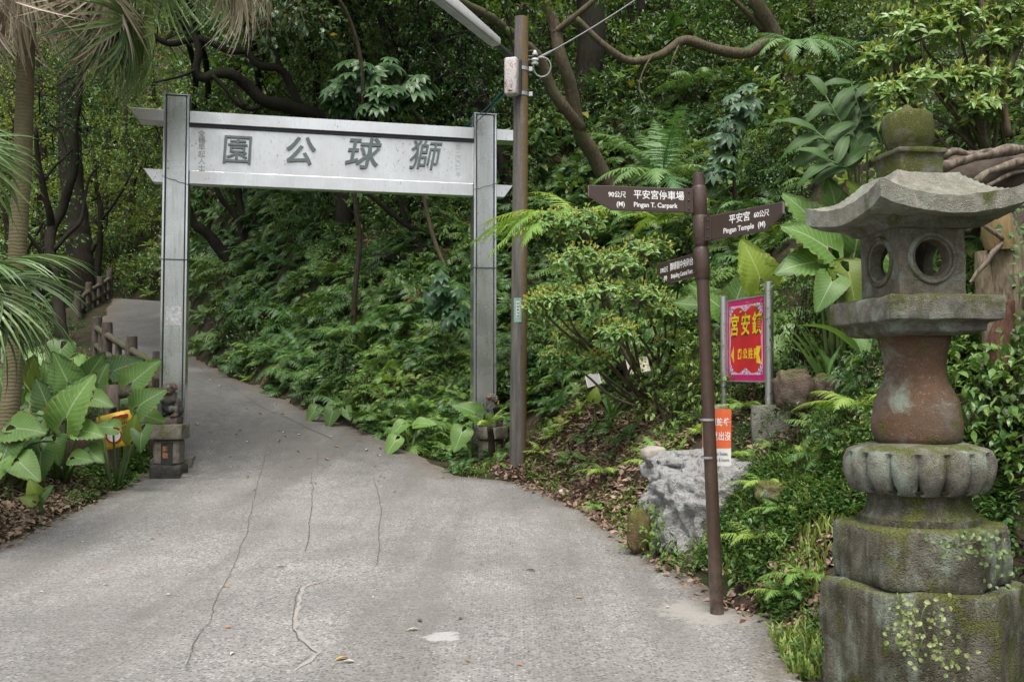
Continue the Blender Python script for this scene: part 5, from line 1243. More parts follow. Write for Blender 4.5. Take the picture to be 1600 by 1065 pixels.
# lobed big-leaf branches (papaya like) and pale hanging leaves above the board
def lobed_leaf(seed, s=1.):
    parts = []; r = np.random.default_rng(seed)
    for k in range(7):
        a = R(-105+35*k); L = (.62+.38*math.cos(a*.7))*s; V, F, _ = long_leaf(L, L*.36, 30, k, 5, 1, .15, 0)
        parts.append((V @ rotmat(a, -.1).T, np.concatenate([F[:, [0, 1, 2]], F[:, [0, 2, 3]]])))
    V, F = join(parts); return V, np.concatenate(F)
def lobed_tree(label, limbs, crowns, leafm, s, seed, n):
    rt = thing('tree', label, 'tree', at(*limbs[0][0][0])); r = np.random.default_rng(seed); mb = MB(); parts = []; LV, LF = lobed_leaf(1)
    for i, (pts, a, b) in enumerate(limbs): limb(mb, [at(*p) for p in pts], a, b, 7, .03, seed+i)
    for (px, py, Y, rad) in crowns:
        c = at(px, py, Y)
        for k in range(n):
            o = rv(1, r)[0]*rad*r.uniform(.3, 1); q = c+Vector(o); az = r.uniform(0, 6.28); V = LV*s*r.uniform(.7, 1.1) @ rotmat(math.atan2(o[0], o[1]-rad*.5)+r.normal()*.4, R(r.uniform(-60, -15)), r.normal()*.2).T+np.array(q)
            parts.append((V, LF)); 
            if k % 3 == 0: mb.tube([c, c.lerp(q, .5)+Vector((0, 0, .05)), q], [.012, .01, .006], 5)
    mb.build('trunk', M_BARK, rt, smooth=180); V, F = join(parts); link(mesh_np(V, np.concatenate(F)), 'crown', leafm, rt)
M_LOBE = m_leaf('lobed_dark_leaf', (.04, .1, .04), (.075, .15, .06), rough=.35, trans=.25, ovar=.1)
M_LOBEB = m_leaf('bluish_lobed_leaf', (.05, .1, .055), (.08, .15, .085), rough=.35, trans=.2, ovar=.1)
lobed_tree('tree with large lobed green leaves above the middle of the board', [([(700,300,18.8),(660,190,18.5),(600,150,18),(560,130,17.8)], .07, .03), ([(640,175,18.3),(630,140,18.1)], .04, .02)], [(560,125,17.6,.45), (610,120,17.8,.5), (590,155,17.3,.4), (645,135,17.9,.4), (535,145,17.5,.3)], M_LOBE, .36, 1, 20)
lobed_tree('young tree with bluish lobed leaves on the slope left of the lantern top', [([(1150,330,13.5),(1145,260,13.4),(1150,190,13.3)], .03, .015)], [(1145,185,13.2,.35), (1160,150,13.3,.3), (1130,220,13.2,.3), (1120,260,13.2,.25)], M_LOBEB, .22, 2, 16)
lobed_tree('low lobed leaf sapling on the bank left of the right column', [([(705,520,16.6),(700,470,16.5),(690,450,16.4)], .025, .015)], [(688,455,16.3,.3), (705,490,16.2,.28)], M_LOBE, .27, 3, 13)
M_HANG = m_leaf('pale_hanging_leaf', (.08, .13, .07), (.15, .21, .13), rough=.3, trans=.25, c3=(.45, .33, .05), ovar=.1)
tree('branch tree with pale grey green pointed leaves above the left of the board', [([(552,480,18.2),(562,380,18),(551,280,17.7),(566,160,17.3),(556,50,17),(510,-15,16.6),(440,20,16.2),(400,40,16)], .06, .02), ([(470,0,16.3),(460,30,16),(450,50,15.9)], .02, .01)], M_BARK, [(470,15,16,.4,22), (420,25,15.9,.4,22), (390,20,16,.3,12), (500,35,16,.3,10), (450,-10,16,.5,20)], M_HANG, .12, 21, .62, 'blade', 6, .3, up=1.2)
tree('dark leaved branch tree at the top behind the lamp housing', [([(812,600,15.3),(808,300,15.1),(803,100,14.9),(790,5,14.5),(800,-20,14.4)], .045, .02)], M_BARK, [(800,-10,14.4,.4,22), (820,15,14.3,.3,14)], M_LITEL, .11, 22, .6, 'blade', 6, .25, up=1.)

# ------------------------------------------------------------------ fan palms on the left
def fan(seed, Ln, nseg, ang, droop, wid, split=.5, jit=.15, curl=1.):
    r = np.random.default_rng(seed); parts = []
    for k in range(nseg):
        a = R(-ang+2*ang*k/(nseg-1))+r.normal()*jit*.4; L = Ln*(.72+.28*math.cos(a*.6))*r.uniform(.85, 1.08); V = []; n = 7; y = 0.; z = 0.; d = R(droop)*r.uniform(.75, 1.25)
        for j in range(n+1):
            t_ = j/n; w_ = wid*(min(1, .25+t_*2.2) if t_ < .35 else 1-((t_-.35)/.65)**1.5*.97)
            pos = np.array((math.sin(a)*y, math.cos(a)*y, z)); tx = np.array((math.cos(a), -math.sin(a), .0))
            V += [pos-tx*w_*.5+(0, 0, .15*w_), pos+(0, 0, -.15*w_), pos+tx*w_*.5+(0, 0, .15*w_)]
            e = -d*max(0, (t_-.25)/.75)**1.1*curl; y += math.cos(e)*L/n; z += math.sin(e)*L/n
        V = np.array(V); sd_ = r.normal()*jit*L*.4; V[:, 0] += sd_*(np.repeat(np.linspace(0, 1, n+1), 3)**2)
        F = []
        for j in range(n):
            for i in (0, 1): q = 3*j+i; F += [(q, q+1, q+4), (q, q+4, q+3)]
        parts.append((V, np.array(F)))
    V, F = join(parts); return V, np.concatenate(F)
def palm(label, base, top, r0, r1, fronds, trunk=True, cat='palm tree'):
    rt = thing('fan_palm', label, cat, base)
    if trunk:
        t = NT('palm_trunk'); v = t.coord(); rings = t.n('TexWave', wave_type='BANDS', bands_direction='Z'); t.l(v, rings.inputs[0]); rings.inputs['Scale'].default_value = 7; rings.inputs['Distortion'].default_value = 5; rings.inputs['Detail'].default_value = 3
        nz = t.noise(v, 5, 5, .65); c = t.ramp(nz, [(.3, (.115, .095, .05)), (.7, (.2, .165, .1))]); c = t.mix(t.ramp(t.noise(v, 1.3, 4), [(.4, 0.), (.6, .7)]), c, (.1, .1, .035)); c = t.mix(t.math('MULTIPLY', t.ramp(rings.outputs['Fac'], [(.1, 1.), (.3, 0.)]), .22), c, (.06, .05, .03))
        t.col(c); t.rough(.9); t.bump(t.mix(.7, rings.outputs['Fac'], nz), .5, .02)
        mb = MB(); limb(mb, [base-Vector((0, 0, .3)), base, base.lerp(top, .3), base.lerp(top, .6), top], r0, r1, 18, .03, 2); mb.build('trunk', t.m, rt, smooth=180)
    for i, (kind, az, el, pet, Ln, hang, dz) in enumerate(fronds):
        c = top+Vector((0, 0, dz)); d = Vector((math.sin(R(az))*math.cos(R(el)), math.cos(R(az))*math.cos(R(el)), math.sin(R(el)))); p1 = c+d*pet*.6; p2 = c+d*pet+Vector((0, 0, -pet*.25))
        dead = kind == 'd'; r = random.Random(i*7+len(label))
        V, F = fan(i*13+5, Ln, 36 if dead else 40, 55 if dead else 115, 35 if dead else 62, .034*Ln if dead else .042*Ln, jit=.55 if dead else .12)
        M = rotmat(R(az), R(hang), r.uniform(-.3, .3)); m = M_DRYF if dead else M_PALM
        fr = link(mesh_np(V @ M.T+np.array(p2), F), 'dead_frond' if dead else 'frond', m, rt)
        mb = MB(); mb.tube([c, p1, p2], [.03, .022, .016], 7); mb.build('stalk', M_DRYF if dead else M_STEM, fr, smooth=180)
    return rt
pbase = at(12, 760, 11.6); pbase.z = gz(pbase.x, pbase.y); ptop = at(52, -150, 11.6)
fr = []
for k in range(14): fr.append(('d', k*51+random.uniform(-14, 14), random.uniform(-35, 5), random.uniform(.35, .95), random.uniform(.95, 1.3), random.uniform(-92, -70), -.1-.05*k))
for k in range(8): fr.append(('d', 100+k*20, random.uniform(-30, 5), random.uniform(.6, 1.35), random.uniform(.9, 1.25), random.uniform(-90, -72), -.25))
for az, pet in ((75, 1.3), (95, 1.75), (115, 1.6), (60, 1.8), (140, 1.1), (200, 1.0), (240, 1.2), (300, 1.4), (20, 1.4), (350, 1.2)): fr.append(('g', az, random.uniform(5, 25), pet, 1.25, random.uniform(-75, -50), .0))
fr += [('g', 86, -8, 1.15, 1.3, -82, -.95), ('g', 70, -5, 1.3, 1.2, -80, -.85), ('g', 100, -10, .95, 1.1, -84, -1.1), ('d', 80, -20, 1.0, 1.2, -84, -.6)]
palm('tall fan palm with a skirt of dead fronds at the left edge of the picture', pbase, ptop, .115, .10, fr)
fr = [('d', az, random.uniform(-12, 8), pet, random.uniform(.9, 1.2), random.uniform(-92, -74), .0) for az, pet in ((100, .8), (130, .9), (160, .7), (190, .6), (60, .9), (220, .7), (85, 1.1))]
fr += [('g', az, 12, 1.0, 1.2, -68, 0) for az in (90, 140, 200, 260, 320, 20)]+[('g', 215, 0, 1.1, 1.25, -80, 0), ('g', 240, -5, 1.2, 1.25, -78, -.1)]
b2 = at(300, 420, 26); palm('fan palm whose hanging fronds come down from the top above the left column', Vector((b2.x, 15.5, gz(b2.x, 15.5)+3.5)), at(282, -95, 13.6), .1, .1, fr, trunk=False)
b3 = at(-75, 445, 8.8); b3g = Vector((b3.x, b3.y, gz(b3.x, b3.y)))
palm('low fan palm with long drooping green fronds reaching in from the left edge', b3g, b3, .09, .08, [('g', az, el, pet, 1.05, hg, 0) for az, el, pet, hg in ((80, 10, .3, -22), (100, 0, .3, -34), (120, -8, .3, -45), (140, 10, .5, -30), (30, 35, .4, 10), (200, 30, .4, -20), (300, 40, .4, -10), (100, 38, .35, 15))])
b4 = at(-60, 215, 9.6); b4g = Vector((b4.x, b4.y, gz(b4.x, b4.y)))
palm('slender fan palm with a dark green frond hanging beside the tall palm trunk', b4g, b4, .08, .08, [('g', az, el, pet, 1.0, hg, 0) for az, el, pet, hg in ((110, -25, .1, -72), (160, -15, .15, -70), (210, 25, .15, -45), (300, 20, .3, -40), (250, -10, .1, -60))])

# ------------------------------------------------------------------ elephant ears
def elephant_ear(name, label, base, leaves, ym=0., cat='elephant ear'):
    """leaves: (blade joint point in world, tip azimuth, tip elevation, roll, length)"""
    rt = thing(name, label, cat, base)
    for i, (q, RM, Ln) in enumerate(leaves):
        sd_ = int(abs(q[0]*131+q[2]*977))+i; V, F, UV = ear_leaf(Ln, sd_, .92+.2*((sd_*7) % 10)/10, .085, .25+.2*((sd_*3) % 10)/10, .3+.5*((sd_*5) % 10)/10, hole=(sd_ % 9 == 0))
        V = V @ RM.T+np.array(q)
        m = M_ALOY if ((sd_*13) % 100)/100 < ym else M_ALO
        lf = link(mesh_np(V, F, UV, smooth=True), 'leaf', m, rt)
        q = Vector(q); b = Vector(base)+Vector((.05*math.sin(i*2.4), .05*math.cos(i*2.4), 0)); mid = b.lerp(q, .55)+Vector((0, 0, .12*(q-b).length)); mb = MB()
        mb.tube([b-Vector((0, 0, .05)), b.lerp(mid, .5)+Vector((0, 0, .02)), mid, mid.lerp(q, .6)+Vector((0, 0, .03)), q], [.024, .02, .016, .012, .009], 7); mb.build('stalk', M_STEM, lf, smooth=180)
    return rt
def eleaf(px, py, Y, phi, L, lift=.55, yaw=0.):
    """stalk joint seen at a picture point; phi = tip direction as seen from the road, clockwise from up"""
    q = at(px, py, Y); a = Vector((math.sin(R(phi)), -.22*math.cos(R(phi))*-1-.25, math.cos(R(phi)))).normalized(); n = Vector((yaw, -.8, lift)).normalized()
    n = (n-a*n.dot(a)).normalized(); x = a.cross(n); return (q, np.array(((x.x, a.x, n.x), (x.y, a.y, n.y), (x.z, a.z, n.z))), L)
E = elephant_ear
def gbase(px, py, Y): p = at(px, py, Y); p.z = gz(p.x, p.y); return p
L_ = eleaf
E('elephant_ear', 'large elephant ear in the middle of the left clump with a broad ruffled leaf', gbase(98, 728, 12.2), [L_(104, 652, 11.8, 25, .62, .35), L_(128, 672, 11.8, 100, .33), L_(42, 694, 11.6, 195, .3), L_(64, 706, 11.5, 170, .38, .9), L_(57, 664, 11.9, 205, .36), L_(118, 715, 11.7, 95, .26), L_(140, 705, 11.8, 120, .26), L_(85, 690, 11.8, 160, .3)], .06)
E('elephant_ear', 'elephant ear with an upright pointed yellow green leaf at the left', gbase(78, 700, 12.9), [L_(38, 598, 12.8, 22, .4, .2, .6), L_(106, 596, 12.6, -28, .46, .3), L_(60, 612, 12.9, -95, .42), L_(84, 600, 13, -25, .36), L_(78, 640, 12.5, -25, .48), L_(45, 632, 12.5, 115, .45), L_(25, 645, 12.4, -110, .42), L_(110, 625, 12.8, 60, .4)], .3)
E('elephant_ear', 'elephant ear spreading over the yellow notice sheet', gbase(180, 716, 12.5), [L_(176, 668, 12.2, -80, .26), L_(207, 682, 12.1, 6, .3, .2), L_(222, 672, 12.1, 178, .28), L_(218, 634, 12.4, 52, .4, .4), L_(146, 622, 12.5, 105, .3), L_(146, 700, 12.2, 140, .24), L_(228, 650, 12.6, 100, .3)], .16)
E('elephant_ear', 'elephant ear rising behind the lone log post beside the railing', gbase(200, 690, 13.7), [L_(207, 597, 13.5, 46, .5, .4), L_(178, 580, 13.9, 65, .48), L_(138, 588, 13.8, 34, .42, .2, .4), L_(150, 606, 13.5, 22, .4, .4), L_(190, 625, 13.3, 75, .38), L_(128, 620, 13.4, -60, .4), L_(226, 620, 13.5, 120, .34), L_(165, 620, 13.5, -10, .36)], .12)
E('elephant_ear', 'elephant ear at the far left edge below the drooping palm fronds', gbase(8, 745, 11.6), [L_(-5, 660, 11.5, -60, .5), L_(24, 668, 11.4, 95, .42), L_(12, 695, 11.3, 190, .4), L_(-20, 700, 11.4, 220, .45), L_(30, 722, 11.2, 120, .36, .9), L_(10, 620, 12, -20, .46), L_(0, 722, 11.2, 200, .36)], .1)
E('elephant_ear', 'dark elephant ear in the shade left of the railing', gbase(95, 590, 16.5), [L_(95, 545, 16.3, 190, .5), L_(70, 560, 16.3, -90, .5), L_(115, 570, 16, 140, .45), L_(30, 560, 16.4, -60, .5)], .0)
E('elephant_ear', 'tall elephant ear whose round leaf stands behind the steel sign posts', gbase(1175, 560, 10.6), [L_(1187, 433, 10.4, -22, .47, .3), L_(1122, 478, 10.6, -50, .42, .4), L_(1098, 478, 10.8, -80, .36), L_(1225, 515, 10.3, 60, .4), L_(1212, 548, 10.1, 120, .4), L_(1150, 470, 10.9, 20, .42)], .2)
E('elephant_ear', 'tall elephant ear with big sunlit leaves left of the lantern chamber', gbase(1305, 540, 8.7), [L_(1292, 385, 8.5, -62, .46), L_(1335, 395, 8.7, 12, .42, .3), L_(1275, 408, 8.5, -100, .4), L_(1325, 425, 8.4, 175, .4), L_(1275, 355, 8.8, -35, .44), L_(1345, 350, 8.9, 25, .42), L_(1300, 440, 8.3, 215, .32), L_(1310, 345, 9.0, -10, .45), L_(1345, 440, 8.6, 150, .34)], .35)
E('elephant_ear', 'elephant ear seen through and behind the lantern windows', gbase(1420, 520, 8.3), [L_(1400, 425, 8.2, -30, .45), L_(1440, 425, 8.2, 30, .45), L_(1480, 405, 8.3, 70, .42), L_(1390, 385, 8.5, -50, .42), L_(1470, 440, 8, 150, .4), L_(1430, 385, 8.6, 0, .45), L_(1370, 330, 8.8, -40, .4)], .5)
E('elephant_ear', 'small elephant ear at the foot of the fern bank left of the right column', gbase(735, 690, 14.3), [L_(742, 645, 14.2, -60, .36, .9), L_(722, 675, 14.1, 205, .32), L_(760, 645, 14.5, 40, .26)], .0)
E('elephant_ear', 'low elephant ear with drooping leaves on the right road edge before the gate', gbase(640, 690, 14.9), [L_(628, 664, 14.8, 230, .26, 1.1), L_(655, 662, 14.9, 80, .28, 1.2), L_(618, 688, 14.6, 215, .28)], .0)
E('elephant_ear', 'low round leaved elephant ear where the fern bank meets the path', gbase(520, 650, 16.4), [L_(520, 642, 16.2, 195, .3), L_(493, 640, 16.5, 215, .28), L_(540, 640, 16.2, 150, .22)], .0)
E('elephant_ear', 'single young elephant ear leaf by the grey plant label', gbase(932, 648, 12.9), [L_(928, 622, 12.8, 15, .17, .2)], 1.)
E('young_plant', 'young broad leaved plant on the leaf litter at the left edge', gbase(62, 790, 10.7), [L_(57, 772, 10.6, -30, .2, .3), L_(66, 776, 10.6, 35, .17), L_(50, 782, 10.5, -70, .15)], .9, 'plant')

# ------------------------------------------------------------------ ginger and strap-leaved plants
def blade_plant(name, label, cat, base, leaves, m, stems=None):
    rt = thing(name, label, cat, base); parts = []; UVs = []
    for i, (q, az, el, L, w_, bend, roll) in enumerate(leaves):
        V, F, UV = long_leaf(L, w_, bend, i, wave=.02); parts.append((V @ rotmat(R(az), R(el), R(roll)).T+np.array(q), F)); UVs.append(UV)
    V, F = join(parts); link(mesh_np(V, F, np.concatenate(UVs), smooth=True), 'leaves', m, rt)
    if stems:
        for s in stems: mb = MB(); mb.tube([Vector(p) for p in s], [.014, .012, .009, .006][:len(s)], 6); mb.build('stem', M_STEM, rt, smooth=180)
    return rt
gl = []; st_ = []; rg = np.random.default_rng(12)
for k, (bx0, tx, ty, Y) in enumerate(((1345, 1290, 150, 9.0), (1340, 1275, 205, 8.8), (1355, 1330, 130, 9.2), (1350, 1295, 250, 8.7), (1330, 1305, 190, 9.1), (1375, 1360, 170, 9.3), (1340, 1320, 235, 8.9))):
    a, b = at(bx0, 345, Y+.3), at(tx, ty, Y); m_ = a.lerp(b, .5)+Vector((.08, 0, .18)); st_.append([a-Vector((0, 0, .4)), a.lerp(m_, .6), m_, b])
    for j in range(7):
        t_ = .4+.6*j/6; q = m_.lerp(b, (t_-.3)/.7); sgn = 1 if j % 2 else -1
        _, RM, _ = eleaf(0, 0, 1, (-105 if sgn > 0 else -40)+rg.normal()*18+(60 if sgn < 0 and j < 5 else 0), 1, .55+.3*rg.random(), rg.normal()*.3); gl.append((q, RM, rg.uniform(.3, .45), rg.uniform(.1, .135)))
rt = thing('ginger_plant', 'tall ginger plant with long leaves left of the lantern top', 'ginger plant', at(1345, 360, 9.3)); parts = []; UVs = []
for i, (q, RM, L, w_) in enumerate(gl):
    V, F, UV = long_leaf(L, w_, 60, i, 14, 2, .2, .03); parts.append((V @ RM.T+np.array(q), F)); UVs.append(UV)
V, F = join(parts); link(mesh_np(V, F, np.concatenate(UVs), smooth=True), 'leaves', M_GING, rt)
for s_ in st_: mb = MB(); mb.tube(s_, [.014, .012, .009, .006], 6); mb.build('stem', M_STEM, rt, smooth=180)
sp = at(1292, 592, 8.4)
blade_plant('strap_leaved_plant', 'strap leaved plant fanning upward left of the lantern platform', 'plant', sp, [(sp+Vector((.02*k-.06, 0, 0)), 270+12*k, 78-5*abs(k-3), .62-.05*abs(k-2), .05, 22, 20) for k in range(8)]+[(sp, 330, 55, .5, .05, 40, 10), (sp, 60, 70, .4, .045, 30, 0)], M_GING)
sp = at(1350, 545, 7.9)
blade_plant('ginger_plant', 'ginger shoot with two broad arching leaves left of the lantern shaft', 'ginger plant', sp, [(at(1345, 560, 7.9), 290, 62, .62, .15, 75, 20), (at(1348, 560, 7.9), 350, 70, .42, .11, 50, 0), (at(1350, 560, 7.9), 30, 60, .4, .1, 50, 0)], M_GING)
sp = at(955, 655, 13.0)
blade_plant('strap_leaved_plant', 'dark strap leaved tuft left of the cream plant label', 'plant', sp, [(sp, 360/9*k, 55+8*(k % 3), .55, .045, 60, 0) for k in range(9)], M_GING)
# ------------------------------------------------------------------ ferns, shrubs and ground cover over the slopes
FERN = [with_mat(fern_mesh(8, .62, s, wid=.30), M_FERN) for s in (1, 2, 3)]
FERNL = [with_mat(fern_mesh(7, .62, s, detail=False, np_=12, wid=.30), M_FERN) for s in (11, 12, 13)]
DEADF = with_mat(fern_mesh(5, .55, 31, el=(0, 40), droop=(70, 110), wid=.24, detail=False), M_DEADF)
FERNB = [with_mat(fern_mesh(7, .5, s, wid=.28, droop=(50, 90)), M_FERNB) for s in (21, 22)]
def shrub_mesh(seed, size, n, m, rad=(.55, .55, .45), width=.5, proto='dia', per=9, tw=.25):
    r = np.random.default_rng(seed); V, F = leafmass([((0, 0, .35), rad, n)], size, per, tw, seed, width, proto, .6, .25)
    mb = MB(); twigs(mb, (0, 0, .35), rad, 12, r, base=(0, 0, -.1), rr=.014); me2 = np.array([tuple(v) for v in mb.v]); k = len(V)
    V = np.concatenate([V, me2]); F2 = np.array(mb.f)+k
    return with_mat(mesh_np(V, [F, F2], mi=[0]*len(F)+[1]*len(F2)), m, M_BARK)
SHD = [shrub_mesh(41, .085, 60, M_DARKL), shrub_mesh(42, .11, 46, M_DARKL, width=.42, proto='blade'), shrub_mesh(43, .07, 80, M_MIDL), shrub_mesh(44, .13, 34, M_MIDL, width=.5, proto='blade', per=7, tw=.3), shrub_mesh(47, .24, 15, M_MIDL, width=.5, proto='blade', per=5, tw=.35)]
SHL = [shrub_mesh(45, .09, 55, M_LITEL), shrub_mesh(46, .08, 60, M_MIDL, proto='blade')]
rs = np.random.default_rng(99)
def cells(x0, x1, y0, y1, sx, sy):
    out = []
    for py in np.arange(y1, y0, -sy):
        for px in np.arange(x0, x1, sx):
            a, b = px+rs.uniform(-.5, .5)*sx, py+rs.uniform(-.5, .5)*sy; p = hit(a, b, GZ)
            if p is not None: out.append((p, a, b))
    return out
def ok(p, m=.12):
    return poly_sd(np.array([p.x]), np.array([p.y]), road_poly)[0] > m
lantern_clear = lambda p: math.hypot(p.x-LX, p.y-LY) > .75 and not (abs(p.x-1.85) < .85 and abs(p.y-9.1) < .75)
ferns = []; shrubs = []; lights = []; bferns = []
for p, a, b in cells(-160, 1760, -120, 720, 23, 18):
    if not ok(p, .18) or not lantern_clear(p) or p.y < 7.2: continue
    left = a < 262 and p.y < 60
    if 80 < a < 205 and 415 < b < 640 and p.y < 34:
        if p.y > 17 and rs.random() < .6: shrubs.append((p, a, b, .4))
        continue
    if left:
        if p.y < 21: 
            if p.y > 14.5 and rs.random() < .35: shrubs.append((p, a, b, .5))
            continue
        if b < 470 and a > 165 and p.y > 33: lights.append((p, a, b, 1.3 if rs.random() < .6 else 1.)); continue
        if rs.random() < .5: shrubs.append((p, a, b, min(1.6, p.y*.038)))
        elif rs.random() < .5: ferns.append((p, a, b, min(1.6, .045*p.y)))
        continue
    litter = 690 < a < 1090 and b > 590-(a-690)*.0 and p.y < 14.6
    if litter:
        top = 1. if b < 650 else .7
        if rs.random() < .6*top: ferns.append((p, a, b, rs.uniform(.3, .7)))
        elif rs.random() < .3*top: bferns.append((p, a, b, rs.uniform(.35, .75)))
        continue
    if a > 1080 and p.y < 12.5:
        q = rs.random()
        if q < .16: ferns.append((p, a, b, rs.uniform(.45, .8)))
        elif q < .30: shrubs.append((p, a, b, rs.uniform(.3, .55)))
        elif q < .42: bferns.append((p, a, b, rs.uniform(.4, .7)))
        continue
    up = (b-150)/350+rs.normal()*.22           # ferns low on the bank, shrubs higher
    if a > 840: up += .28
    if 540 < a < 770 and b > 520 and rs.random() < .5: bferns.append((p, a, b, rs.uniform(.8, 1.25)))
    elif up > .42 and rs.random() < .09: shrubs.append((p, a, b, rs.uniform(.5, .9)))
    elif up > .42: ferns.append((p, a, b, rs.uniform(.5, 1.35)*min(1.5, .5+p.y*.033)))
    elif rs.random() < .62: shrubs.append((p, a, b, rs.uniform(.7, 1.15)*min(1.7, .3+.038*p.y)))
for p, a, b in cells(1790, 2900, 150, 1000, 60, 50)+cells(-1100, -170, 250, 720, 60, 40):   # a little beyond the frame on either side
    if ok(p, .3) and p.y > 3: (shrubs if rs.random() < .6 else ferns).append((p, a, b, rs.uniform(.6, 1.)))
for p, a, b in cells(270, 745, 520, 735, 30, 16):      # the fringe along the road edge
    if ok(p, .1) and p.y < 26 and rs.random() < .8: (ferns if rs.random() < .7 else bferns).append((p, a, b, rs.uniform(.5, .8)))
def where(a, b, Y):
    if a < 270: return 'in the wood left of the path'
    if a < 760: return 'on the bank behind the gate' if b > 300 else 'above the gate board'
    if a < 1090: return 'between the utility pole and signpost' if b > 250 else 'high right of the utility pole'
    return 'behind the lantern and red sign'
def spread(lst, protos, far, name, kind, cat, nmax, lean, grp, stuffname, stufflabel, sink=.0):
    lst = sorted(lst, key=lambda e: -e[3]/e[0].y*(1 if -40 < e[1] < 1640 and -40 < e[2] < 1080 else .01))
    rest = []
    for i, (p, a, b, s) in enumerate(lst):
        nrm = gn(p.x, p.y, .5)
        M = stand((p.x, p.y, p.z-sink), rs.uniform(0, 6.28), s*rs.uniform(.85, 1.15), lean, nrm)
        if i < nmax and -60 < a < 1660: inst(protos[int(rs.integers(len(protos)))], name, M, f'{kind} {where(a, b, p.y)}', cat, f'{grp} {where(a, b, p.y)}')
        else: rest.append(M)
    if rest: stuff_instances(stuffname, stufflabel, cat, far, rest)
    print(name, len(lst), len(rest))
spread(ferns, FERN*4+[DEADF], FERNL*4+[DEADF], 'fern', 'dark green fern with arching fronds', 'fern', 210, .55, 'ferns', 'fern_cover', 'mass of dark green ferns covering the far slope')
spread(shrubs, SHD, SHD, 'shrub', 'dark leafy shrub', 'shrub', 205, .3, 'shrubs', 'undergrowth', 'dark leafy undergrowth covering the far slope')
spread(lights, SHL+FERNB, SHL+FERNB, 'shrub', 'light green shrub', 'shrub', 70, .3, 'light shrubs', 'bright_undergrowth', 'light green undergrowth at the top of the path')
spread(bferns, FERNB, FERNB, 'fern', 'small bright green fern', 'fern', 80, .5, 'bright ferns', 'bright_fern_cover', 'bright small ferns')

# tree ferns with long feathery fronds
def tree_fern(label, base, crown, fronds, L, m, seed, tr=.05):
    rt = thing('tree_fern', label, 'tree fern', base); r = np.random.default_rng(seed); mb = MB()
    limb(mb, [Vector(base)-Vector((0, 0, .2)), Vector(base).lerp(crown, .5), Vector(crown)], tr*1.2, tr, 9, .03, seed); mb.build('trunk', M_BARK, rt, smooth=180)
    for k, (az, el, dr, s) in enumerate(fronds):
        V, F = frond(L*s, 24, 9, el, dr, .27, r, r.normal()*.08, True); link(mesh_np(V @ rotmat(R(az), 0, r.normal()*.1).T+np.array(crown), F), 'frond', m, rt)
    return rt
def tf(label, px, py, Y, fronds, L, m, seed, free=False):
    if free:
        c = at(px, py, Y); b = hit(px+85, py+255, GZ) if 850 < px < 950 else hit(px+5, py+45, GZ); return tree_fern(label, b, c, fronds, L, m, seed, .045)
    b = hit(px, py+36*(L if L > .5 else .25), GZ)
    if b is None or b.y > Y*1.6: b = at(px, py, Y); b.z = gz(b.x, b.y)
    c = at(px, py, b.y-.12*L); L = L*b.y/Y; c.z = max(c.z, b.z+.1*L); tree_fern(label, b, c, fronds, L, m, seed, .045)
full = lambda n, e, d, s0=1.: [(360/n*k+17, e+9*math.sin(k*2.3), d+12*math.cos(k*1.7), s0*(.85+.2*math.sin(k*3.1))) for k in range(n)]
tf('bright tree fern whose fronds arch in front of the pole and right column', 905, 345, 12.3, [(262, 8, 55, 1.25), (248, 0, 60, 1.25), (285, 25, 60, 1.1), (225, 8, 70, 1.05), (200, 25, 80, .75), (100, 40, 70, .8), (150, 28, 80, .8), (320, 55, 60, .8), (272, 20, 75, 1.15), (235, 20, 85, 1.)], 1.35, M_FERNB, 61, True)
tf('bright tree fern between the signpost and the azalea', 1040, 352, 11.0, full(8, 38, 75), .85, M_FERNB, 62)
tf('large grey green tree fern spreading on the slope above the signpost', 1035, 275, 14.6, [(270, 55, 60, 1.1), (250, 20, 70, 1.), (200, 8, 60, 1.1), (180, -5, 55, 1.), (225, 15, 70, 1.), (300, 60, 70, .9), (90, 45, 70, .9), (140, 20, 70, .9), (110, 60, 60, .8), (0, 75, 40, 1.), (330, 70, 55, 1.), (30, 68, 60, 1.), (180, 70, 60, 1.)], 1.35, M_TFERN, 63, True)
tf('tree fern with hanging comb like fronds high behind the lantern', 1250, 72, 13.6, [(185, 5, 75, 1.), (205, 5, 80, 1.), (165, 5, 80, 1.), (230, 12, 75, 1.), (140, 10, 75, 1.), (110, 20, 70, .95), (255, 20, 70, .95), (300, 45, 60, .8), (60, 45, 60, .8)], 1.1, M_TFERN, 64, True)
tf('tree fern with dark fronds above the red temple sign', 1170, 330, 12.4, full(9, 32, 75), .9, M_TFERN, 65)
tf('tree fern right of the utility pole in the middle of the slope', 880, 330, 15.2, full(8, 35, 75), 1.0, M_TFERN, 66)
tf('tree fern at the top centre of the slope', 1090, 130, 19, full(9, 30, 75), 1.3, M_TFERN, 67)
tf('tree fern near the top right behind the light shrub', 1400, 90, 14, full(9, 30, 80), 1.1, M_TFERN, 68)
tf('tree fern low in the fern bank right of the level branch', 700, 560, 16.3, full(9, 30, 70), .8, M_FERN, 69)
tf('feathery tree fern in the centre of the fern bank behind the gate', 560, 520, 17.8, full(9, 32, 75), .95, M_TFERN, 70)
tf('feathery tree fern halfway along the fern bank behind the gate', 470, 560, 19.6, full(9, 32, 75), .9, M_TFERN, 71)
tf('fern with light fronds in front of the right lion statue', 765, 668, 13.85, [(100, 65, 80, .8), (150, 60, 90, .8), (200, 50, 100, .8), (250, 55, 80, .9), (60, 70, 60, .8), (270, 40, 90, .8), (180, 70, 70, .7)], .6, M_FERNB, 72, True)
tf('small fern at the foot of the utility pole', 768, 690, 13.5, full(6, 40, 70), .35, M_FERNB, 73)
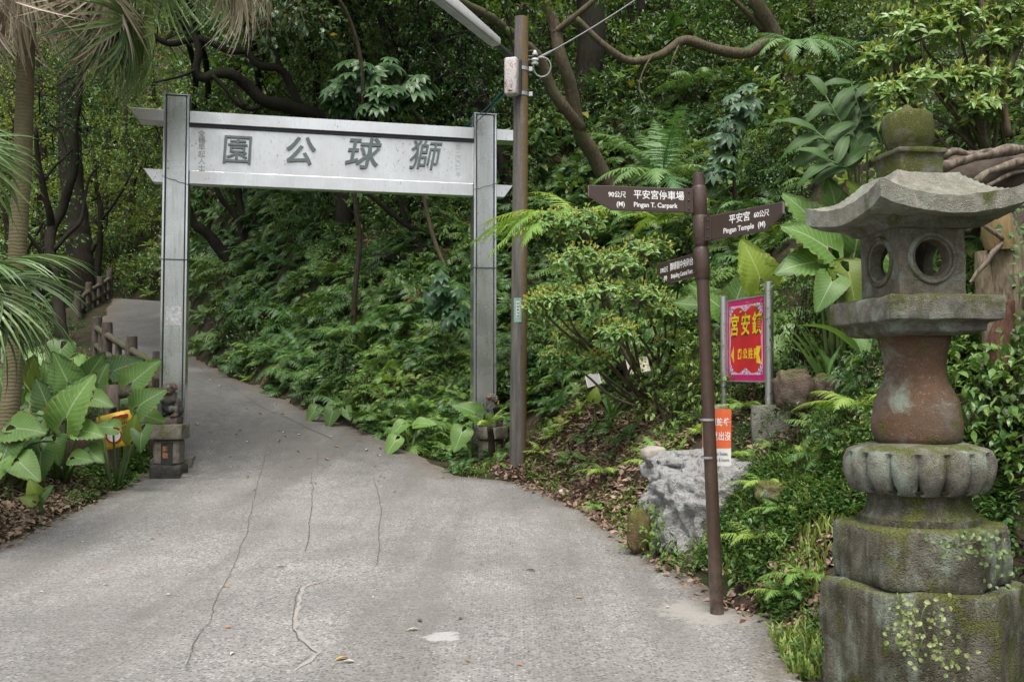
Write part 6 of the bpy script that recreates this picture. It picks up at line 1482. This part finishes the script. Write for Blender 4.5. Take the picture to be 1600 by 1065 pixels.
for i, (px, py, Y, s, lb) in enumerate(((1195, 760, 8.2, .3, 'fern over the right shoulder of the pale rock'), (1150, 715, 9.0, .26, 'fern on top of the pale rock under the red sign'), (1185, 845, 7.5, .34, 'bright fern at the right foot of the pale rock'), (1255, 905, 6.5, .26, 'fern tuft left of the lantern base corner'), (1222, 800, 7.6, .24, 'yellow green fern on the grassy bank above the rock'), (1225, 930, 6.3, .24, 'fern tuft low on the bank near the lantern base'), (945, 740, 11.8, .34, 'bright fern drooping over the leaf litter'), (1020, 725, 10.5, .3, 'fern at the left top of the rock'), (1340, 640, 7.0, .4, 'fern beside the lantern shaft on the left'), (930, 795, 10.6, .2, 'small fern on the right road edge'), (1165, 640, 9.6, .3, 'fern with broad fronds under the red sign'), (1210, 700, 9, .24, 'fern growing before the concrete block'))):
    tf(lb, px, py, Y, full(7, 38, 80), s*1.5, M_FERNB, 80+i)

# azalea and leafy shrubs built one by one
def rosette_shrub(label, base, clusters, n, size, seed, m, tipm, cat='shrub', stemm=None, nl=8, sp=.5):
    rt = thing('shrub', label, cat, base); r = np.random.default_rng(seed); A = [[], [], [], []]; T = [[], [], [], []]; mb = MB(); B = Vector(base)
    for (c, rad) in clusters:
        c = np.array(c); rad = np.array(rad)
        limb(mb, [B+Vector(rv(1, r)[0])*.06, B.lerp(Vector(c), .4)+Vector(rv(1, r)[0])*.12, B.lerp(Vector(c), .75)+Vector(rv(1, r)[0])*.1, Vector(c)], .022, .01, 6, .03, seed)
        for k in range(n):
            o = rv(1, r)[0]; o[2] = abs(o[2]) if r.random() < .6 else o[2]; q = c+o*rad*(.45+.55*r.random()**.5); ax0 = o*.7+np.array((0, -.25, .6)); ax0 /= np.linalg.norm(ax0)
            if k % 4 == 0: mb.tube([Vector(c), Vector(c).lerp(Vector(q), .6)+Vector((0, 0, -.03)), Vector(q)], [.008, .006, .003], 5, cap=False)
            for j in range(nl):
                tip = j < 3; d = rv(1, r)[0]; d = d-ax0*d.dot(ax0); d /= np.linalg.norm(d)+1e-6; ax = d*(.35 if tip else 1)+ax0*(1. if tip else r.uniform(-.1, .45)); D = T if tip else A
                D[0].append(q+ax0*(.02 if tip else -.012*j*.6)); D[1].append(ax); D[2].append(ax0+.1*d); D[3].append(size*(.62 if tip else r.uniform(.8, 1.15)))
    for D, nm, mm in ((A, 'foliage', m), (T, 'fresh_shoots', tipm)):
        V, F = scat(BL_V, BL_F, *[np.array(x) for x in D], .42); link(mesh_np(V, F), nm, mm, rt)
    mb.build('branches', stemm or M_BARKL, rt, smooth=180)
    return rt
def cl(L): return [(at(px, py, Y), (rx, rx, rz_)) for px, py, Y, rx, rz_ in L]
rosette_shrub('azalea bush with pale fresh shoots between the pole and the signpost', gbase(1015, 600, 12.2), cl([(960,420,11,.36,.26),(900,410,11,.32,.22),(1010,400,11.2,.34,.24),(940,470,10.8,.36,.24),(880,470,10.9,.26,.18),(1000,470,11,.34,.22),(1060,440,11.2,.28,.22),(850,470,11,.2,.12),(960,520,10.7,.24,.14),(910,350,11.4,.3,.2),(840,480,11,.16,.12),(860,350,11.8,.25,.2),(1040,490,11.2,.22,.16),(890,530,11.6,.22,.18),(930,565,11.4,.16,.13),(1050,540,11.6,.18,.18),(870,560,12.2,.2,.16)]), 62, .085, 91, M_AZA, M_AZTIP)
rosette_shrub('open shrub with light green leaf whorls at the top right corner', gbase(1545, 260, 8.9), cl([(1440,60,8.6,.3,.2),(1500,40,8.6,.3,.22),(1400,40,8.7,.24,.14),(1560,70,8.6,.3,.22),(1450,130,8.5,.3,.14),(1390,145,8.5,.22,.12),(1520,130,8.5,.26,.18),(1580,20,8.6,.28,.2),(1480,0,8.8,.3,.2),(1540,170,8.5,.26,.14),(1590,130,8.5,.25,.2),(1420,-20,8.8,.3,.2),(1550,-30,8.8,.3,.2),(1375,90,8.7,.16,.1),(1405,180,8.4,.2,.1)]), 30, .1, 92, M_AZA, M_AZTIP, nl=9)
mb = MB()
for pts in ([(1545,235,8.6),(1520,170,8.6),(1525,120,8.6),(1540,60,8.6),(1530,-40,8.6)], [(1575,215,8.5),(1568,150,8.5),(1580,100,8.5),(1598,60,8.5),(1610,-20,8.5)]): limb(mb, [at(*p) for p in pts], .035, .022, 8, .02, 3)
sap = thing('sapling', 'two slender brown stems rising to the top edge behind the lantern finial', 'sapling', at(1545, 240, 8.6)); mb.build('trunk', M_BARKL, sap, smooth=180)
def leafy(label, clusters, n, size, seed, m=M_GLOSS, width=.5, per=7, tw=.22, base=None):
    c0 = clusters[0]; b = gbase(*base) if base else gbase(c0[0], c0[1]+90, c0[2]); rt = thing('shrub', label, 'shrub', b); r = np.random.default_rng(seed)
    V, F = leafmass([(at(px, py, Y), (ra, ra, rb_), n) for px, py, Y, ra, rb_ in clusters], size, per, tw, seed, width, 'blade', .9, .2); link(mesh_np(V, F), 'foliage', m, rt); mb = MB()
    for px, py, Y, ra, rb_ in clusters: twigs(mb, at(px, py, Y), (ra, ra, rb_), 6, r, base=b, rr=.012)
    mb.build('branches', M_BARK, rt, smooth=180); return rt
leafy('glossy leaved shrub filling the gap right of the lantern shaft', [(1550,620,6.6,.3,.22),(1590,680,6.4,.3,.25),(1560,560,6.9,.28,.2),(1610,600,6.6,.3,.25),(1540,680,6.7,.24,.2),(1580,740,6.3,.28,.2)], 34, .085, 101, base=(1580, 760, 6.6))
leafy('glossy leaved shrub low at the right edge beside the lantern base', [(1590,830,5.9,.2,.2),(1610,900,5.6,.2,.2),(1600,960,5.3,.16,.14),(1620,1010,5.1,.18,.14)], 26, .06, 102, base=(1640, 960, 5.6))
leafy('dark broad leaved shrub behind the roots and lantern finial', [(1500,190,9.6,.4,.3),(1570,200,9.6,.4,.3),(1440,220,9.8,.35,.25),(1600,130,9.8,.4,.35)], 30, .15, 103, M_MIDL, .42, base=(1540, 300, 9.8))
leafy('small leaved shrub under the red sign near the far post', [(1110,560,10.6,.22,.2),(1085,530,10.9,.22,.2),(1100,600,10.4,.18,.14)], 30, .08, 104, M_MIDL, base=(1100, 640, 10.6))
leafy('fine leaved bush between the steel post and the strap leaved plant', [(1265,470,9.3,.26,.3),(1245,520,9.2,.2,.2),(1285,430,9.4,.22,.2),(1230,480,9.5,.2,.2)], 44, .05, 105, M_WEED, base=(1265, 580, 9.3))
leafy('low leafy shrub at the top left of the rock on the litter slope', [(1045,640,11,.3,.2),(1080,610,11,.25,.2),(1030,600,11.4,.25,.18)], 30, .075, 106, M_MIDL, base=(1050, 680, 11))
leafy('weedy plant at the left foot of the pale rock', [(1012,815,8.9,.12,.1),(1040,850,8.5,.14,.08),(1005,835,8.8,.1,.08)], 26, .05, 107, M_WEED, base=(1020, 850, 8.8))
leafy('weedy plant at the foot of the rock beside the signpost', [(1075,885,8.0,.14,.08),(1100,880,7.9,.1,.07)], 26, .045, 108, M_WEED, base=(1080, 895, 8))
leafy('ivy like plant draping the bank between signpost and lantern', [(1190,830,7.4,.16,.14),(1215,870,7.1,.18,.14),(1240,830,7.2,.16,.16),(1200,900,6.9,.14,.1),(1175,880,7.2,.12,.1),(1250,890,6.7,.14,.12)], 26, .05, 109, M_MIDL, base=(1215, 900, 7))
leafy('shrub behind the lantern in the hollow under the stump', [(1500,560,7.3,.2,.2),(1520,500,7.4,.2,.2),(1490,620,7.2,.2,.16)], 26, .09, 110, M_GLOSS, base=(1500, 660, 7.3))

# ------------------------------------------------------------------ things nobody could count: grass, weeds, leaf litter
def in_poly(P): return np.array([[at(a, b, 1).x, 0] for a, b in P])
def region(pts_px, n, seed, A=GZ, jitter=0.):
    """random ground points under a polygon drawn on the photograph's ground"""
    w_ = [hit(a, b) for a, b in pts_px]; P = np.array([(p.x, p.y) for p in w_ if p is not None]); r = np.random.default_rng(seed); lo, hi = P.min(0), P.max(0); out = []
    while len(out) < n:
        q = r.uniform(lo, hi, size=(n*2, 2)); q = q[poly_sd(q[:, 0], q[:, 1], P) < 0]; out += [tuple(x) for x in q]
    return np.array(out[:n])
def grass(name, label, polys, seed, hgt, m, wid=.007, bend=.6):
    r = np.random.default_rng(seed); Vs = []; Fs = []; k = 0
    for P, n in polys:
        q = region(P, n, seed)
        z = gza(q[:, 0], q[:, 1])
        for (x, y), zz in zip(q, z):
            c = mnoise.noise(Vector((x*2.5, y*2.5, seed)))
            if c < -.25 and r.random() < .8: continue
            h = hgt*r.uniform(.5, 1.25)*(1+.5*c); a = r.uniform(0, 6.28); b = bend*r.uniform(.3, 1.3)*h; dx, dy = math.cos(a), math.sin(a); tx, ty = -dy*wid*r.uniform(.7, 1.5), dx*wid
            Vs += [(x-tx, y-ty, zz-.02), (x+tx, y+ty, zz-.02), (x+dx*b*.3+tx*.8, y+dy*b*.3+ty*.8, zz+h*.6), (x+dx*b*.3-tx*.8, y+dy*b*.3-ty*.8, zz+h*.6), (x+dx*b, y+dy*b, zz+h*r.uniform(.75, 1))]
            Fs += [(k, k+1, k+2), (k, k+2, k+3), (k+3, k+2, k+4)]; k += 5
    o = link(mesh_np(np.array(Vs), np.array(Fs)), name, m); tag(o, label, 'grass', None, 'stuff')
GAP = [(1085,890), (1110,800), (1150,730), (1240,715), (1200,800), (1180,930)]
bankP = [(1150,880), (1190,760), (1260,690), (1380,700), (1370,800), (1290,900), (1270,1000), (1190,960)]
grass('grass', 'tufts of green grass on the bank left of the lantern', [(GAP, 500), (bankP, 2300), ([(1195,985), (1260,960), (1310,1064), (1235,1064)], 700), ([(1240,690), (1330,610), (1400,640), (1400,720)], 500)], 5, .13, M_GRASS)
grass('short_grass', 'short green grass at the edge of the road near the left lion', [([(150,720), (240,705), (240,742), (180,765), (120,790)], 1300), ([(700,735), (790,715), (800,735), (730,748)], 500)], 6, .07, M_GRASS)
def weeds(name, label, polys, seed, size, m, hgt=.12, per=7):
    r = np.random.default_rng(seed); A = [[], [], [], []]
    for P, n in polys:
        q = region(P, n, seed+1); z = gza(q[:, 0], q[:, 1])
        for (x, y), zz in zip(q, z):
            if mnoise.noise(Vector((x*1.7, y*1.7, seed))) < -.18: continue
            h = hgt*r.uniform(.4, 1.3)
            for j in range(per):
                a = r.uniform(0, 6.28); A[0].append((x+.02*r.normal(), y+.02*r.normal(), zz+h*j/per)); A[1].append((math.cos(a), math.sin(a), r.uniform(-.1, .7))); A[2].append((0, 0, 1)); A[3].append(size*r.uniform(.6, 1.2))
    V, F = scat(BL_V, BL_F, *[np.array(x) for x in A], .5); o = link(mesh_np(V, F), name, m); tag(o, label, 'weeds', None, 'stuff')
weeds('weeds', 'low leafy weeds below the elephant ears and the left lion', [([(130,735), (180,690), (240,690), (238,735), (180,760)], 420), ([(0,780), (60,740), (140,735), (90,770)], 90), ([(120,740), (240,725), (232,750), (150,790), (100,800)], 130)], 15, .075, M_WEED, .17)
weeds('bank_weeds', 'small leafy weeds scattered over the bank around the rock and lantern', [(GAP, 700), (bankP, 2600), ([(1085,640), (1250,560), (1400,560), (1400,690), (1240,700), (1090,690)], 420), ([(1180,980), (1290,950), (1400,1064), (1240,1064)], 120), ([(1500,800), (1600,760), (1600,1064), (1560,1064)], 260), ([(1400,560),(1600,520),(1600,760),(1500,780)], 420)], 16, .05, M_WEED, .14)
weeds('slope_weeds', 'small leafy weeds thinly scattered over the leaf litter', [([(800,720), (850,640), (1080,600), (1080,700), (1000,830), (930,800)], 850), ([(830,745), (930,800), (1010,870), (1060,900), (1040,850), (960,790), (860,730)], 110), ([(640,700), (760,690), (800,715), (730,745)], 90)], 17, .06, M_WEED, .1)
def litter(name, label, polys, seed, size):
    r = np.random.default_rng(seed); q = np.concatenate([region(P, n, seed) for P, n in polys]); n = len(q); z = surf(q[:, 0], q[:, 1])+.008+.03*r.random(n)*(poly_sd(q[:, 0], q[:, 1], road_poly) > 0)
    ax = rv(n, r); ax[:, 2] *= .45; fc = rv(n, r)*.7; fc[:, 2] = np.abs(fc[:, 2])+.6
    V, F = scat(BL_V, BL_F, np.column_stack([q, z]), ax, fc, size*r.uniform(.45, 1.2, n), r.uniform(.3, .7, n)); o = link(mesh_np(V, F), name, M_LITTER); tag(o, label, 'dry leaves', None, 'stuff')
litter('leaf_litter', 'brown dry leaf litter on the bank right of the utility pole', [([(760,735), (830,690), (900,640), (1080,600), (1085,700), (1010,800), (990,850), (920,812), (840,758)], 9000), ([(760,740),(905,800),(1000,880),(1130,960),(1180,985),(1120,930),(1040,870),(1010,830),(930,790),(830,740)], 800)], 25, .085)
litter('leaf_litter', 'brown dry leaf litter on the left verge below the elephant ears', [([(-60,880), (-60,745), (60,735), (150,740), (200,752), (100,800), (0,850)], 5200), ([(-40,870), (0,835), (100,790), (190,755), (200,762), (110,812), (20,860), (-40,895)], 300)], 26, .08)
litter('bank_litter', 'dry leaves and twigs on the bank between rock and lantern', [(GAP, 260), (bankP, 2600), ([(1085,640), (1250,560), (1400,560), (1400,690), (1240,700), (1090,690)], 1500), ([(1130,945),(1200,985),(1290,1000),(1260,900),(1160,890)], 260)], 27, .07)
# round leaved vine on the lantern base
def vine(label, pts, seed, size=.024, n=24):
    rt = thing('creeping_vine', label, 'vine', pts[0][0]); r = np.random.default_rng(seed); A = [[], [], [], []]; mb = MB()
    for (p, ln, w_) in pts:
        line = [Vector(p)]
        for k in range(6): line.append(line[-1]+Vector((r.normal()*w_*.16, 0, -ln/6)))
        mb.tube(line, .0028, 5)
        for k in range(n):
            q = line[int(r.integers(7))]+Vector((r.normal()*w_*.45, -.012-.02*r.random(), r.normal()*.03)); A[0].append(q); A[1].append((r.normal()*.7, -.35, -.55+r.normal()*.5)); A[2].append((r.normal()*.3, -1, .45)); A[3].append(size*r.uniform(.6, 1.25))
    V, F = scat(BL_V, BL_F, *[np.array(x) for x in A], .82); link(mesh_np(V, F), 'leaves', M_VINE, rt); mb.build('stem', M_STEM, rt, smooth=180)
vine('round leaved vine trailing down the front of the lower lantern base', [(at(1402,925,4.44), .26, .09), (at(1430,935,4.44), .2, .1), (at(1450,940,4.44), .28, .1), (at(1465,945,4.44), .2, .1), (at(1412,960,4.44), .12, .06), (at(1475,1000,4.44), .12, .12)], 1)
vine('round leaved vine hanging over the rim of the upper lantern base', [(at(1490,835,4.52), .06, .14), (at(1520,835,4.53), .06, .14), (at(1545,835,4.55), .1, .1), (at(1570,840,4.6), .2, .06)], 2, .026)
vine('sparse vine on the dead stump at the right edge', [(at(1585,330,6.6), .5, .1), (at(1600,420,6.6), .5, .1), (at(1590,520,6.6), .5, .12), (at(1600,600,6.4), .3, .15)], 3, .055, 30)
# fallen leaves lying one by one on the road
LM = [m_plain('fallen_leaf_'+k, c, .7, var=.25, scale=30) for k, c in (('brown', (.11, .045, .022)), ('orange', (.34, .14, .04)), ('pale', (.5, .43, .35)), ('yellow', (.45, .27, .03)))]
def one_leaf(px, py, s, m, rot, label, grp=None):
    p = hit(px, py); 
    if p is None: return
    V = BL_V*np.array((.5, 1, 1.1)); me = mesh_np(V*np.array((s*.9, s, s)), BL_F); o = link(me, 'fallen_leaf', m); o.location = (p.x, p.y, rz(p.x, p.y)+.008); o.rotation_euler = (.1, .12, rot); tag(o, label, 'leaf', grp)
one_leaf(837, 899, .085, LM[0], 1.2, 'curled dark brown leaf lying alone in the middle of the road')
one_leaf(545, 1040, .085, LM[3], 2.1, 'yellow leaf lying on the road near the bottom edge')
one_leaf(555, 1046, .08, LM[2], 1.6, 'pale leaf beside the yellow leaf near the bottom edge')
one_leaf(913, 941, .07, LM[3], 1.7, 'yellow leaf on the road left of the signpost foot')
one_leaf(658, 980, .07, LM[0], .4, 'small brown leaf just above the white cement stain')
one_leaf(655, 993, .08, LM[2], 1.8, 'pale twig like leaf just left of the white cement stain')
r = np.random.default_rng(3)
for k in range(46):
    px, py = (r.uniform(40, 1080), r.uniform(790, 1060)) if k < 26 else (r.uniform(330, 720), r.uniform(700, 790))
    p = hit(px, py)
    if p is None or ok(p, -.15): continue
    one_leaf(px, py, r.uniform(.03, .07), LM[int(r.integers(3))], r.uniform(0, 6.28), 'small dry leaf fallen on the open grey road', 'leaves fallen on the road')
for k in range(60):
    px, py = r.uniform(295, 640), r.uniform(585, 735); p = hit(px, py)
    if p is None or ok(p, -.1): continue
    one_leaf(px, py, r.uniform(.05, .1), LM[int(r.choice([1, 2, 2, 2, 0]))], r.uniform(0, 6.28), 'pale dry leaf fallen on the dark path beyond the gate', 'leaves fallen on the path beyond the gate')
